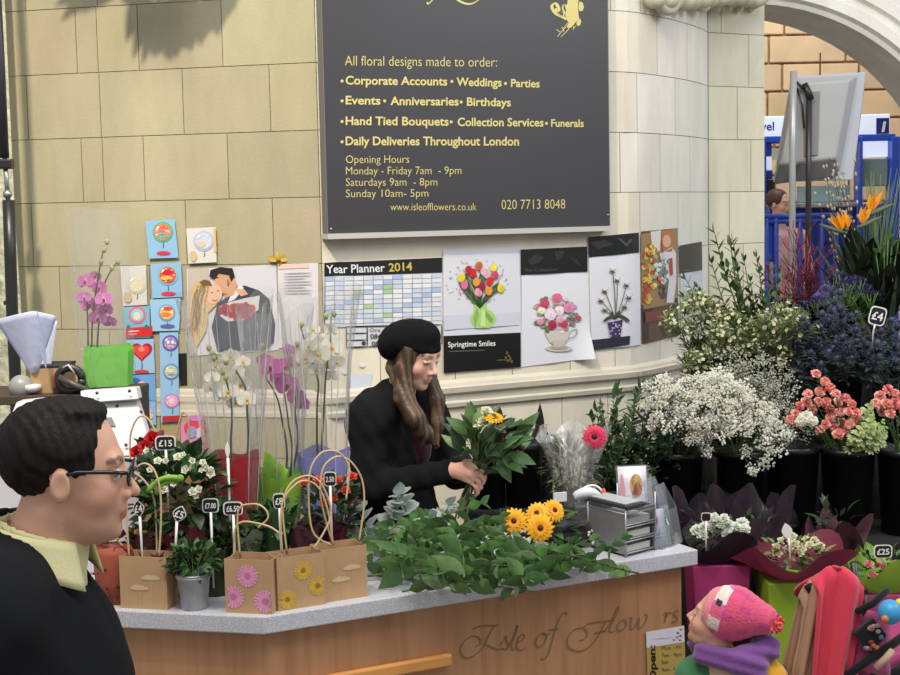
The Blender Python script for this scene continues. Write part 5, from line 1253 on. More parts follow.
for i, (px, py, ang, dz) in enumerate(sp):
    py -= 9 if px < 435 else 0; g = onz(px, py, Z_TOP + dz + .02); a = radians(ang) + atan2(tR.y, tR.x)
    r = root('cut_stem', 'leafy green cut stem lying in the heap on the worktop', 'cut stem', (g.x, g.y, Z_TOP + .012 + dz), 0, 'leafy cut stems heaped on the worktop')
    d = V((cos(a), sin(a), rnd.uniform(0, .35))); put('leafy_stem', SPR[i % 4], r, -d * .16 + V((0, 0, .004)), d, V((0, 0, 1)), rnd.uniform(.85, 1.08), rnd.choice((0, pi)) + rnd.uniform(-.4, .4))
for i, (px, py, d) in enumerate(((392, 520, (.25, -.2, 1)), (414, 518, (-.2, -.2, 1)), (432, 522, (.4, -.2, .8)), (384, 528, (-.5, -.1, .8)), (424, 526, (.1, -.5, .8)))):
    g = at(px, py, 4.5); r = root('eucalyptus_sprig', 'grey round leaved eucalyptus sprig at the left end of the stem heap', 'cut stem', (g.x, g.y, g.z - .075), 0, 'eucalyptus sprigs by the florist')
    put('leafy_stem', EUC, r, (0, 0, 0), d, None, .85 + .1 * (i % 2), i)
# dark wrapped roll that the gerberas rest on
g = at(560, 528, 4.45); r = root('wrapped_roll', 'dark plum tissue wrapped bunch lying behind the yellow gerberas', 'bouquet', (g.x, g.y, Z_TOP))
d = V((tR.x, tR.y, .12)); x_, n_ = V((tR.x, tR.y, 0)), V((nR.x, nR.y, 0))
mb = MB(S(40, 32, 40)); C = [x_ * (-.10 + .28 * i / 8) + V((0, 0, .055 + .01 * sin(i))) for i in range(9)]; mb.tube(C, [.02, .035, .045, .05, .052, .054, .058, .062, .05], 14); mb.build('wrap', mat('dark_tissue', S(44, 36, 44), rough=.35, bump=.5, bscale=30), r)
foliage('foliage', r, (-.05, -.02, .07), (.10, .05, .03), 40, (.06, .03), [G_DK, G_MD])
for k in range(8): MB(S(226, 226, 220)).ell((.09 + .012 * (k % 3), -.05 + .006 * k, .02 + .012 * (k % 4)), .005).build('white_bud', PETAL, r)
M_GER = m_gerbera(S(252, 192, 36), S(250, 174, 28), S(84, 50, 24))
for i, (px, py, Y, s_, dd, lab) in enumerate(((514, 521, 4.33, .86, (-.1, -1, .35), 'yellow gerbera with dark centre, leftmost and apart from the other three'), (540, 528, 4.30, .92, (.1, -1, .25), 'yellow gerbera with dark centre, lowest of the cluster'), (537, 513.5, 4.36, .8, (-.3, -1, .7), 'yellow gerbera tucked behind the lowest one of the cluster'), (554, 510.5, 4.38, .78, (.5, -1, .6), 'yellow gerbera turned right, rightmost of the cluster'))):
    g = at(px, py, Y); r = root('gerbera', lab, 'flower', g, 0, 'yellow gerberas on the worktop')
    put('flower_head', M_GER, r, (0, 0, 0), dd, None, s_, i)
    e = V((g.x + .16, g.y + .20, Z_TOP + .05)) - g; MB(S(110, 140, 70)).tube(bez(V(dd).normalized() * -.006, (.05, .10, -.01), e), .003, 6).build('stem', LEAF, r)
# clear plastic cup with small foliage by the right bag
g = onz(380, 565, Z_TOP); r = root('plastic_tub', 'small clear blue tinted plastic tub beside the right cloud bag', 'tub', g)
mb = MB(); mb.lathe([(.028, 0), (.034, .055), (.036, .10)], 20, close=False); mb.build('wall', clear_film('blue_film', (.75, .84, .98), haze=.2, hazecol=(.3, .4, .6)), r); MB(S(206, 200, 120)).leaf((-.02, -.03, .02), (-.25, -.2, 1), (0, -1, 0), .10, .02).build('cream_petal', PETAL, r)

# wire and sheet-metal desk organiser with drawers
K1, K0, K2 = onz(588.5, 547, Z_TOP), onz(626.5, 558, Z_TOP), onz(655.5, 550, Z_TOP); K0 = cpt((V((K0.x, K0.y, 0)) - CA).dot(tR), .03)
uL = V((K1.x - K0.x, K1.y - K0.y, 0)); lL = uL.length; uL.normalize(); uR = V((K2.x - K0.x, K2.y - K0.y, 0)); lR = uR.length; uR.normalize(); HO = .148
r = root('desk_organiser', 'silver metal desk organiser with wire front at the right of the worktop', 'organiser', K0)
pt3 = lambda a, c_, z: uL * a + uR * c_ + V((0, 0, z))
GREYM = mat('grey_metal', S(150, 150, 152), rough=.4, metal=.6, var=.08, vscale=40)
def slab3(mb, a0, a1, b0, b1, z0, z1, col=None):
    mb.add([pt3(a0, b0, z0), pt3(a0, b1, z0), pt3(a1, b1, z0), pt3(a1, b0, z0), pt3(a0, b0, z1), pt3(a0, b1, z1), pt3(a1, b1, z1), pt3(a1, b0, z1)], [(3, 2, 1, 0), (4, 5, 6, 7), (0, 1, 5, 4), (1, 2, 6, 5), (2, 3, 7, 6), (3, 0, 4, 7)], col)
mb = MB(); slab3(mb, .0, lL, 0, .004, .008, HO - .012); mb.build('side_sheet', GREYM, r, smooth=False)
mb = MB(); slab3(mb, 0, lL, lR - .004, lR, .008, HO); mb.build('side_sheet', GREYM, r, smooth=False)
mb = MB(); slab3(mb, lL - .004, lL, .004, lR - .004, .008, HO); mb.build('back_sheet', GREYM, r, smooth=False)
for z in (.006, .05, .094): mb = MB(); slab3(mb, .006, lL - .006, .006, lR - .006, z, z + .004); mb.build('tray', GREYM, r, smooth=False)
for z in (.02, .064, .106):
    mb = MB(S(200, 196, 186) if z < .1 else S(160, 160, 160)); slab3(mb, .012, lL - .02, .012, lR - .014, z - .008, z + .012); mb.build('papers', MATTE, r, smooth=False)
WIRE = mat('chrome_wire', S(170, 170, 174), rough=.42, metal=.7)
for a, c_ in ((0, 0), (0, lR), (lL, 0), (lL, lR)): MB().tube([pt3(a, c_, 0), pt3(a, c_, HO + (.04 if c_ else 0))], .0028, 6).build('corner_wire', WIRE, r)
for z in (.012, .048, .056, .092, .10, HO - .012, HO): MB().tube([pt3(0, 0, z), pt3(0, lR, z)], .0022, 6).build('cross_wire', WIRE, r)
for a in (0,): MB().tube([pt3(0, 0, HO - .012), pt3(lL, 0, HO - .012)], .0026, 6).build('cross_wire', WIRE, r)
r2 = root('card_terminal', 'flat dark edged tablet lying on top of the desk organiser', 'tablet', K0 + V((0, 0, HO + .001)))
mb = MB(S(48, 48, 52)); slab3(mb, -.01, lL - .0, -.006, lR * .62, 0.003, .016); mb.build('case', PLAST, r2, smooth=False, bevel=.004); mb = MB(S(176, 178, 182)); slab3(mb, .004, lL - .012, .004, lR * .62 - .008, .0165, .0185); mb.build('screen', PLAST, r2, smooth=False)

def leaflet_holder(label, base, w, h, dep, rz, leaf_col=None, art=None, group='clear leaflet holders on the worktop'):
    r = root('leaflet_holder', label, 'leaflet holder', base, rz, group); mb = MB(); x = w / 2; tl = h * .18
    mb.add([(-x, 0, 0), (x, 0, 0), (x, tl, h), (-x, tl, h)], [(0, 1, 2, 3)]); mb.add([(-x, -dep, 0), (x, -dep, 0), (x, -dep + tl * .6, h * .6), (-x, -dep + tl * .6, h * .6)], [(0, 1, 2, 3)])
    mb.add([(-x, -dep, 0), (x, -dep, 0), (x, .07, 0), (-x, .07, 0)], [(0, 1, 2, 3)])
    for s_ in (-1, 1): mb.add([(s_ * x, -dep, 0), (s_ * x, 0, 0), (s_ * x, tl, h), (s_ * x, -dep + tl * .6, h * .6)], [(0, 1, 2, 3)])
    mb.build('stand', ACRYL, r, smooth=False, solid=.0025)
    if leaf_col:
        def L2(u, v, e=0.0): return (-x * .92 + 1.84 * x * u, -.006 - e + tl * v, .004 + h * .97 * v)
        mb = MB(leaf_col); mb.sheet(lambda u, v: L2(u, v), 2, 4); mb.build('leaflet', PRINT, r, solid=.003)
        if art: mb = MB(); art(mb, lambda u, v: L2(u, v, .0035)); mb.build('leaflet_print', PRINT, r, smooth=False)
    return r
def art1(mb, f):
    for u, v, ru, rv_, col in ((.62, .72, .22, .17, S(206, 150, 110)), (.60, .78, .16, .10, S(222, 186, 130)), (.66, .66, .15, .1, S(170, 100, 100)), (.55, .60, .10, .06, S(190, 130, 140)), (.12, .5, .10, .4, S(206, 150, 160))):
        mb.add([f(u + ru * cos(2*pi*k/14), v + rv_ * sin(2*pi*k/14)) for k in range(14)], [tuple(range(14))], col)
def art2(mb, f):
    for u, v, ru, rv_, col in ((.4, .72, .16, .12, S(222, 130, 160)), (.4, .72, .08, .06, S(200, 80, 120)), (.5, .35, .3, .03, S(170, 170, 180)), (.5, .25, .3, .03, S(170, 170, 180))):
        mb.add([f(u + ru * cos(2*pi*k/14), v + rv_ * sin(2*pi*k/14)) for k in range(14)], [tuple(range(14))], col)
rzR = atan2(tR.y, tR.x)
p = at(634, 535, 4.62); hz = at(630, 464, 4.66).z - Z_TOP
leaflet_holder('tall clear leaflet holder with a flower leaflet, behind the desk organiser', (p.x, 4.60, Z_TOP), .105, hz, .03, rzR - .35, S(222, 214, 222), art1)
p = onz(662, 549, Z_TOP); leaflet_holder('clear leaflet holder with a white and pink leaflet, right of the desk organiser', (p.x + .0, p.y + .04, Z_TOP), .085, at(660, 482, p.y).z - Z_TOP, .03, rzR + .5, None)
q = onz(661, 548, Z_TOP); leaflet_holder('low clear leaflet holder with a small white card printed with pink flower', (q.x - .005, q.y + .005, Z_TOP), .07, .12, .02, rzR + .15, S(220, 220, 228), art2)
p = onz(676, 547, Z_TOP); leaflet_holder('empty clear leaflet holder at the right end of the worktop', (p.x - .012, p.y + .055, Z_TOP), .07, .19, .03, rzR + .55)
# white tape dispenser and orange pen
p = at(588, 512, 4.6); r = root('tape_dispenser', 'white rounded tape dispenser behind the desk organiser', 'tape dispenser', (p.x, 4.62, Z_TOP)); hz = at(588, 496, 4.62).z - Z_TOP
MB(S(84, 84, 88)).box((0, 0, hz * .4), (.09, .07, hz * .8)).build('base', PLAST, r, smooth=False, bevel=.006); mb = MB(S(212, 214, 218)); mb.tube([(-.045 + .09 * i / 10, -.01, hz + .012 * sin(pi * i / 10)) for i in range(11)], [.012, .016, .018, .02, .02, .02, .02, .018, .016, .012, .008], 10); mb.build('body', PLAST, r)
MB(S(226, 226, 226)).tube(bez((-.035, 0, hz + .01), (.03, .02, hz + .06), (.055, 0, hz + .005)), .004, 6).build('loop', PLAST, r)
p = at(608, 505, 4.62); r = root('orange_pen', 'orange pen standing beside the white tape dispenser', 'pen', (p.x, 4.66, Z_TOP)); q1 = at(603, 489, 4.62) - V(r.location)
MB(S(236, 92, 40)).tube([(.03, 0, .0), (.012, -.02, q1.z * .5), tuple(q1)], [.004, .006, .006], 8).build('barrel', PLAST, r)
r = root('small_white_card', 'small blank white card lying by the gerberas', 'card', at(560, 497, 4.6)); MB(S(220, 222, 230)).box((0, 0, 0), (.045, .01, .03), rz=.3).build('card_sheet', PRINT, r, smooth=False)
# ================================================================== THE FLOWER STAND ON THE RIGHT
DRAPE = mat('black_cloth', S(22, 22, 24), rough=.9, bump=.2, bscale=60)
r = root('flower_stand', 'black cloth covered stepped stand carrying the rows of flower buckets', 'stand', (1.3, 5.9, 0))
def tier(x0, x1, y0, y1, z):
    mb = MB(); n = 60; P_ = []
    pts = [(x0, y1), (x0, y0)] + [(x0 + (x1 - x0) * i / n, y0 - .012 * (sin(i * 1.9) + .6 * sin(i * .83))) for i in range(1, n)] + [(x1, y0), (x1, y1)]
    mb.prism([(a - 1.3, b - 5.9) for a, b in pts], 0, z); mb.build('tier', DRAPE, r, smooth=False)
tier(.50, 2.6, 5.42, 5.86, .70); tier(.95, 2.6, 5.87, 6.36, .98); tier(1.2, 2.6, 6.37, 6.92, 1.28)
BUCK = mat('black_bucket', S(27, 27, 29), rough=.32, spec=.5)
_bk = None
def bucket(x, y, z, lab, h=.35, r1=.108, r0=.085):
    r = root('flower_bucket', lab, 'bucket', (x, y, z), 0, 'black flower buckets')
    mb = pot_mb(r0, r1, h, S(27, 27, 29)); mb.lathe([(r1 + .002, h - .02), (r1 + .007, h - .015), (r1 + .007, h + .004), (r1, h + .006)], 28, close=False); tb_ = mb.build('tub', BUCK, r)
    MB(S(60, 70, 66)).lathe([(0, h * .8), (r0 + (r1 - r0) * .8 - .004, h * .8)], 20, close=False).build('water', mat('dark_water', S(30, 36, 34), rough=.08), tb_)
    return V((x, y, z + h * .55))
def bx(px, y): return at(px, 400, y).x
def stem_path(a, b, sag=.06):
    a, b = V(a), V(b); m = (a + b) / 2 + V((rnd.uniform(-.02, .02), rnd.uniform(-.02, .02), sag)) ; m.x = a.x + (b.x - a.x) * .35; m.y = a.y + (b.y - a.y) * .35
    return bez(a, m, b, 8)
def cut_flower(name, label, group, base, tip, me, sc=1.0, d=None, leaves=3, lcol=G_MD, lw=(.07, .02), sr=.0028, scol=S(92, 122, 66), head='flower_head', cat='flower'):
    r = root(name, label, cat, base, 0, group); b = V(base); P_ = stem_path((0, 0, 0), V(tip) - b)
    mb = MB(scol); mb.tube(P_, sr, 5); mb.build('stem', LEAF, r)
    if leaves:
        mb = MB(lcol)
        for k in range(leaves):
            p = P_[3 + k * 4 // max(1, leaves)]; a = rnd.uniform(0, 6.28); mb.leaf(p, (cos(a), sin(a), .9), (0, 0, 1), lw[0], lw[1], jit(lcol, .15), bend=.3, n=4)
        mb.build('leaves', LEAF, r)
    put(head, me, r, V(tip) - b, d or (P_[-1] - P_[-3]) + rv(.03), None, sc, rnd.uniform(0, 6))
    return r
# ---- spray heads
def m_breath(n=260, R=.085, c=S(228, 228, 222), size=.0042, green=S(120, 138, 100)):
    mb = MB(c); cen = V((0, 0, .05))
    tips = []
    for k in range(9):
        a = 2 * pi * k / 9 + rnd.uniform(-.3, .3); e = V((cos(a) * R * .8, sin(a) * R * .8, rnd.uniform(.04, .12))) if k else V((0, 0, .13)); tips.append(e)
        mb.tube(bez((0, 0, -.04), e * .4 + V((0, 0, -.01)), e, 4), .0009, 4, green)
    for _ in range(n):
        t = rnd.choice(tips); p = t + rv(1).normalized() * (R * .42 * rnd.random() ** .6); s_ = size * rnd.uniform(.7, 1.35)
        q = [p + V((s_, 0, 0)), p + V((0, s_, 0)), p - V((s_, 0, 0)), p - V((0, s_, 0)), p + V((0, 0, s_)), p - V((0, 0, s_ * .8))]
        mb.add(q, [(0,1,4), (1,2,4), (2,3,4), (3,0,4), (1,0,5), (2,1,5), (3,2,5), (0,3,5)], jit(c, .08))
    return keep(mb, 'spray', PETAL, smooth=False)
def m_wax(n=20, R=.075):
    mb = MB(G_MD)
    for k in range(54):
        d = V((rnd.uniform(-1, 1), rnd.uniform(-1, 1), rnd.uniform(.1, 1.2))).normalized(); mb.leaf(d * R * rnd.uniform(.1, .7), d + rv(.4), (0, 0, 1), .045, .010, jit(rnd.choice([S(112, 128, 76), S(82, 100, 56), S(132, 140, 90)]), .15), bend=.2, n=3)
    for k in range(n):
        d = V((rnd.uniform(-1, 1), rnd.uniform(-1, 1), rnd.uniform(.0, 1.3))).normalized(); p = d * R * rnd.uniform(.6, 1.1)
        for q in range(5):
            a = q * 1.257; _, x, u = frame(d); mb.petal(p, x * cos(a) + u * sin(a) + d * .4, d, .009, .008, jit(S(208, 204, 168), .12), n=2, m=2)
    return keep(mb, 'spray', LEAF)
def m_thistle(c=S(58, 60, 86)):
    mb = MB(c)
    for _ in range(3):
        o = rv(.028) + V((0, 0, .03 * _)); 
        mb.ell(o, (.012, .012, .016), jit(c, .15), 8, 6)
        for k in range(22):
            d = rv().normalized(); mb.leaf(o + d * .009, d, rv(), .012, .003, jit(S(76, 78, 102), .2), n=2)
        for k in range(9):
            a = k * .7; mb.leaf(o - V((0, 0, .012)), (cos(a), sin(a), .25), (0, 0, 1), .034, .007, jit(S(66, 76, 84), .2), bend=.1, n=3)
    for k in range(10):
        a = rnd.uniform(0, 6.3); mb.leaf((0, 0, -.03 - .012 * k % .06), (cos(a), sin(a), .5), (0, 0, 1), .05, .016, jit(S(74, 88, 80), .2), n=3)
    return keep(mb, 'flower_head', LEAF)
def m_statice(c=S(96, 84, 140)):
    mb = MB(c)
    for k in range(60):
        a = rnd.uniform(0, 6.3); q = rnd.random(); p = V((cos(a) * .05 * q, sin(a) * .03 * q, .03 + .012 * rnd.random() - .02 * q)); mb.petal(p, (cos(a) * .4, sin(a) * .4, 1), (1, 0, 0), .014, .010, jit(c, .2), n=2, m=2)
    for k in range(6):
        a = k; mb.tube([(0, 0, -.05), (cos(a) * .035, sin(a) * .02, .03)], .0015, 4, S(120, 160, 84))
    return keep(mb, 'flower_head', PETAL)
def m_snap(c=S(206, 214, 156)):
    mb = MB(c)
    for k in range(14):
        t = k / 13; a = k * 2.4; rr = .026 * (1.15 - t); p = V((cos(a) * rr * .5, sin(a) * rr * .5, -.05 + .13 * t))
        for q in range(4): 
            b_ = a + q * .6 - .9; mb.petal(p, (cos(b_), sin(b_), .5), (0, 0, 1), rr * 1.1 + .006, .016, jit(c if t < .7 else S(150, 180, 90), .1), bend=.3, cup=.3, n=3, m=3)
    return keep(mb, 'flower_head', PETAL)
MB_A, MB_B, MB_C = m_breath(210, .07, S(238, 238, 226), .0052), m_breath(180, .065, S(234, 233, 218), .0054), m_breath(150, .075, S(196, 196, 180), .0040, S(104, 116, 92))
WAX = [m_wax(), m_wax(18, .065)]
THI = [m_thistle(), m_thistle(S(50, 50, 76)), m_thistle(S(74, 80, 98))]
STA, SNAP = m_statice(), m_snap()
CARN = [m_carnation(S(236, 122, 116), S(248, 196, 186)), m_carnation(S(240, 146, 128), S(250, 214, 200)), m_carnation(S(230, 104, 100), S(244, 178, 176))]
CARW = m_carnation(S(236, 232, 220), S(242, 236, 216))
RUS = [m_sprig(24, .42, (.065, .022), S(62, 88, 54), 'narrow'), m_sprig(20, .36, (.06, .022), S(78, 104, 66), 'narrow'), m_sprig(18, .30, (.06, .024), S(54, 82, 48), 'leaf')]
RUSL = [m_sprig(20, .34, (.075, .026), S(66, 92, 54), 'narrow'), m_sprig(16, .30, (.08, .034), S(50, 78, 44), 'leaf', jn=.25)]
def sprig(name, label, group, base, tip, me, L, cat='foliage'):
    r = root(name, label, cat, base, 0, group); d = V(tip) - V(base); k = min(1.6, d.length / L * .8)
    if d.length > L * k: MB(S(80, 92, 56)).tube([(0, 0, 0), tuple(d * .5), tuple(d - d.normalized() * L * k * .9)], .003, 5).build('stem', LEAF, r)
    put('leafy_stem', me, r, d - d.normalized() * L * k, d + V((0, 0, .0)), (0, 1, 0.2), k, rnd.uniform(0, 6)); return r

YF = 5.62
# bucket 1: dark ruscus and leaves at the left end, pink gerbera
c0 = bucket(bx(618, 5.6), 5.62, .70, 'black bucket of dark ruscus at the left end of the front row', .26, .095, .075)
c1 = bucket(bx(676, YF), YF, .70, 'black bucket of feathery greens and baby breath, second from the left')
tips = [(588, 432), (600, 410), (612, 398), (622, 392), (634, 386), (645, 392), (596, 452), (610, 440), (628, 420), (640, 410), (655, 400), (618, 458), (634, 446), (602, 470), (616, 476), (648, 430), (604, 425), (626, 436), (590, 462), (640, 470), (630, 402), (610, 456), (584, 446), (594, 420), (606, 404), (618, 394), (628, 440), (636, 458), (622, 428), (608, 466), (646, 450), (650, 470), (598, 442), (614, 414), (632, 474), (642, 420), (588, 470), (624, 462)]
for i, (px, py) in enumerate(tips):
    sprig('ruscus_branch', 'dark green ruscus stem at the left end of the flower stand', 'ruscus stems at the left end of the stand', c0 + rv(.03) * 1.0, at(px, py, 5.56 + rnd.uniform(-.10, .14)), RUSL[i % 2], (.34, .30)[i % 2])
tips = [(650, 392), (664, 386), (676, 392), (690, 380), (660, 420), (646, 440), (672, 430), (655, 455), (684, 440), (700, 452), (668, 455), (684, 398), (652, 412), (640, 404), (660, 400), (694, 388), (704, 392), (676, 440), (646, 424), (690, 456), (662, 462), (712, 396)]
for i, (px, py) in enumerate(tips):
    sprig('leafy_branch', 'mid green leafy stem behind the baby breath', 'leafy stems behind the baby breath', c1 + rv(.03), at(px - (6 if i % 2 else 0), py, (5.66 if i % 2 == 0 else 5.47) + rnd.uniform(-.02, .10)), RUSL[i % 2], (.34, .30)[i % 2])
for i in range(26):
    px, py = 596 + rnd.random() * 58, 440 + rnd.random() * 38
    sprig('ruscus_branch', 'dark green ruscus stem at the left end of the flower stand', 'ruscus stems at the left end of the stand', c0 + rv(.03), at(px, py, 5.50 + rnd.uniform(-.06, .10)), RUSL[i % 2], (.34, .30)[i % 2])
M_GERP = m_gerbera(S(226, 62, 104), S(206, 44, 90), S(60, 24, 34))
cut_flower('gerbera', 'single bright pink gerbera against dark foliage left of the stand', None, c0 + V((-.03, -.02, 0)), at(594.5, 437, 5.10), M_GERP, .95, (-.1, -1, .25), 0)
# baby's breath
tips = [(652, 402), (662, 408), (672, 402), (684, 398), (696, 396), (700, 408), (688, 412), (676, 418), (664, 422), (655, 412), (706, 418), (692, 424), (680, 430), (668, 424), (712, 402), (662, 400)]
for i, (px, py) in enumerate(tips):
    cut_flower('gypsophila_spray', 'white gypsophila spray in the left half of the white cloud', 'left gypsophila sprays', c1 + rv(.03), at(px + 10, py + 4, 5.52 + rnd.uniform(-.06, .08)), (MB_A, MB_B)[i % 2], rnd.uniform(.8, 1.0), None, 0, sr=.0014, head='spray')
c2 = bucket(bx(738, YF), YF, .70, 'black bucket of white gypsophila, third from the left')
tips = [(702, 418), (712, 412), (724, 408), (736, 412), (746, 418), (752, 426), (758, 436), (706, 430), (716, 430), (728, 426), (740, 432), (748, 438), (756, 442), (712, 438), (724, 440), (736, 444), (744, 448), (760, 426), (720, 400), (708, 402), (732, 402), (740, 422)]
for i, (px, py) in enumerate(tips):
    cut_flower('gypsophila_spray', 'white gypsophila spray in the right half of the white cloud', 'right gypsophila sprays', c2 + rv(.03), at(px, py + 4, 5.50 + rnd.uniform(-.07, .08)), (MB_A, MB_B)[i % 2], rnd.uniform(.85, 1.1), None, 0, sr=.0014, head='spray')
c3 = bucket(bx(793, YF), YF + .01, .71, 'black bucket of greyish gypsophila, fourth from the left')
tips = [(752, 386), (764, 380), (776, 386), (786, 394), (758, 396), (770, 398), (782, 406), (790, 414), (760, 410), (774, 414), (784, 424), (768, 426), (748, 394), (740, 384), (778, 436), (790, 432)]
for i, (px, py) in enumerate(tips):
    cut_flower('gypsophila_spray', 'greyish thin gypsophila spray behind the white cloud', 'grey gypsophila sprays', c3 + rv(.03), at(px, py, 5.68 + rnd.uniform(-.06, .06)), MB_C, rnd.uniform(.85, 1.1), None, 0, sr=.0012, head='spray')
# carnations
c4 = bucket(bx(848, YF), YF, .70, 'black bucket of coral carnations, fifth from the left')
c5 = bucket(bx(905, YF), YF, .69, 'black bucket at the right end of the front row')
tips = [(816, 374), (825, 382), (830, 388), (836, 394), (838, 402), (846, 398), (808, 394), (806, 402), (800, 406), (818, 402), (812, 410), (826, 402), (840, 412), (848, 412), (852, 404), (796, 414), (790, 420), (798, 424), (830, 418), (826, 424), (834, 428), (842, 422), (850, 424), (856, 414), (820, 430), (838, 434), (830, 410), (845, 430), (820, 392), (858, 424)]
for i, (px, py) in enumerate(tips):
    cut_flower('carnation', 'coral pink carnation in the fifth bucket of the front row', 'coral carnations', c4 + rv(.035), at(px, py, 5.52 + rnd.uniform(-.06, .08)), CARN[i % 3], rnd.uniform(.72, .92), (rnd.uniform(-.5, .5), -.8, rnd.uniform(.3, .9)), 2, S(120, 140, 96), (.08, .007), sr=.002)
for px, py, s_ in ((806, 418, 1.15), (812, 421, .9), (801, 421, .9)):
    cut_flower('carnation', 'white carnation among the coral carnations', 'white carnations', c4 + rv(.03), at(px, py, 5.44), CARW, s_, (-.2, -1, .4), 1, S(120, 140, 96), (.08, .007), sr=.002)
for px, py in ((862, 420), (870, 426), (876, 432), (866, 438), (858, 434), (872, 444), (880, 438), (854, 444), (866, 412)):
    cut_flower('snapdragon', 'pale green and cream snapdragon right of the carnations', 'snapdragons beside the carnations', c4 + V((.03, 0, 0)) + rv(.03), at(px, py, 5.46 + rnd.uniform(-.03, .05)), SNAP, rnd.uniform(.7, .9), (rnd.uniform(-.1, .7), -.6, .8), 3, S(126, 158, 86), (.07, .015))
for i, (px, py) in enumerate(((880, 396), (888, 390), (895, 394), (886, 404), (894, 404), (882, 412), (890, 414), (899, 402), (876, 404), (906, 396), (904, 410))):
    cut_flower('carnation', 'coral carnation in the right end bucket at the photo edge', 'coral carnations in the right end bucket', c5 + rv(.03), at(px, py, 5.55 + rnd.uniform(-.04, .05)), CARN[(i + 1) % 3], rnd.uniform(.78, .95), (rnd.uniform(-.5, .5), -.8, rnd.uniform(.3, .9)), 2, S(110, 130, 90), (.08, .007), sr=.002)
# second tier: wax flowers, tall ruscus, thistles
Y2_ = 6.1
c6 = bucket(bx(722, Y2_), Y2_, .98, 'black bucket of cream wax flowers on the second tier')
tips = [(672, 326), (684, 318), (694, 308), (706, 312), (718, 318), (730, 326), (742, 330), (680, 338), (692, 334), (704, 332), (716, 338), (728, 346), (740, 350), (752, 340), (690, 352), (702, 350), (714, 356), (726, 362), (738, 368), (700, 366), (712, 374), (686, 366), (750, 358), (692, 380), (724, 378), (764, 330), (776, 322), (788, 318), (796, 326), (770, 342), (784, 338), (760, 352), (776, 356), (790, 346), (800, 338), (766, 366), (782, 368), (794, 360)]
for i, (px, py) in enumerate(tips):
    cut_flower('wax_flower_spray', 'bushy stem with tiny cream wax flowers on the second tier', 'cream wax flower stems', c6 + V(((px - 730) * .0006, 0, 0)) + rv(.03), at(px, py, 5.98 + rnd.uniform(-.12, .12)), WAX[i % 2], rnd.uniform(.9, 1.2), (rnd.uniform(-.3, .3), -.3, 1), 3, G_DK, (.07, .02), head='spray', cat='foliage')
c7 = bucket(bx(770, Y2_ + .05), Y2_ + .08, .98, 'black bucket of tall ruscus sprays on the second tier')
tips = [(720, 232), (732, 246), (742, 262), (716, 262), (738, 240), (752, 258), (762, 274), (728, 268), (748, 282), (764, 294), (776, 284), (740, 292), (756, 300), (772, 306), (786, 296), (744, 306), (690, 278), (694, 290), (766, 262), (784, 274), (700, 296), (682, 300)]
for i, (px, py) in enumerate(tips):
    sprig('ruscus_spray', 'tall dark green ruscus spray rising above the wax flowers', 'tall ruscus sprays', c7 + rv(.03) + V(((px - 755) * .0005, 0, .0)), at(px, py, 6.18 + rnd.uniform(-.08, .10)), RUS[i % 2], (.42, .36)[i % 2])
c8 = bucket(bx(838, Y2_), Y2_, .98, 'black bucket of blue thistles on the second tier')
c9 = bucket(bx(896, Y2_), Y2_, .98, 'black bucket of blue thistles at the right end of the second tier')
for i in range(58):
    u = rnd.random(); px = 796 + 112 * u; top = 322 - 16 * sin(pi * min(1, u * 1.2)); py = top + rnd.random() ** .8 * (66 - 10 * abs(u - .4)); bb = c8 if px < 866 else c9
    cut_flower('sea_holly', 'blue grey sea holly thistle stem in the dark blue mass', 'sea holly thistles', bb + rv(.04), at(px, py, 5.92 + rnd.uniform(-.12, .12)), THI[i % 3], rnd.uniform(.9, 1.25), (rnd.uniform(-.4, .4), -.5, .9), 2, S(60, 74, 66), (.06, .02))
for px, py in ((816, 306), (824, 302), (806, 312)):
    cut_flower('statice', 'small violet statice stem at the left of the blue thistles', 'violet statice stems', c8 + rv(.03), at(px, py, 5.95), STA, 1.0, None, 3, G_LT, (.07, .014))
# third tier: bird of paradise, willow, red twigs, statice, big dark leaves
Y3 = 6.62
c10 = bucket(bx(806, Y3), Y3, 1.28, 'black bucket of dark red twigs on the top tier', .30)
c11 = bucket(bx(868, Y3), Y3, 1.28, 'black bucket of bird of paradise flowers on the top tier', .32, .125, .10)
for i, (px, py) in enumerate(((832, 286), (842, 282), (850, 288), (858, 286), (864, 294), (840, 296), (826, 296), (852, 298), (870, 300), (846, 290))):
    cut_flower('statice', 'violet topped statice with bright green stem above the thistles', 'violet statice in front of the dark leaves', c11 + V((-.05, -.08, -.1)) + rv(.03), at(px, py, 6.30 + rnd.uniform(-.05, .05)), STA, 1.05, (rnd.uniform(-.2, .2), -.2, 1), 4, S(120, 170, 84), (.09, .014), scol=S(130, 170, 90))
def m_twig(col, n=16):
    mb = MB(col); pts = [V((.03 * sin(i * .5), .01 * i % .02, .5 * i / 10)) for i in range(11)]; mb.tube(pts, [.0032 - .0002 * i for i in range(11)], 5)
    for k in range(n):
        i = rnd.randint(3, 9); a = rnd.uniform(0, 6.3); e = pts[i] + V((cos(a) * .06, sin(a) * .05, .10)); mb.tube(bez(pts[i], pts[i] + V((cos(a) * .03, sin(a) * .03, .02)), e, 4), .0016, 4, jit(col, .2))
        mb.leaf(e, (cos(a), sin(a), 1), (0, 0, 1), .07, .010, jit(col, .3), n=3, bend=-.1)
    return keep(mb, 'twig', LEAF)
TW = [m_twig(S(124, 34, 56)), m_twig(S(104, 44, 62)), m_twig(S(146, 44, 70))]
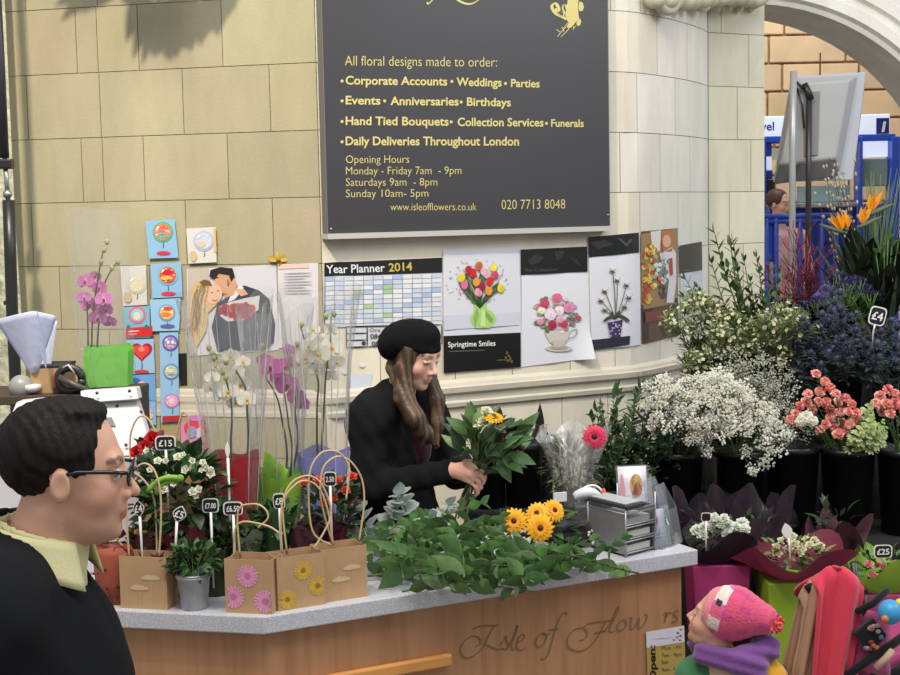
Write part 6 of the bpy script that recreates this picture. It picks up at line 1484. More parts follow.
for i, (px, py) in enumerate(((780, 262), (786, 236), (792, 250), (798, 232), (806, 226), (812, 244), (820, 236), (790, 272), (802, 262), (814, 268), (824, 254), (776, 284), (786, 292), (798, 290), (810, 294), (768, 272), (828, 274), (818, 288))):
    r = root('red_twig', 'dark red leafy twig in front of the blue kiosk', 'foliage', c10 + rv(.03), 0, 'dark red twigs'); d = at(px, py, 6.50 + rnd.uniform(-.1, .1)) - V(r.location)
    put('twig', TW[i % 3], r, (0, 0, 0), d, None, d.length / .56, i)
def m_willow():
    mb = MB(S(96, 84, 66)); pts = [V((.03 * sin(i * .35), 0, .7 * i / 12)) for i in range(13)]; mb.tube(pts, [.003 - .00016 * i for i in range(13)], 5)
    for i in range(4, 13):
        for s_ in (1, -1): mb.ell(pts[i] + V((s_ * .007, 0, .008)), (.005, .005, .010), jit(S(190, 182, 160), .15), 7, 5)
    return keep(mb, 'twig', LEAF)
WIL = m_willow()
for i, (px, py) in enumerate(((820, 170), (826, 186), (834, 176), (842, 166), (848, 174), (855, 162), (814, 196), (838, 190), (830, 160))):
    r = root('pussy_willow', 'bare willow twig with pale catkins above the orange flowers', 'foliage', c11 + V((-.03, 0, 0)) + rv(.04), 0, 'pussy willow twigs'); d = at(px, py, 6.6 + rnd.uniform(-.06, .06)) - V(r.location); put('twig', WIL, r, (0, 0, 0), d, None, d.length / .7, i)
for i in range(34):
    px, py = 862 + rnd.random() * 44, 166 + rnd.random() * 34; b = c11 + V((.04, .04, 0)) + rv(.04); d = at(px, py, 6.66 + rnd.uniform(-.05, .08)) - b
    r = root('green_reed', 'thin upright green reed behind the orange flowers', 'foliage', b, 0, 'thin green reeds'); mb = MB(jit(S(118, 140, 92), .2)); mb.tube(bez((0, 0, 0), d * .5 + V((0, 0, .05)), d, 6), [.003, .003, .0028, .0026, .002, .0016, .0008], 4); mb.build('blade', LEAF, r)
def m_paradise():
    mb = MB(S(238, 160, 24))
    mb.tube([(0, 0, -.01), (.05, 0, .01), (.12, 0, .035), (.17, 0, .055)], [.008, .016, .011, .001], 8, S(104, 116, 84))
    for a, L_ in ((1.15, .12), (.95, .13), (1.4, .12), (.75, .11), (1.7, .10)): mb.leaf((.03, 0, .012), (cos(a), rnd.uniform(-.15, .15), sin(a)), (-.6, rnd.uniform(-1, 1), .3), L_, .034, jit(S(240, 160, 26), .1), bend=rnd.uniform(-.1, .15), fold=.5, n=6)
    mb.leaf((.04, .0, .014), (.85, .1, .6), (0, 1, 0), .11, .014, S(60, 60, 150), n=4)
    return keep(mb, 'flower_head', PETAL)
PAR = m_paradise()
for px, py, yaw, s_ in ((846, 232, pi - .2, .72), (858, 226, .35, .8), (866, 214, .2, .85), (852, 230, pi - .7, .7)):
    b = c11 + rv(.03); tip = at(px, py, 6.48 + rnd.uniform(-.04, .04)); r = root('bird_of_paradise', 'orange bird of paradise flower above the dark leaves', 'flower', b, 0, 'bird of paradise flowers'); d = tip - b
    MB(S(92, 118, 74)).tube(bez((0, 0, 0), (d.x * .3, d.y * .3, d.z * .6), d, 8), .006, 7).build('stem', LEAF, r); o = put('flower_head', PAR, r, d, None, None, s_); o.matrix_local = Matrix.Translation(d) @ Matrix.Rotation(yaw, 4, 'Z') @ Matrix.Scale(s_, 4)
def m_bigleaf(c): mb = MB(c); mb.leaf((0, 0, 0), (0, 0, 1), (0, -1, 0), .34, .13, c, bend=.25, fold=.25, n=9); mb.tube([(0, 0, -.15), (0, 0, .02)], .004, 6, G_MD); return keep(mb, 'leaf_blade', mat('glossy_leaf', rough=.3, attr=True, var=.2, vscale=12))
BIG = [m_bigleaf(S(40, 50, 38)), m_bigleaf(S(52, 62, 46)), m_bigleaf(S(34, 40, 34))]
for i in range(22):
    px, py = 836 + rnd.random() * 66, 222 + rnd.random() ** 1.3 * 62; b = c11 + rv(.05) + V((.02, -.04, -.05)); tip = at(px, py, 6.46 + rnd.uniform(-.09, .09)); d = tip - b
    r = root('dark_leaf', 'broad glossy dark green leaf under the bird of paradise', 'foliage', b, 0, 'broad dark leaves'); put('leaf_blade', BIG[i % 3], r, d - d.normalized() * .30, d + V((rnd.uniform(-.08, .08), -.05, 0)), (rnd.uniform(-.4, .4), -1, 0), 1.0)
    MB(G_DK).tube([(0, 0, 0), tuple(d - d.normalized() * .3)], .004, 5).build('stem', LEAF, r)
for i, (px, py) in enumerate(((884, 250), (892, 246), (876, 254), (896, 256), (888, 240), (898, 242))):
    b = c11 + V((.06, -.06, 0)); tip = at(px, py, 6.34); d = tip - b
    r = root('bright_leaf', 'bright yellow green leaf at the right photo edge', 'foliage', b, 0, 'bright green leaves at the edge'); mb = MB(jit(S(120, 170, 84), .15)); mb.tube([(0, 0, 0), tuple(d)], .003, 5); mb.leaf(d, (rnd.uniform(-.5, .5), -.5, .4), (0, -.3, 1), .08, .03); mb.build('leaf_blade', LEAF, r)
for i in range(60):
    px, py = 834 + rnd.random() * 68, 226 + rnd.random() * 70; b = c11 + rv(.05) + V((.02, -.06, -.02)); tip = at(px, py, 6.36 + rnd.uniform(-.05, .06)); d = tip - b
    r = root('strap_plant', 'narrow dark blade leaf under the bird of paradise', 'foliage', b, 0, 'narrow dark blade leaves'); mb = MB(); mb.leaf((0, 0, 0), d + rv(.05), (rnd.uniform(-.6, .6), -1, .1), d.length * 1.05, rnd.uniform(.018, .034), jit(rnd.choice([S(44, 54, 42), S(62, 72, 54), S(34, 40, 34), S(84, 96, 74)]), .2), bend=rnd.uniform(-.1, .25), n=6); mb.build('leaf_blade', LEAF, r)
price_tag(877.5, 316, 5.83, 17, 19, '\u00a34', 1.43, 'black rounded price tag among the blue thistles', lean=-.25)

# dark bench behind the florist's place with black sleeve, cellophane bunch
r = root('work_bench', 'black cloth covered bench behind the worktop right of the florist', 'bench', (.37, 5.28, 0)); MB().box((0, 0, .465), (.66, .34, .93)).build('bench_body', DRAPE, r, smooth=False, bevel=.01)
bucket(bx(488, 5.22), 5.2, .93, 'black bucket right behind the bouquet in the florist hands', .235, .062, .058)
bucket(bx(522, 5.22), 5.22, .93, 'black bucket between florist and cellophane wrapped greens', .235, .072, .066)
p = V((bx(541, 5.27), 5.36, .93)); r = root('black_sleeve', 'black pointed plastic flower sleeve standing left of the cellophane bunch', 'sleeve', p); tz = at(543, 404, 5.36).z - .93
mb = MB(S(26, 26, 30)); mb.lathe([(.045, 0), (.05, tz * .45), (.042, tz * .62), (.022, tz * .74)], 16, close=False); mb.leaf((-.004, -.02, tz * .6), (.03, 0, 1), (0, -1, 0), tz * .42, .036, S(26, 26, 30), bend=-.02, n=8); mb.build('plastic', GLOSSBLACK, r)
p = V((bx(571, 5.2), 5.2, .93)); r = root('wrapped_greens', 'grey green foliage bunch in clear cellophane behind the worktop', 'bouquet', p); hz = at(571, 432, 5.2).z - .93
foliage('foliage', r, (0, 0, hz * .5), (.10, .07, hz * .42), 300, (.045, .014), [S(96, 108, 86), S(120, 130, 108), S(76, 88, 68), S(128, 122, 92)])
for k in range(7): MB(G_MD).tube([(rnd.uniform(-.02, .02), 0, 0), (rnd.uniform(-.07, .07), rnd.uniform(-.04, .04), hz * .7)], .003, 5).build('stem', LEAF, r)
sleeve('cellophane_sleeve', r, (0, 0, 0), [(.04, 0), (.075, hz * .4), (.108, hz * .8), (.122, hz)], clear_film('foggy_cellophane', haze=.34, gloss=.3), wav=.18, tip=.03, k=7)

# ---- wrapped bouquets in front of the stand, on a low black table
r = root('low_table', 'low black cloth covered table under the wrapped bouquets', 'table', (1.35, 4.98, 0)); MB().box((0, 0, .22), (1.3, .5, .44)).build('table_body', DRAPE, r, smooth=False, bevel=.01)
M_CHR = m_carnation(S(234, 236, 226), S(222, 228, 210), .024); M_FRE = m_rose(S(232, 228, 196), .016); M_PTU = m_rose(S(232, 150, 156), .018)
def boxed(label, px, Y, box_px, box_top, wrapcol, wrap_px, wrap_top, blooms, me, boxcol, fol, group=None, zb=.44, wrapm=None, out=1.0, dark=None):
    x = bx(px, Y); r = root('boxed_bouquet', label, 'bouquet', (x, Y, zb), 0, group); b = V(r.location); k = Y / FPX
    zt_ = at(px, box_top, Y - .1).z - zb; w2 = box_px * k / 2
    mb = MB(boxcol); mb.add([(-w2 * .85, -w2 * .85, 0), (w2 * .85, -w2 * .85, 0), (w2 * .85, w2 * .85, 0), (-w2 * .85, w2 * .85, 0), (-w2, -w2, zt_), (w2, -w2, zt_), (w2, w2, zt_), (-w2, w2, zt_)], [(3,2,1,0), (0,1,5,4), (1,2,6,5), (2,3,7,6), (3,0,4,7), (4,5,6,7)]); mb.build('bouquet_box', mat('card_box', rough=.6, attr=True), r, smooth=False, bevel=.004)
    zw = at(px, wrap_top, Y).z - zb; W2 = wrap_px * k / 2
    sleeve('wrap', r, (0, 0, zt_ - .02), [(w2 * .55, 0), (w2 * .9, .03), (W2 * .8, (zw - zt_) * .7), (W2, zw - zt_ + .02)], wrapm or TISSUE, wrapcol, wav=.13, k=5, tip=.035)
    foliage('foliage', r, (0, 0, zw - .02), (W2 * .6, W2 * .45, .05), 90, (.05, .018), fol)
    for a, c_ in blooms:
        p = at(a, c_, Y - .04 + rnd.uniform(-.05, .05)) - b; put('bloom', me, r, p, (rnd.uniform(-.4, .4), -.6, .9), None, rnd.uniform(.8, 1.05), rnd.uniform(0, 6))
    return r
DT = mat('dark_film', S(52, 40, 52), rough=.25, alpha=.9)
boxed('white chrysanthemum bouquet in dark plum paper on a magenta box', 716, 4.95, 58, 566, S(46, 30, 42), 88, 532, [(697, 531), (704, 528), (712, 524), (720, 524), (728, 526), (736, 528), (742, 524), (709, 534), (718, 531), (727, 533), (735, 534), (702, 535), (744, 530), (724, 519), (714, 518)], M_CHR, S(168, 52, 112), [G_DK, S(70, 96, 52)])
boxed('cream freesia bouquet in crimson net wrap on a lime green box', 792, 4.85, 62, 583, S(128, 46, 70), 118, 548, [(776, 548), (781, 542), (788, 551), (795, 546), (802, 548), (810, 546), (817, 550), (786, 540), (798, 554), (806, 541), (777, 555), (814, 542), (820, 547), (792, 538), (801, 552)], M_FRE, S(150, 186, 50), [S(120, 140, 70), G_DK, S(100, 120, 60)])
boxed('pink tulip bouquet in lime paper on a magenta box at right', 882, 4.95, 54, 596, S(150, 186, 70), 84, 560, [(868, 566), (878, 566), (873, 578), (889, 577), (897, 566), (884, 570)], M_PTU, S(176, 64, 120), [S(110, 150, 70), G_DK, S(90, 110, 70)])
p = V((bx(760, 5.16), 5.14, .44)); r = root('dark_wrapped_bunch', 'dark plum film wrapped bunch standing behind the chrysanthemum bouquet', 'bouquet', p)
sleeve('wrap', r, (0, 0, 0), [(.04, 0), (.06, .2), (.085, .36), (.12, at(760, 505, 5.14).z - .44)], mat('plum_film', S(66, 54, 66), rough=.2, alpha=.6), wav=.26, k=6, tip=.07); foliage('foliage', r, (0, 0, .4), (.08, .06, .06), 40, (.06, .02), [S(50, 44, 46), G_DK])
p = V((bx(706, 5.2), 5.17, .44)); r = root('dark_wrapped_bunch', 'dark plum film wrapped bunch standing left behind the chrysanthemum bouquet', 'bouquet', p)
sleeve('wrap', r, (0, 0, 0), [(.04, 0), (.06, .2), (.085, .36), (.11, at(706, 506, 5.16).z - .44)], mat('plum_film'), wav=.26, k=6, tip=.07); foliage('foliage', r, (0, 0, .4), (.08, .06, .06), 40, (.06, .02), [S(50, 44, 46), G_DK])
for px, py, dx, lab in ((842, 525, 1, 'crimson'),):
    p = V((bx(838, 5.1), 5.13, .44)); r = root('net_wrapped_bunch', 'dark crimson net wrapped bunch behind the freesia bouquet', 'bouquet', p); sleeve('wrap', r, (0, 0, 0), [(.04, 0), (.055, .2), (.08, .38), (.12, at(838, 530, 5.13).z - .44)], TISSUE, S(72, 40, 50), wav=.2, k=5, tip=.06); foliage('foliage', r, (0, 0, .42), (.08, .06, .06), 40, (.06, .02), [S(70, 44, 50), G_DK])
price_tag(883, 551.5, 4.87, 19, 14, '\u00a325', .76, 'black price tag reading 25 above the pink tulip bouquet')
price_tag(787, 531, 4.74, 11, 17, '', .80, 'blank white marker in the cream freesia bouquet', 'leaf', .2, blank=True)
price_tag(706, 517, 4.84, 10, 9, '', .82, 'small black price tag in the white chrysanthemum bouquet')

# ---- pushchair with scarves
YP = 4.08; X_ = lambda px, Y=YP: at(px, 600, Y).x
r = root('pushchair', 'black framed pushchair with pink seat at the right photo edge', 'pushchair', (X_(862), YP, 0)); b = V(r.location)
FR = mat('black_tube', S(30, 30, 32), rough=.3); q = lambda px, py, Y=YP: at(px, py, Y) - b
MB().tube([q(806, 590, YP + .0), q(826, 579), q(852, 586), q(866, 592)], .013, 10).build('handle_bar', FR, r)
for dy, sx in ((-.0, 0), (.30, .06)): MB().tube([q(862, 588) + V((sx, dy, 0)), q(868, 640) + V((sx, dy, 0)), V((.10 + sx, dy, .35)), V((.22 + sx, dy, .10))], .012, 8).build('side_tube', FR, r)
MB().tube([V((-.10, 0, .10)), V((.02, 0, .40)), V((.16, 0, .62))], .012, 8).build('side_tube', FR, r); MB().tube([V((-.04, .30, .10)), V((.08, .3, .40)), V((.2, .3, .62))], .012, 8).build('side_tube', FR, r)
for x, y in ((-.10, 0), (-.04, .3), (.22, 0), (.28, .3)):
    mb = MB(S(36, 36, 38)); mb.tube([(x + .082 * cos(a), y, .10 + .082 * sin(a)) for a in np.linspace(0, 2 * pi, 25)], .018, 8); wh = mb.build('wheel', PLAST, r); MB(S(150, 150, 154)).lathe([(.06, -.008), (.065, 0), (.06, .008)], 16).build('hub', PLAST, wh).matrix_local = Matrix.Translation((x, y, .10)) @ Matrix.Rotation(pi / 2, 4, 'X')
mb = MB(S(176, 70, 120)); mb.sheet(lambda u, v: V((.0 + .30 * u, .02 + .28 * v, .62 + .16 * u - .10 * sin(pi * v) * (1 - u))), 10, 10); mb.sheet(lambda u, v: V((.02 - .06 * u, .02 + .26 * v, .62 + .26 * u)), 8, 8); mb.build('seat', FABRIC, r, solid=.02)
mb = MB(S(186, 84, 130)); mb.sheet(lambda u, v: q(846 + 44 * u, 604 + 12 * u + 62 * v, YP - .02 + .02 * sin(u * 5 + v * 3)) , 8, 8); mb.build('side_panel', FABRIC, r, solid=.006)
MB(S(28, 28, 30)).tube([q(846, 676, YP - .06), q(868, 660, YP - .07), q(884, 650, YP - .07), q(904, 636, YP - .06)], .014, 8).build('strap', FABRIC, r); MB(S(28, 28, 30)).tube([q(856, 612, YP - .05), q(872, 604, YP - .06), q(888, 590, YP - .05)], .011, 8).build('strap', FABRIC, r)
mb = MB(S(30, 30, 34)); f4 = [q(854, 634, YP - .07), q(874, 618, YP - .09), q(888, 636, YP - .09), q(870, 655, YP - .07)]; mb.add(f4 + [p + V((0, .03, 0)) for p in f4], [(3, 2, 1, 0), (4, 5, 6, 7), (0, 1, 5, 4), (1, 2, 6, 5), (2, 3, 7, 6), (3, 0, 4, 7)])
mb.build('toy_pouch', FABRIC, r, smooth=False, bevel=.006)
mb = MB()
for k in range(14): 
    u, v = rnd.random(), rnd.random(); p = f4[0].lerp(f4[1], u).lerp(f4[3].lerp(f4[2], u), v); mb.ell(p + V((0, -.004, 0)), (.008, .004, .007), rnd.choice([S(190, 110, 80), S(170, 150, 140), S(150, 60, 50), S(80, 120, 160)]), 7, 5)
mb.build('pouch_pattern', FABRIC, r)
mb = MB(S(170, 172, 176)); mb.tube([q(838 + 7 * cos(a), 660 + 16 * sin(a), YP - .05) for a in np.linspace(-1.4, 1.4, 12)], .006, 7); mb.build('frame_hook', STEEL, r)
MB(S(214, 182, 156)).tube([q(876, 668, YP - .08), q(886, 658, YP - .09), q(892, 650, YP - .08)], .010, 8).build('buckle_strap', FABRIC, r)
rt = root('toy_ball', 'blue toy ball with yellow cap hanging on the pushchair', 'toy', at(890, 612, YP - .12)); MB(S(64, 156, 210)).ell((0, 0, 0), .036, nu=18, nv=12).build('ball', PLAST, rt); MB(S(226, 214, 70)).ell((.026, -.004, .026), .014, nu=10, nv=7).build('cap', PLAST, rt); MB(S(206, 120, 70)).ell((-.022, -.026, -.012), .012, nu=10, nv=7).build('spot', PLAST, rt)
def drape(name, label, col, bar, w, front_len, back_len, lean, seed, thick=.008, twist=0.0, bulge=.012):
    r = root(name, label, 'scarf', bar); mb = MB(col); R = .03
    def f(u, v):
        L = v * (front_len + back_len + pi * R) - back_len; x = (u - .5) * w * (1 + .18 * sin(v * 4 + seed))
        if L < 0: y, z = R, L
        elif L < pi * R: a = L / R; y, z = R * cos(a), R * sin(a)
        else: y, z = -R - .02 * min(1, (L - pi * R) * 4), -(L - pi * R)
        fold = bulge * sin(u * 9 + seed + v * 2) + bulge * .6 * sin(u * 17 + seed * 2 + v * 3)
        dn = max(0, -z); return V((x + lean * dn + twist * dn * (u - .5) - .0, y + fold * (-1 if y <= 0 else 1), z + R * .2 * sin(u * 6) - .05 * (2 * u - 1) ** 2))
    mb.sheet(f, 26, 48); mb.build('cloth', FABRIC, r, solid=thick); return r
cs_ = drape('coral_scarf', 'long coral red scarf draped over the pushchair handle', S(214, 62, 84), at(838, 577, YP - .01), .125, .42, .30, -.13, .4, thick=.010, bulge=.019)
mb = MB(S(196, 50, 72)); b_ = V(cs_.location)  # same coral made darker: shade inside the loop put into its colour
mb.sheet(lambda u, v: at(797 + 30 * u + 3 * sin(v * 5), 607 - 30 * v * (.55 + .45 * u) - 6 * sin(u * pi), YP + .05 + .03 * sin(u * 6 + v * 3)) - b_, 16, 12); mb.build('back_loop', FABRIC, cs_, solid=.010)
cs_ = drape('tan_scarf', 'tan woollen scarf hanging under the coral scarf on the pushchair handle', S(176, 138, 108), at(812, 592, YP + .015), .075, .40, .38, -.20, 1.7, thick=.010)
# ================================================================== PEOPLE
def basis(fwd, roll_up=(0, 0, 1)):
    f = V(fwd).normalized(); x = f.cross(V(roll_up)).normalized(); u = x.cross(f).normalized()
    return np.array([[x.x, f.x, u.x], [x.y, f.y, u.y], [x.z, f.z, u.z]], np.float32)     # columns: right, forward, up
def d_head(P, female=False, ears=True):
    d = d_ell(P, (0, -.018, .032), (.074, .094, .086))
    d = smin(d, d_ell(P, (0, .022, -.028), (.060, .066, .082)), .03)
    d = smin(d, d_ell(P, (0, .040, -.086), (.040 if female else .046, .042, .030 if female else .033)), .03)
    for s in (-1, 1):
        d = smin(d, d_ell(P, (s * .038, .050, -.034), (.024, .024, .024)), .02)
    d = smin(d, d_cap(P, (-.034, .072, .024), (.034, .072, .024), .011), .014)
    for s in (-1, 1): d = smax(d, -d_ell(P, (s * .030, .096, .004), (.017, .016, .011)), .010)
    nl = .106 if female else .107
    d = smin(d, d_cap(P, (0, .078, .014), (0, nl, -.030), .0065, .0095), .012)
    for s in (-1, 1): d = smin(d, d_ell(P, (s * .011, .092, -.036), (.008, .010, .008)), .006)
    d = smin(d, d_ell(P, (0, .080, -.054), (.024, .012, .016)), .012)
    d = smin(d, d_ell(P, (0, .0885, -.0605), (.020, .0075, .0050)), .004)
    d = smin(d, d_ell(P, (0, .0875, -.0715), (.017, .0080, .0060)), .004)
    d = smin(d, d_ell(P, (0, .072, -.098), (.018, .016, .014)), .014)
    for s in (-1, 1):
        d = smin(d, d_cap(P, (s * .019, .083, .0045), (s * .042, .077, .004), .0065, .005), .004)      # lids over the eyes
        if ears:
            e = d_ell(P, (s * .078, -.006, -.012), (.009, .017, .028)); e = smax(e, -d_ell(P, (s * .088, -.004, -.008), (.007, .012, .020)), .005); d = smin(d, e, .008)
    return d
def head_color(P, skin, lip, brow, cheek=None, female=False):
    c = np.tile(np.array(skin, np.float32), (len(P), 1))
    def blend(w, col):
        w = np.clip(w, 0, 1)[:, None]; c[:] = c * (1 - w) + np.array(col, np.float32) * w
    if cheek is not None:
        for s in (-1, 1): blend(.55 * np.exp(-((P[:, 0] - s * .045) ** 2 + (P[:, 2] + .035) ** 2) / .0006) * (P[:, 1] > .02), cheek)
    blend(1.0 * (d_ell(P, (0, .090, -.066), (.022, .016, .0105)) < 0), lip)
    for s in (-1, 1):
        bw = d_cap(P, (s * .014, .086, .024), (s * .034, .080, .0285), .0030); bw = np.minimum(bw, d_cap(P, (s * .034, .080, .0285), (s * .052, .064, .0255), .0024)); blend(.7 * (bw < .003), brow)
        ln = d_cap(P, (s * .018, .090, .0005), (s * .044, .079, -.0005), .0028); blend(.85 * (ln < .0006), brow)
    return c
def hand_d(P, W, K, chains, thumb, r=.0085, kn=.010):
    """wrist point, four knuckles, per-finger joints, thumb joints -> palm with five separate fingers"""
    d = d_cap(P, W, (np.array(K[1]) + np.array(K[2])) / 2, .022, .020)
    for k in K: d = smin(d, d_cap(P, W, k, .017, kn + .001), .012)
    for k, c, s in zip(K, chains, (.95, 1.0, .96, .82)):
        pts = [k] + list(c); f = None
        for a, b, r0, r1 in zip(pts, pts[1:], (r * 1.08, r, r * .92), (r, r * .92, r * .8)):
            q = d_cap(P, a, b, r0 * s, r1 * s); f = q if f is None else smin(f, q, .003)
        d = smin(d, f, .004)
    pts = list(thumb); f = None
    for a, b, r0, r1 in zip(pts, pts[1:], (.015, .0105, .009), (.0105, .009, .0075)):
        q = d_cap(P, a, b, r0, r1); f = q if f is None else smin(f, q, .004)
    return smin(d, f, .008)

# ------------------------------------------------------------------ the florist
YW = 4.95
fl = root('florist', 'woman in black beret and black coat looking down at the bouquet she holds', 'person', (-.20, 4.98, 0)); FO = np.array((-.20, 4.98, 0), np.float32)
lw = lambda p: np.array(p, np.float32) - FO
fdir = V((.82 * .927, -.57 * .927, -.375)); H = basis(fdir); SCW = .98
eye = at(431, 361, 4.87); HC = np.array(eye, np.float32) - H @ np.array((0, .075, .004), np.float32) * SCW - FO
toH = lambda X: ((X - HC) @ H) / SCW
hp = lambda p: HC + (H @ np.array(p, np.float32)) * SCW
YH = 4.70
hx = lambda px, py, dy=0.0: lw(at(px, py, YH + dy))
W_R = hx(450, 470, .03)
K_R = [hx(468, 464, -.01), hx(471, 469.5, -.016), hx(471.5, 475.5, -.018), hx(470, 481, -.014)]
CH_R = [[hx(477, 467, -.012), hx(481.5, 471, .010), hx(481, 475, .032)], [hx(479.5, 474, -.020), hx(483, 479, .004), hx(481, 483, .03)], [hx(478.5, 481.5, -.020), hx(481, 487, .002), hx(478.5, 490, .026)], [hx(476, 487, -.014), hx(478, 492.5, .004), hx(475.5, 495.5, .022)]]
TH_R = [hx(456, 469, .012), hx(465, 463, .03), hx(472, 462, .05), hx(477.5, 464, .06)]
SH_R, EL_R = lw((-.285, 4.85, 1.325)), lw((-.290, 4.80, 1.085))
SH_L, EL_L = lw((-.10, 5.10, 1.325)), lw((.02, 5.02, 1.10)); W_L = lw((.015, 4.85, 1.135))
K_L = [W_L + np.array(q, np.float32) for q in ((.055, -.045, .016), (.058, -.047, .004), (.056, -.046, -.008), (.052, -.043, -.02))]
CH_L = [[k + np.array((.030, -.022, -.004), np.float32), k + np.array((.036, -.046, -.010), np.float32), k + np.array((.020, -.058, -.014), np.float32)] for k in K_L]
TH_L = [W_L + np.array(q, np.float32) for q in ((.015, -.015, .012), (.03, -.045, .035), (.045, -.065, .04), (.06, -.078, .036))]
PEL, CHS, NKB = lw((-.22, 5.0, .92)), lw((-.215, 4.985, 1.20)), lw((-.185, 4.965, 1.385))
Bsh = basis((.82, -.57, 0))
def body_core(X, g=0.0):
    d = d_ell(X, CHS, (.145 + g, .105 + g, .20 + g), Bsh); d = smin(d, d_ell(X, PEL, (.155 + g, .12 + g, .15 + g), Bsh), .08)
    d = smin(d, d_cap(X, CHS + np.array((0, 0, .0), np.float32), PEL, .10 + g), .06)
    d = smin(d, d_cap(X, SH_R * .85 + NKB * .15, SH_L * .85 + NKB * .15, .052 + g), .05)
    return d
def d_florist(X):
    d = body_core(X)
    d = smin(d, d_cap(X, NKB - np.array((0, 0, .04), np.float32), hp((0, -.02, -.06)), .052, .048), .03)
    for a, b, c in ((SH_R, EL_R, W_R), (SH_L, EL_L, W_L)): d = smin(d, smin(d_cap(X, a, b, .046, .036), d_cap(X, b, c, .036, .024), .02), .03)
    for s in (-1, 1):
        hip = PEL + Bsh @ np.array((s * .085, 0, -.06), np.float32); kn = lw((-.20, 4.98, .48)) + Bsh @ np.array((s * .08, .02, 0), np.float32); an = lw((-.20, 4.98, .08)) + Bsh @ np.array((s * .085, -.02, 0), np.float32); to = an + Bsh @ np.array((s * .01, .15, -.045), np.float32)
        d = smin(d, smin(d_cap(X, hip, kn, .08, .052), d_cap(X, kn, an, .052, .034), .02), .03); d = smin(d, d_cap(X, an - np.array((0, 0, .035), np.float32), to, .04, .03), .02)
    d = smin(d, d_head(toH(X), True, False) * SCW, .012)
    d = smin(d, hand_d(X, W_R, K_R, CH_R, TH_R), .01); d = smin(d, hand_d(X, W_L, K_L, CH_L, TH_L), .01)
    return d
SK_W = S(238, 192, 170)
def col_florist(Vt):
    c = head_color(toH(Vt), SK_W, S(214, 146, 134), S(120, 92, 74), S(230, 150, 132), True)
    far = np.linalg.norm(toH(Vt) - np.array((0, .02, 0), np.float32), axis=1) > .17; c[far] = S(230, 178, 156)
    leg = Vt[:, 2] < .98; c[leg] = S(40, 42, 52); c[Vt[:, 2] < .11] = S(24, 24, 24)
    return c
lo, hi = np.array((-.30, -.42, -.01)), np.array((.36, .32, 1.70))
sdf_mesh('body', d_florist, lo, hi, .0045, SKIN, fl, col_florist)
# eyes
EYEM = mat('eye_surface', rough=.55, attr=True, spec=.2)
for s in (-1, 1):
    o = MB(S(196, 186, 178)); o.ell(tuple(hp((s * .0305, .0735, .002))), .0103, nu=14, nv=10); o.ell(tuple(hp((s * .0300, .0805, -.0012))), .0048, S(56, 42, 34), 10, 7); o.build('eye', EYEM, fl)
# coat with hood and turned cuffs
def d_coat(X):
    d = body_core(X, .018)
    d = smin(d, d_cap(X, NKB + np.array((-.02, .0, -.05), np.float32), NKB + np.array((-.01, 0, .0), np.float32), .085, .070), .04)
    d = smin(d, d_ell(X, NKB + np.array((-.075, .045, -.03), np.float32), (.085, .085, .055)), .03)            # hood lying on the back
    d = smin(d, d_ell(X, SH_R + np.array((.0, .01, -.015), np.float32), (.082, .080, .085)), .04)
    for a, b, c, e in ((SH_R, EL_R, W_R, .93), (SH_L, EL_L, W_L, .93)):
        w = b + (c - b) * e; d = smin(d, smin(d_cap(X, a, b, .072, .060), d_cap(X, b, w, .060, .040), .03), .035)
    d = smin(d, d_cap(X, PEL, PEL + np.array((0, 0, -.16), np.float32), .165, .18), .06)
    d = d + .004 * np.sin(X[:, 2] * 60 + X[:, 0] * 40) * np.sin(X[:, 0] * 55 + X[:, 1] * 30)
    cut = d_cap(X, hp((0, .01, -.09)), hp((0, .03, .1)), .055); d = smax(d, -cut, .015)
    nk = d_cap(X, NKB + np.array((.03, -.035, .0), np.float32), NKB + np.array((.075, -.075, -.09), np.float32), .035, .012); d = smax(d, -nk, .01)
    return smax(d, .70 - X[:, 2], .01)
COAT = mat('black_wool', S(22, 22, 25), rough=.95, bump=.35, bscale=180, spec=.2)
sdf_mesh('coat', d_coat, lo, hi + np.array((0, .1, 0)), .0065, COAT, fl)
# maroon jumper glimpsed at the open front
mb = MB(S(70, 34, 46)); c_ = NKB + np.array((.07, -.065, -.16), np.float32); mb.ell(tuple(c_), (.045, .03, .09), nu=12, nv=9); mb.build('jumper', FABRIC, fl)
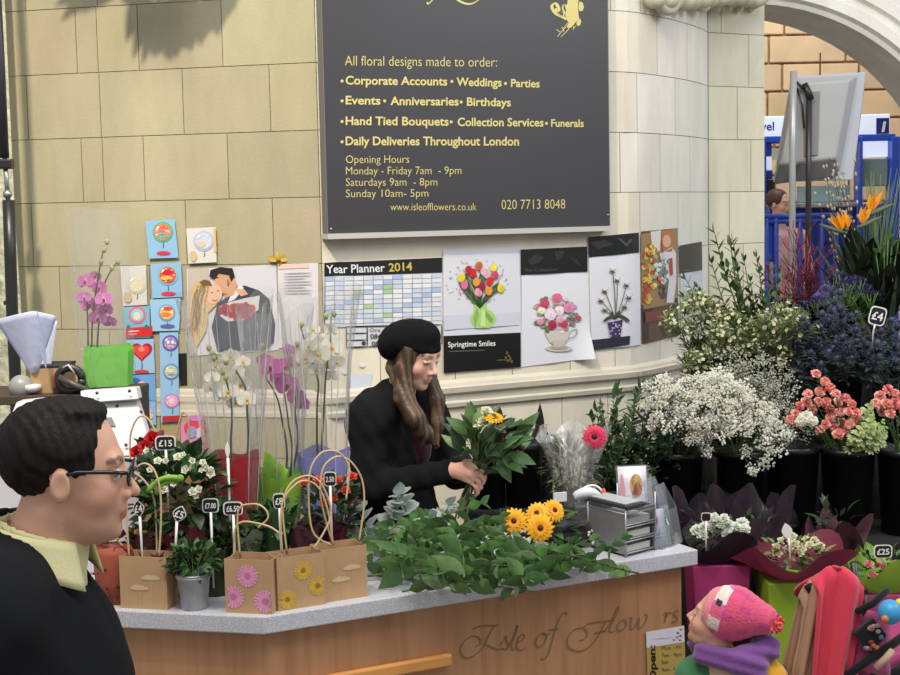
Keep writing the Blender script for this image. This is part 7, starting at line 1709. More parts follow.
# hair: long, over both sides of the chest
def lockchain(pts, rad):
    return list(zip(pts, pts[1:], rad, rad[1:]))
hzp = lambda px, py, Y: lw(at(px, py, Y))
LOCK = lockchain([hp((.060, .014, .03)), hp((.070, .022, -.05)), hzp(404, 398, 4.83), hzp(415, 418, 4.79), hzp(427, 434, 4.80), hzp(437, 446, 4.80)], (.030, .030, .034, .032, .022, .008))
LOCK2 = lockchain([hp((-.066, .03, .02)), hp((-.074, .03, -.07)), hzp(437, 400, 4.94), hzp(438, 424, 4.92), hzp(436, 448, 4.90)], (.018, .026, .026, .022, .008))
LOCK3 = lockchain([hp((.046, -.05, .01)), hp((.050, -.04, -.07)), hzp(403, 394, 4.86), hzp(412, 416, 4.82), hzp(424, 444, 4.80)], (.016, .021, .025, .022, .008))
def d_hair(X):
    P = toH(X); d = None
    for L_ in (LOCK, LOCK2, LOCK3):
        for a, b, r0, r1 in L_:
            q = d_cap(X, a, b, r0, r1); d = q if d is None else smin(d, q, .018)
    cap = d_ell(P, (0, -.024, .026), (.083, .098, .090)) * SCW; cap = smax(cap, (P[:, 1] - .048 + P[:, 2] * -.15) * SCW, .01)
    d = smin(d, smax(cap, -(P[:, 2] + .05) * SCW, .02), .02)
    d = d + .0014 * np.sin(X @ np.array((320, 260, 12), np.float32)) + .0010 * np.sin(X @ np.array((-480, 390, 40), np.float32))
    return d
HAIR_B = mat('brown_hair', rough=.5, attr=True, var=.3, vscale=60, stretch=(3, 3, .25), spec=.4)
def col_hair(Vt):
    t = .5 + .5 * np.sin(Vt @ np.array((240, 190, 20), np.float32)); a, b = np.array(S(62, 47, 38), np.float32), np.array(S(106, 84, 66), np.float32); return a + (b - a) * t[:, None]
sdf_mesh('hair', d_hair, HC - np.array((.20, .30, .38)), HC + np.array((.22, .22, .16)), .0042, HAIR_B, fl, col_hair)
# beret, soft and full towards the back
def d_beret(X):
    P = toH(X)
    d = d_ell(P, (.002, -.028, .046), (.094, .108, .070), rotm('X', .50)); d = smin(d, d_ell(P, (.018, -.070, .002), (.078, .042, .050)), .07)
    d = smin(d, d_ell(P, (0, -.01, .040), (.087, .096, .036)), .02)
    d = smax(d, -d_ell(P, (0, .012, -.055), (.074, .100, .082)), .008); d = smax(d, -d_ell(P, (.0, .06, -.038), (.10, .075, .076)), .008)
    d = d + .0012 * np.sin(P[:, 0] * 120) * np.sin(P[:, 1] * 110 + P[:, 2] * 90)
    return d * SCW
sdf_mesh('beret', d_beret, HC - np.array((.22, .22, .16)), HC + np.array((.22, .22, .22)), .0045, mat('black_felt', S(19, 19, 21), rough=1.0, bump=.4, bscale=220, spec=.2), fl)

# the bouquet she holds
bq = root('hand_tied_bouquet', 'leafy bouquet with cream roses and one yellow flower in the florist hands', 'bouquet', at(466, 505, 4.74)); b = V(bq.location)
G0 = at(474, 478, 4.735) - b
for i in range(16):
    e = at(446 + rnd.random() * 22, 512 + rnd.random() * 12, 4.72 + rnd.uniform(-.02, .05)) - b; t = at(462 + rnd.random() * 60, 425 + rnd.random() * 30, 4.70 + rnd.uniform(-.06, .10)) - b; g_ = G0 + rv(.012)
    MB(jit(rnd.choice([S(96, 110, 70), S(130, 140, 84), S(78, 84, 60)]), .15)).tube(bez(e, g_ * 2 - (e + t) * .5, t, 10), .0028, 6).build('stem', LEAF, bq)
mb = MB()
for i in range(120):
    px, py = 452 + rnd.random() * 76, 412 + rnd.random() * 60
    if (px - 490) ** 2 / 40 ** 2 + (py - 440) ** 2 / 30 ** 2 > 1: continue
    if px < 482 and py > 452: continue
    p = at(px, py, 4.70 + rnd.uniform(-.07, .12)) - b; o = (p - G0).normalized(); mb.leaf(p - o * .04, o + rv(.45), rv(.6) + V((0, -.3, 1)), rnd.uniform(.07, .11), rnd.uniform(.03, .048), jit(rnd.choice([S(60, 92, 50), S(84, 118, 66), S(48, 74, 44), S(104, 134, 84)]), .15), bend=rnd.uniform(.1, .5))
for px, py, dx, dy in ((512, 462, .7, -.5), (524, 458, 1, -.25), (505, 470, .5, -.8), (520, 436, 1, .1), (460, 426, -.6, .6), (470, 416, -.1, 1)):
    p = at(px, py, 4.68) - b; mb.leaf(p - V((dx, 0, dy)) * .05, (dx, -.2, dy), (0, -.8, .5), .10, .046, jit(S(90, 124, 70), .12), bend=.25)
mb.build('foliage', LEAF, bq)
M_CRE = m_rose(S(228, 226, 196), .020)
for px, py, s_ in ((483, 424, 1.0), (486, 413, .9), (500, 428, .8), (478, 428, .7)): put('rose_bloom', M_CRE, bq, at(px, py, 4.64) - b, (rnd.uniform(-.3, .3), -.6, .8), None, s_, rnd.random())
put('yellow_bloom', M_GER, bq, at(494, 417, 4.63) - b, (.15, -.35, 1), None, .72)
mb = MB(S(86, 40, 62))
for i in range(26):
    p = at(512 + rnd.uniform(-9, 9), 440 + rnd.uniform(-9, 9), 4.70) - b; mb.petal(p, rv() + V((.3, -.4, .4)), rv(), .026, .022, jit(S(84, 42, 62), .2), bend=.3)
mb.build('plum_foliage', PETAL, bq)

# ------------------------------------------------------------------ the man walking past in front
YM = 2.2
mh = at(66, 470, YM)
man = root('man', 'man with dark hair and glasses in black jacket passing in front of the counter', 'person', (-.66, YM, 0)); MO = np.array((-.66, YM, 0), np.float32)
lm = lambda p: np.array(p, np.float32) - MO
Hm = basis((.985, .14, -.08)); SM = .95
MC = np.array(at(70, 471, YM), np.float32) - MO
toM = lambda X: ((X - MC) @ Hm) / SM
mp = lambda p: MC + (Hm @ np.array(p, np.float32)) * SM
Bm = basis((1, -.05, 0))
MN, MCH, MPE = lm((-.655, 2.2, 1.535)), lm((-.665, 2.2, 1.24)), lm((-.68, 2.2, .93))
MSR, MSL = lm((-.70, 2.01, 1.445)), lm((-.74, 2.39, 1.44)); MER, MEL = lm((-.745, 1.96, 1.12)), lm((-.68, 2.46, 1.13)); MWR, MWL = lm((-.60, 1.98, .93)), lm((-.76, 2.42, .90))
def man_core(X, g=0.0):
    d = d_ell(X, MCH, (.175 + g, .115 + g, .24 + g), Bm); d = smin(d, d_ell(X, MPE, (.165 + g, .12 + g, .15 + g), Bm), .08); d = smin(d, d_cap(X, MSR, MSL, .06 + g), .06); return d
def hang_hand(W, f, sd):
    f = V(f).normalized(); up = V((0, -sd, 0)); x = f.cross(up).normalized()
    a = lambda q: W + np.array(f * q[0] + x * q[1] + up * q[2], np.float32)
    K = [a((.085, .030 - .02 * i, 0)) for i in range(4)]
    ch = [[a((.125, .032 - .021 * i, -.012)), a((.148, .031 - .02 * i, -.032)), a((.156, .030 - .019 * i, -.052))] for i in range(4)]
    return K, ch, [a((.02, .03, -.005)), a((.06, .052, -.015)), a((.088, .055, -.026)), a((.11, .050, -.034))]
HR, HL = hang_hand(MWR, (.45, 0, -1), -1), hang_hand(MWL, (.1, 0, -1), 1)
def d_man(X):
    d = man_core(X); d = smin(d, d_cap(X, MN - np.array((0.01, 0, .06), np.float32), mp((0, -.02, -.07)), .064, .058), .03)
    for a, b_, c in ((MSR, MER, MWR), (MSL, MEL, MWL)): d = smin(d, smin(d_cap(X, a, b_, .055, .043), d_cap(X, b_, c, .043, .028), .02), .03)
    for s, fx, kx in ((-1, .22, .10), (1, -.26, -.03)):
        hip = MPE + Bm @ np.array((s * .09, 0, -.05), np.float32); kn = lm((-.68 + kx, 2.2, .50)) + Bm @ np.array((s * .09, 0, 0), np.float32); an = lm((-.68 + fx, 2.2, .09)) + Bm @ np.array((s * .09, 0, 0), np.float32); to = an + np.array((.17, 0, -.05), np.float32)
        d = smin(d, smin(d_cap(X, hip, kn, .09, .06), d_cap(X, kn, an, .058, .04), .02), .03); d = smin(d, d_cap(X, an - np.array((.02, 0, .04), np.float32), to, .045, .032), .02)
    d = smin(d, d_head(toM(X)) * SM, .012)
    for W, h in ((MWR, HR), (MWL, HL)): d = smin(d, hand_d(X, W, *h, r=.0092, kn=.0115), .012)
    return d
def col_man(Vt):
    P = toM(Vt); c = head_color(P, S(222, 172, 146), S(190, 122, 108), S(60, 46, 40), S(218, 146, 124))
    jaw = np.clip(np.exp(-((P[:, 2] + .085) / .035) ** 2) * (P[:, 1] > 0), 0, 1)[:, None] * .22; c = c * (1 - jaw) + np.array(S(140, 110, 98), np.float32) * jaw
    c[(Vt[:, 2] < .92) & (np.abs(Vt[:, 1]) < .16)] = S(34, 34, 38); c[Vt[:, 2] < .11] = S(20, 20, 20); return c
lo, hi = np.array((-.42, -.36, -.01)), np.array((.42, .36, 1.80))
sdf_mesh('body', d_man, lo, hi, .0045, SKIN, man, col_man)
for s in (-1, 1):
    o = MB(S(230, 226, 220)); o.ell(tuple(mp((s * .0305, .0745, .003))), .0108, nu=14, nv=10); o.ell(tuple(mp((s * .0305, .0822, .002))), .005, S(60, 46, 38), 10, 7); o.build('eye', SKIN, man)
def d_mhair(X):
    P = toM(X); d = d_ell(P, (0, -.022, .034), (.081, .101, .088)); 
    d = smax(d, P[:, 1] - .050 - .05 * (P[:, 2] - .05), .012)                        # hairline
    d = smax(d, -(P[:, 2] + .010 + np.clip(-P[:, 1] - .015, 0, .08) * 1.0), .010)            # cut round ear, lower at the nape
    d = smax(d, -d_ell(P, (0, .092, .006), (.080, .058, .050)), .010)                # clear of brow and temple
    d = smax(d, -(d_ell(P, (.082, -.006, -.014), (.02, .024, .034))), .006); d = smax(d, -(d_ell(P, (-.082, -.006, -.014), (.02, .024, .034))), .006)
    d = smin(d, d_ell(P, (0, .012, .104), (.055, .040, .016)), .02)
    return (d + .0014 * np.sin(P @ np.array((300, 60, 160), np.float32)) + .0010 * np.sin(P @ np.array((-200, 340, 90), np.float32))) * SM
sdf_mesh('hair', d_mhair, MC - .16, MC + .17, .0034, mat('dark_hair', S(26, 20, 18), rough=.6, bump=.25, bscale=160, spec=.25, stretch=(1, 1, .4)), man)
# spectacles
GL = mat('dark_spectacle_frame', S(28, 27, 28), rough=.25); T = lambda p: tuple(mp(p))
spec_ = MB().tube([T((-.009, .102, .006)), T((0, .108, .009)), T((.009, .102, .006))], .002, 6).build('spectacles', GL, man)
for s in (-1, 1):
    MB().tube([T((s * .079, -.012, .004)), T((s * .076, .02, .012)), T((s * .066, .07, .012)), T((s * .058, .098, .010))], .0032, 7).build('temple_arm', GL, spec_)
    MB().tube([T((s * (.033 + .024 * cos(a)), .102 - .004 * abs(cos(a)), .002 + .0165 * sin(a))) for a in np.linspace(0, 2 * pi, 25)], .0019, 6).build('rim', GL, spec_)
    mb = MB(); mb.add([T((s * (.033 + .023 * cos(a)), .102, .002 + .016 * sin(a))) for a in np.linspace(0, 2 * pi, 19)[:-1]], [tuple(range(18))]); mb.build('lens', ACRYL, spec_, smooth=False)
# pale yellow shirt with open collar
CLR = S(222, 216, 164)
def d_shirt(X):
    d = man_core(X, .006); d = smin(d, d_cap(X, MN + np.array((-.015, 0, -.075), np.float32), MN + np.array((0.008, 0, .012), np.float32), .082, .072), .03); d = smax(d, X[:, 2] - 1.560 - .35 * (-X[:, 0] + MN[0]) , .004)
    d = smax(d, -d_cap(X, MN + np.array((.0, 0, -.05), np.float32), MN + np.array((.02, 0, .2), np.float32), .064), .004); return smax(d, .98 - X[:, 2], .01)
sdf_mesh('shirt', d_shirt, np.array((-.30, -.30, .95)), np.array((.34, .30, 1.66)), .005, mat('shirt_cotton', CLR, rough=.85, bump=.1, bscale=200), man)
mb = MB(CLR)
def collar(s):
    def f(u, v):
        a = (-1.9 + 3.05 * u) ; r = .076 + .020 * v; x = MN[0] + .006 + r * -cos(a) * 1.05 * -1 if False else MN[0] + .004 + (r * sin(a * .82)) * 1.02
        y = s * (r * cos(a * .82)) ; z = MN[2] + .030 - .045 * v - .045 * max(0, u - .35) - .03 * v * max(0, u - .5) * 2
        return V((x, y, z))
    mb.sheet(f, 18, 5)
collar(-1); collar(1); mb.build('collar', mat('shirt_cotton'), man, solid=.004)
def d_jacket(X):
    d = man_core(X, .028); d = smin(d, d_cap(X, MSR * .8 + MN * .2 + np.array((0, 0, .01), np.float32), MSL * .8 + MN * .2 + np.array((0, 0, .01), np.float32), .075), .05)
    d = smin(d, d_cap(X, MN + np.array((-.045, 0, -.085), np.float32), MN + np.array((-.03, 0, -.02), np.float32), .100, .082), .03)
    for a, b_, c in ((MSR, MER, MWR), (MSL, MEL, MWL)): w = b_ + (c - b_) * .94; d = smin(d, smin(d_cap(X, a, b_, .082, .068), d_cap(X, b_, w, .068, .048), .03), .04)
    d = smin(d, d_cap(X, MPE, MPE + np.array((0, 0, -.12), np.float32), .165, .185), .06)
    d = smax(d, -d_cap(X, MN + np.array((.0, 0, -.04), np.float32), MN + np.array((.02, 0, .2), np.float32), .080), .006)
    v_ = d_cap(X, MN + np.array((.10, 0, .02), np.float32), MN + np.array((.20, 0, -.30), np.float32), .060, .018); d = smax(d, -v_, .008)
    d = smax(d, X[:, 2] - (MN[2] + .012) - .55 * np.clip(MN[0] + .03 - X[:, 0], 0, .05) + .5 * np.clip(X[:, 0] - MN[0], 0, .2), .006)
    d = d + .0025 * np.sin(X[:, 2] * 50 + X[:, 0] * 25) * np.sin(X[:, 0] * 38 + X[:, 1] * 30)
    return smax(d, .70 - X[:, 2], .01)
sdf_mesh('jacket', d_jacket, np.array((-.42, -.40, .68)), np.array((.42, .40, 1.68)), .006, mat('black_suiting', S(20, 21, 25), rough=.9, bump=.12, bscale=300, spec=.2), man)

# ------------------------------------------------------------------ the child in front of the bouquets
YC = 4.0; cpx = lambda px, py, dy=0.0: np.array(at(px, py, YC + dy), np.float32)
chd = root('child', 'small child in pink knitted bobble hat, purple scarf and multicoloured coat', 'person', (cpx(728, 640)[0], YC, 0)); CO = np.array(chd.location, np.float32)
lc = lambda px, py, dy=0.0: cpx(px, py, dy) - CO
CH_C = lc(718, 620); Hc = basis((-.80, .46, .28)); SCC = .80
toC = lambda X: ((X - CH_C) @ Hc) / SCC
cp_ = lambda p: CH_C + (Hc @ np.array(p, np.float32)) * SCC
zC = CH_C[2]; CN = np.array((.02, .0, zC - .13), np.float32)
def d_child_core(X, g=0.0):
    d = d_ell(X, (.01, .01, zC - .28), (.085 + g, .085 + g, .15 + g)); d = smin(d, d_cap(X, (-.075, .03, zC - .175), (.095, -.02, zC - .175), .036 + g), .05); return d
ARM = [((-.09, .03, zC - .185), (-.125, -.02, zC - .29), (-.09, -.10, zC - .37)), ((.105, -.02, zC - .185), (.125, -.08, zC - .30), (.06, -.13, zC - .36))]
def d_child(X):
    d = d_child_core(X); d = smin(d, d_cap(X, CN - np.array((0, 0, .03), np.float32), cp_((0, -.02, -.08)), .036), .02); d = smin(d, d_head(toC(X), True, False) * SCC, .012)
    for a, b_, c in ARM:
        d = smin(d, smin(d_cap(X, a, b_, .032, .026), d_cap(X, b_, c, .026, .018), .012), .02); c = np.array(c, np.float32); dr = np.array(c - np.array(b_, np.float32)); dr /= np.linalg.norm(dr); sx = np.cross(dr, (0, 0, 1)); sx /= np.linalg.norm(sx)
        for k in range(4): k0 = c + dr * .035 + sx * (.014 - .0095 * k); d = smin(d, smin(d_cap(X, c, k0, .010, .007), d_cap(X, k0, k0 + dr * (.026 - .003 * abs(k - 1.3)) + np.array((0, 0, -.012), np.float32), .006, .005), .003), .005)
        d = smin(d, d_cap(X, c + sx * .01, c + dr * .03 + sx * .028, .008, .006), .006)
    for s in (-1, 1):
        d = smin(d, smin(d_cap(X, (s * .045, .01, zC - .38), (s * .05, .0, .24), .05, .038), d_cap(X, (s * .05, 0, .24), (s * .05, .01, .05), .038, .03), .02), .02); d = smin(d, d_cap(X, (s * .05, .01, .032), (s * .05 - .05, .06, .028), .030, .026), .015)
    return d
def col_child(Vt):
    c = head_color(toC(Vt), S(226, 176, 150), S(206, 120, 112), S(150, 112, 80), S(224, 140, 126), True); c[Vt[:, 2] < zC - .34] = S(70, 60, 110); c[Vt[:, 2] < .07] = S(120, 50, 80)
    for _, _, q in ARM: c[np.linalg.norm(Vt - np.array(q, np.float32), axis=1) < .085] = S(226, 176, 150)
    return c
sdf_mesh('body', d_child, (-.20, -.24, -.01), (.22, .16, zC + .14), .0042, SKIN, chd, col_child)
for s in (-1, 1): o = MB(S(230, 226, 222)); o.ell(tuple(cp_((s * .0305, .0745, .003))), .0085, nu=12, nv=8); o.ell(tuple(cp_((s * .0305, .082, .002))), .0038, S(70, 90, 120), 8, 6); o.build('eye', SKIN, chd)
mb = MB(S(170, 130, 88))
for k in range(9): mb.tube([tuple(cp_((.062 + .004 * sin(k * 3), .045 - .012 * k, .02))), tuple(cp_((.080, .046 - .012 * k, -.04))), tuple(cp_((.072, .040 - .012 * k, -.10)))], [.008, .008, .003], 6)
mb.build('hair', HAIR_B, chd)
def d_chat(X):
    P = toC(X); d = d_ell(P, (0, -.025, .035), (.090, .108, .095)); d = smin(d, d_cap(P, (0, -.06, .07), (.02, -.145, .065), .075, .056), .05); d = smax(d, P[:, 1] - .052 - .1 * P[:, 2], .012)
    d = smax(d, -(P[:, 2] + .105 + .0 * P[:, 1]), .012); d = smax(d, -d_ell(P, (0, .045, -.055), (.072, .10, .085)), .008)
    return (d + .0008 * np.sin(P[:, 1] * 260) ) * SCC
def col_hat(Vt):
    P = toC(Vt); c = np.tile(np.array(S(226, 84, 124), np.float32), (len(P), 1)); f = np.sin(P[:, 0] * 90 + 1) * np.sin(P[:, 2] * 80) > .55; c[f] = S(206, 70, 130)
    c[P[:, 1] > .018] = S(240, 140, 150)
    band = (P[:, 1] > -.030) & (P[:, 1] <= .018)
    c[band] = S(226, 96, 150); sp_ = band & (np.sin(P[:, 2] * 62 + .6) > .1); c[sp_] = S(236, 220, 208); c[band & (np.hypot(P[:, 2] - .062, P[:, 1] + .006) < .016)] = S(232, 92, 120); c[band & (np.abs(P[:, 2] - .092) < .010) & (np.abs(P[:, 1] + .004) < .012)] = S(48, 40, 60); c[band & (np.hypot(P[:, 2] + .02, P[:, 1] + .006) < .010)] = S(206, 80, 90)
    return c
KNIT = mat('knitted_wool', rough=.95, attr=True, bump=.5, bscale=150, sheen=.3)
hat_ = sdf_mesh('hat', d_chat, CH_C - .16, CH_C + np.array((.19, .19, .16)), .0036, KNIT, chd, col_hat)
pc = cp_((.02, -.190, .066)); mb = MB(S(236, 100, 104))
for k in range(120): d = rv().normalized(); mb.petal(V(pc) + d * .014, d, rv(), .019, .009, jit(rnd.choice([S(240, 106, 104), S(226, 70, 90), S(240, 150, 120)]), .12), n=2, m=2)
mb.ell(tuple(pc), .022, S(226, 80, 90), 10, 7); mb.build('bobble', FABRIC, hat_)
def d_cscarf(X):
    d = None
    for a, b_, r0, r1 in ((( -.075, -.03, zC - 0.090), (.02, -.085, zC - 0.100), .032, .038), ((.02, -.085, zC - 0.100), (.10, -.04, zC - 0.075), .038, .038), ((.10, -.04, zC - 0.075), (.10, .05, zC - 0.065), .038, .036), ((.10, .05, zC - 0.065), (0, .09, zC - 0.075), .04, .036), ((0, .09, zC - 0.075), (-.075, .04, zC - 0.085), .036, .034), ((.06, -.085, zC - 0.115), (.085, -.09, zC - 0.185), .034, .022)):
        q = d_cap(X, a, b_, r0, r1); d = q if d is None else smin(d, q, .02)
    return d + .003 * np.sin(X[:, 2] * 160 + X[:, 0] * 50 + X[:, 1] * 40)
sdf_mesh('scarf', d_cscarf, (-.16, -.18, zC - .28), (.19, .17, zC), .0045, mat('purple_fleece', S(116, 66, 136), rough=.95, bump=.3, bscale=120, sheen=.4), chd)
def d_ccoat(X):
    d = d_child_core(X, .03); d = smin(d, d_cap(X, (0.01, .01, zC - .30), (.01, .01, zC - .46), .125, .14), .05)
    for a, b_, c in ARM: c = np.array(c); b2 = np.array(b_); w = b2 + (c - b2) * .92; d = smin(d, smin(d_cap(X, a, b_, .056, .05), d_cap(X, b_, w, .05, .036), .02), .03)
    d = d + .003 * np.sin(X[:, 2] * 70 + X[:, 0] * 40); return smax(d, zC - .50 - X[:, 2], .01)
def col_ccoat(Vt):
    x, z = Vt[:, 0], Vt[:, 2] - zC; c = np.tile(np.array(S(116, 62, 140), np.float32), (len(Vt), 1)); q = z + .25 * x
    c[q < -.235] = S(150, 90, 170); c[q < -.30] = S(70, 120, 170); c[q < -.36] = S(206, 150, 50); c[q > -.185] = S(60, 140, 190); c[q > -.165] = S(222, 190, 160)
    L_ = x < -.062 ; c[L_] = S(62, 118, 74); c[L_ & (z < -.245)] = S(52, 50, 120); c[L_ & (z < -.31)] = S(190, 60, 80)
    Rr = x > .085; c[Rr] = S(226, 166, 44); c[Rr & (z < -.24)] = S(216, 104, 60); c[Rr & (z < -.30)] = S(70, 120, 170)
    return c
sdf_mesh('coat', d_ccoat, (-.24, -.26, zC - .53), (.24, .20, zC - .06), .005, mat('patchwork_fleece', rough=.95, attr=True, bump=.3, bscale=140, sheen=.3), chd, col_ccoat)
# ================================================================== BACKGROUND BEYOND THE PIER
# big display seen from behind, on two poles
YD = 8.8
r = root('display_screen', 'large grey display screen seen from behind on two poles under the arch', 'screen', (at(808, 300, YD).x, YD, 0)); b = V(r.location)
dq = lambda px, py, dy=0.0: at(px, py, YD + dy) - b
GREYP = mat('grey_display_case', S(176, 176, 177), rough=.5, var=.04, vscale=3); GREYL = mat('light_display_edge', S(186, 188, 198), rough=.4)
def hexa(mb, f, bk, col=None): mb.add(f + bk, [(3, 2, 1, 0), (4, 5, 6, 7), (0, 1, 5, 4), (1, 2, 6, 5), (2, 3, 7, 6), (3, 0, 4, 7)], col)
F4 = [dq(791, 76), dq(866, 72), dq(852.5, 180), dq(773, 182)]; dv = V((.02, .06, 0))
mb = MB(); hexa(mb, F4, [p + dv for p in F4]); mb.build('bezel', GREYL, r, smooth=False, bevel=.006)
I4 = [dq(792, 78, -.003), dq(858, 75, -.003), dq(840, 172, -.003), dq(774, 181, -.003)]; O4 = [dq(797, 84, -.13), dq(850, 80, -.13), dq(836, 158, -.13), dq(780, 164, -.13)]
mb = MB(); hexa(mb, O4, I4); mb.build('rear_case', GREYP, r, smooth=False, bevel=.012)
L4 = [dq(780, 164, -.12), dq(836, 158, -.12), dq(838, 176, -.05), dq(776, 184, -.05)]
mb = MB(); hexa(mb, L4, [p + V((0, .05, 0)) for p in L4]); mb.build('lower_vent', mat('mid_grey_vent', S(112, 110, 112), rough=.6), r, smooth=False, bevel=.004)
q = [dq(804, 92, -.145), dq(820, 91, -.145), dq(818, 155, -.145), dq(804, 156, -.145)]; mb = MB(S(132, 132, 134)); hexa(mb, q, [p + V((0, .02, 0)) for p in q]); mb.build('mount_plate', PLAST, r, smooth=False, bevel=.003)
mb = MB(S(34, 34, 36)); mb.tube([dq(804, 84, -.16), dq(808, 92, -.17), dq(811, 100, -.17)], .022, 8); mb.tube([dq(796, 82, -.17), dq(803, 88, -.18)], .010, 6); mb.build('clamp', PLAST, r)
mb = MB(S(196, 196, 188)); mb.box(dq(775, 154, -.02), (.04, .004, .07)); mb.build('sticker', PLAST, r, smooth=False)
MB(S(170, 172, 174)).tube([dq(793.5, 71, -.2), dq(792.5, 150, -.2), V((dq(792, 231, -.2).x, -.2, .42))], .021, 10).build('pole', mat('pale_steel_pole', S(176, 178, 178), rough=.35, metal=.3), r)
MB(S(50, 46, 46)).tube([dq(809, 100, -.17), dq(808.5, 180, -.17), V((dq(808, 231, -.17).x, -.17, .42))], .018, 10).build('pole', PLAST, r)
for x_, dy in ((dq(792, 231, -.2).x, -.2), (dq(808, 231, -.17).x, -.17)): MB(S(70, 70, 72)).lathe([(.14, .0), (.14, .02), (.03, .03), (.025, .43)], 20, (x_, dy, 0)).build('pole_base', PLAST, r)
MB(S(60, 60, 60)).tube([dq(820, 75, -.0), dq(820.3, 53, -.0)], .005, 5).build('aerial', PLAST, r)
MB(S(40, 40, 42)).tube([dq(797, 88, -.16), dq(802, 105, -.16), dq(804, 128, -.16)], .006, 5).build('cable', PLAST, r)

# raised concourse floor and the blue information kiosk
mb = MB(S(150, 146, 140)); mb.box((5.0, 13.6, .2), (12, 5.0, .4)); tag(mb.build('floor_raised', MATTE, smooth=False), kind='structure')
YK = 12.6; BLUE, WHT = S(40, 84, 205), S(214, 222, 240)
r = root('information_kiosk', 'blue and white travel information kiosk behind the display screen', 'kiosk', (at(828, 200, YK).x, YK, .4)); b = V(r.location); kq = lambda px, py, dy=0.0: at(px, py, YK + dy) - b
def kbox(name, x0, y0, x1, y1, d0, d1, col, m=PLAST, bev=.01):
    a, c_ = kq(x0, y0, d0), kq(x1, y1, d0); mb = MB(col); mb.box(((a.x + c_.x) / 2, (d0 + d1) / 2, (a.z + c_.z) / 2), (abs(c_.x - a.x), abs(d1 - d0), abs(a.z - c_.z)))
    return mb.build(name, m, r, smooth=False, bevel=bev)
SIGNLIT = mat('lit_sign_face', S(206, 218, 240), rough=.4, emit=.55)
hs_ = kbox('header_sign', 730, 117, 890, 136.5, -.05, .25, WHT, SIGNLIT)
zb_ = -b.z
for x0, x1 in ((889, 897), (760, 764), (857, 860)): 
    a, c_ = kq(x0, 137), kq(x1, 137); mb = MB(BLUE); mb.box(((a.x + c_.x) / 2, .0, (a.z) / 2), (c_.x - a.x, .2, a.z)); mb.build('post', PLAST, r, smooth=False, bevel=.01)
kbox('cross_beam', 730, 137, 896, 140.5, -.06, .2, BLUE); kbox('lit_window', 859, 140, 888, 157, -.0, .05, S(216, 226, 244), mat('lit_window_glass', S(220, 230, 246), rough=.3, emit=.8)); kbox('lower_window', 858, 159, 888, 186, 0, .05, S(150, 170, 164), mat('green_glass', S(140, 164, 160), rough=.15))
kbox('blue_panel', 735, 141, 772, 156, -.02, .1, BLUE); kbox('lit_window', 735, 158, 772, 170, -.02, .1, WHT, SIGNLIT); kbox('blue_panel', 735, 171, 773, 179, -.02, .1, S(30, 54, 150)); kbox('dark_panel', 735, 180, 775, 197, -.02, .1, S(28, 28, 34))
kbox('counter_glass', 798, 186, 850, 202, .1, .15, S(150, 190, 200), mat('pale_teal_glass', S(160, 196, 204), rough=.15)); kbox('desk_front', 770, 206, 896, 245, .3, .5, S(40, 70, 170)); kbox('grey_desk', 800, 203, 858, 207, .0, .3, S(150, 152, 156))
a, c_ = kq(735, 245), kq(897, 245); mb = MB(S(36, 62, 160)); mb.box(((a.x + c_.x) / 2, .40, (a.z) / 2), (c_.x - a.x, .3, a.z)); mb.build('kiosk_base', PLAST, r, smooth=False)
a, c_ = kq(874.5, 118.5), kq(887, 134); mb = MB(S(34, 44, 130)); mb.box(((a.x + c_.x) / 2, -.055, (a.z + c_.z) / 2), (c_.x - a.x, .01, a.z - c_.z)); ip_ = mb.build('information_panel', PLAST, r, smooth=False)
mb = MB(S(236, 240, 248)); v, f, wd = text_geo('i', .07); h_ = (a.z - c_.z) * .66; cx_ = (a.x + c_.x) / 2
mb.add([(cx_ + (x - wd / 2) * h_ * .9 + y * h_ * .18, -.068, c_.z + (a.z - c_.z) * .17 + y * h_) for x, y in v], f); mb.build('information_letter', PLAST, ip_, smooth=False)
mb = MB(S(40, 66, 170)); v, f, wd = text_geo('Travel', .02); e0 = kq(772.8, 130.5); h_ = kq(772, 122).z - e0.z
mb.add([(e0.x - (wd - x) * h_, -.052, e0.z + y * h_) for x, y in v], f); mb.build('header_lettering', PLAST, hs_, smooth=False)
# blue queue barrier
YB = 11.6; r = root('queue_barrier', 'blue metal queue barrier in front of the information kiosk', 'barrier', (at(800, 218, YB).x, YB, .4)); b = V(r.location); bq_ = lambda px, py: at(px, py, YB) - b
for y in (216, 221): MB(S(50, 84, 190)).tube([bq_(764, y + .6), bq_(838, y - .8)], .022, 8).build('rail', PLAST, r)
for x in (767, 776, 800, 822, 836): p = bq_(x, 218); MB(S(40, 70, 176)).tube([(p.x, 0, p.z), (p.x, 0, 0)], .022, 8).build('post', PLAST, r)
p0, p1 = bq_(764, 223), bq_(778, 262); mb = MB(S(36, 74, 190)); mb.box(((p0.x + p1.x) / 2, .04, (p0.z + p1.z) / 2), (p1.x - p0.x, .02, p0.z - p1.z)); mb.build('infill_panel', PLAST, r, smooth=False)
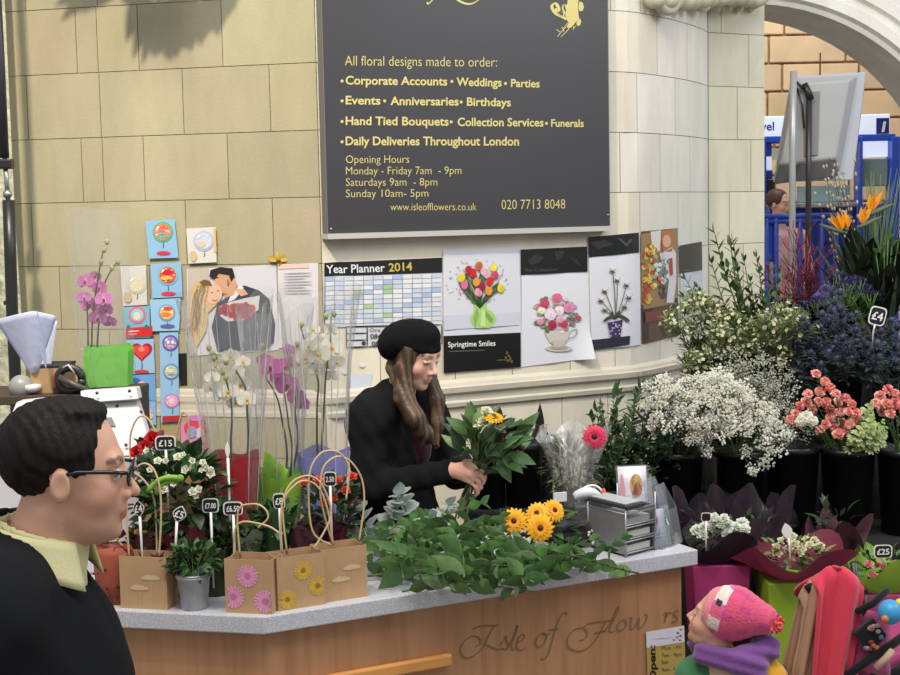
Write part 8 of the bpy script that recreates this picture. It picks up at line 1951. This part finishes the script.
# traveller at the kiosk
YT2 = 12.1; tp = at(779, 204, YT2); tr = root('traveller', 'distant person with brown hair seen beside the kiosk barrier', 'person', (tp.x, YT2, .4)); TO = np.array(tr.location, np.float32); TC = np.array(tp, np.float32) - TO; Ht = basis((.75, -.65, -.1)); zT = float(TC[2])
toT = lambda X: (X - TC) @ Ht
def d_trav(X):
    d = d_ell(X, (0, .02, zT - .44), (.19, .13, .25)); d = smin(d, d_cap(X, (-.17, .02, zT - .27), (.17, .02, zT - .27), .06), .06); d = smin(d, d_cap(X, (0, .02, zT - .25), TC + np.array((0, 0, -.06), np.float32), .055), .03); d = smin(d, d_head(toT(X)), .012); d = smin(d, d_cap(X, (0, .02, zT - .5), (0, .02, zT - .78), .15, .16), .06)
    for s in (-1, 1):
        d = smin(d, smin(d_cap(X, (s * .2, .02, zT - .28), (s * .25, -.02, zT - .55), .055, .045), d_cap(X, (s * .25, -.02, zT - .55), (s * .18, -.16, zT - .74), .045, .03), .02), .03)
        h = np.array((s * .18, -.16, zT - .74)); d = smin(d, d_cap(X, h, h + np.array((-s * .03, -.07, -.02)), .03, .022), .015)
        for k in range(4): k0 = h + np.array((-s * .03 + (k - 1.5) * .018, -.08, -.02)); d = smin(d, d_cap(X, k0, k0 + np.array((0, -.05 + .006 * abs(k - 1.2), -.025)), .009, .007), .006)
        d = smin(d, d_cap(X, h + np.array((-s * .03, -.02, 0)), h + np.array((-s * .08, -.06, -.01)), .012, .009), .01)
        d = smin(d, smin(d_cap(X, (s * .09, .02, zT - .85), (s * .1, 0, .48), .09, .06), d_cap(X, (s * .1, 0, .48), (s * .1, .03, .08), .06, .045), .02), .03); d = smin(d, d_cap(X, (s * .1, .03, .045), (s * .12, -.12, .035), .042, .034), .02)
    return d
def col_trav(Vt):
    c = head_color(toT(Vt), S(226, 176, 156), S(196, 120, 112), S(86, 64, 52)); z = Vt[:, 2]; t = (z < zT - .19) & ~((z < zT - .68) & (Vt[:, 1] < -.12) & (z > zT - .85)); c[t] = S(206, 170, 176); c[z < zT - .82] = S(50, 54, 80); c[z < .09] = S(40, 36, 36); return c
sdf_mesh('body', d_trav, (-.34, -.36, -.01), (.34, .24, zT + .16), .009, SKIN, tr, col_trav)
def d_thair(X):
    P = toT(X); d = d_ell(P, (0, -.025, .036), (.084, .102, .094)); d = smax(d, P[:, 1] - .05, .012); return smax(d, -(P[:, 2] + .03), .012)
sdf_mesh('hair', d_thair, TC - .16, TC + .16, .007, HAIR_B, tr, lambda Vt: np.tile(np.array(S(84, 62, 52), np.float32), (len(Vt), 1)))

# ================================================================== LEFT EDGE: dark pole with clamps
YPl = 6.3; r = root('dark_pole', 'dark jointed pole with clamps at the left photo edge', 'pole', (at(4, 200, YPl).x, YPl, 0)); b = V(r.location); lq = lambda px, py: at(px, py, YPl) - b
top = V((lq(-6, -40).x, 0, 3.6)); MB(S(40, 40, 46)).tube([top, lq(0, 60), lq(4.5, 158)], .021, 12).build('upper_tube', PLAST, r)
MB(S(34, 34, 38)).tube([lq(8.5, 200), lq(10.5, 260), lq(12, 308), V((lq(13, 330).x, 0, 1.3)), V((lq(18, 520).x, 0, .03))], .027, 12).build('lower_tube', PLAST, r)
MB(S(150, 150, 150)).tube([lq(4.5, 156), lq(8.5, 204)], .011, 10).build('inner_rod', STEEL, r)
mb = MB(S(30, 30, 32)); mb.box(lq(5, 164), (.07, .06, .045)); mb.build('clamp', PLAST, r, smooth=False, bevel=.008); MB(S(120, 120, 120)).ell(lq(7.5, 194), (.022, .022, .02)).build('joint', STEEL, r); MB(S(46, 46, 50)).tube([lq(4, 303), lq(16, 302)], .010, 8).build('side_pin', PLAST, r); MB(S(60, 60, 64)).lathe([(.13, 0), (.13, .02), (.03, .04)], 18, (lq(18, 520).x, 0, 0)).build('foot', PLAST, r)

# ================================================================== unseen fern basket, added and shaped to shade the wall from the warm lamp
WL = V((-1.7, 2.3, 6.2))
def beam(px, py, t=.90):
    s_, z = wall_hit(px, py); p = wall_pt(s_, z); return WL + (p - WL) * t
bc = beam(178, -26); hb_ = root('shadow_basket', 'fern basket added out of view to cast a leafy shadow on the wall', 'shadow caster', bc)
mb = MB(S(90, 64, 42)); mb.lathe([(.02, -.02), (.09, .02), (.13, .10), (.14, .14)], 20); mb.build('basket', MATTE, hb_)
for a in (0, 2.1, 4.2): MB(S(70, 70, 70)).tube([(.13 * cos(a), .13 * sin(a), .13), (0, 0, .55)], .004, 5).build('chain', STEEL, hb_)
MB(S(60, 60, 60)).tube([(0, 0, .55), (0, .10, .62), tuple(wall_pt(wall_hit(178, 0)[0], bc.z + .62, .0) - bc)], .010, 6).build('bracket', MATTE, hb_)
mb = MB(G_DK)
for px, py, tx, ty in ((150, -10, 133, 62), (160, -6, 142, 66), (150, 0, 136, 40), (172, 0, 160, 56), (166, 0, 152, 60), (186, 0, 176, 60), (180, 0, 168, 56), (198, 0, 190, 54), (206, 0, 200, 48), (216, -6, 208, 36), (224, -10, 217, 38), (232, -14, 226, 20), (215, -10, 222, 28), (190, -10, 182, 52), (142, -16, 126, 44), (120, -22, 90, 10), (110, -24, 72, 16), (104, -26, 60, 22), (116, -24, 82, 14), (98, -26, 54, 8)):
    a, b_ = beam(px, py) - bc, beam(tx, ty) - bc; mb.leaf(a, b_ - a, (rnd.uniform(-.3, .3), -1, .4), (b_ - a).length, .075, jit(G_DK, .2), bend=.02, n=6); mb.tube(bez((0, 0, .1), (a * .5) + V((0, 0, .10)), a, 5), .003, 4)
for px, py in ((140, -4), (152, 8), (160, 18), (170, 14), (182, 16), (192, 14), (204, 8), (214, 2), (176, 2), (164, 4), (198, 0), (146, 22), (188, 30), (172, 32), (156, 34)):
    a = beam(px, py) - bc
    for k in range(4): mb.leaf(a + rv(.02), rv() + V((0, 0, -.6)), (0, -1, .3), .09, .06, jit(G_MD, .2), n=4)
mb.build('foliage', LEAF, hb_)
bpy.context.view_layer.update()
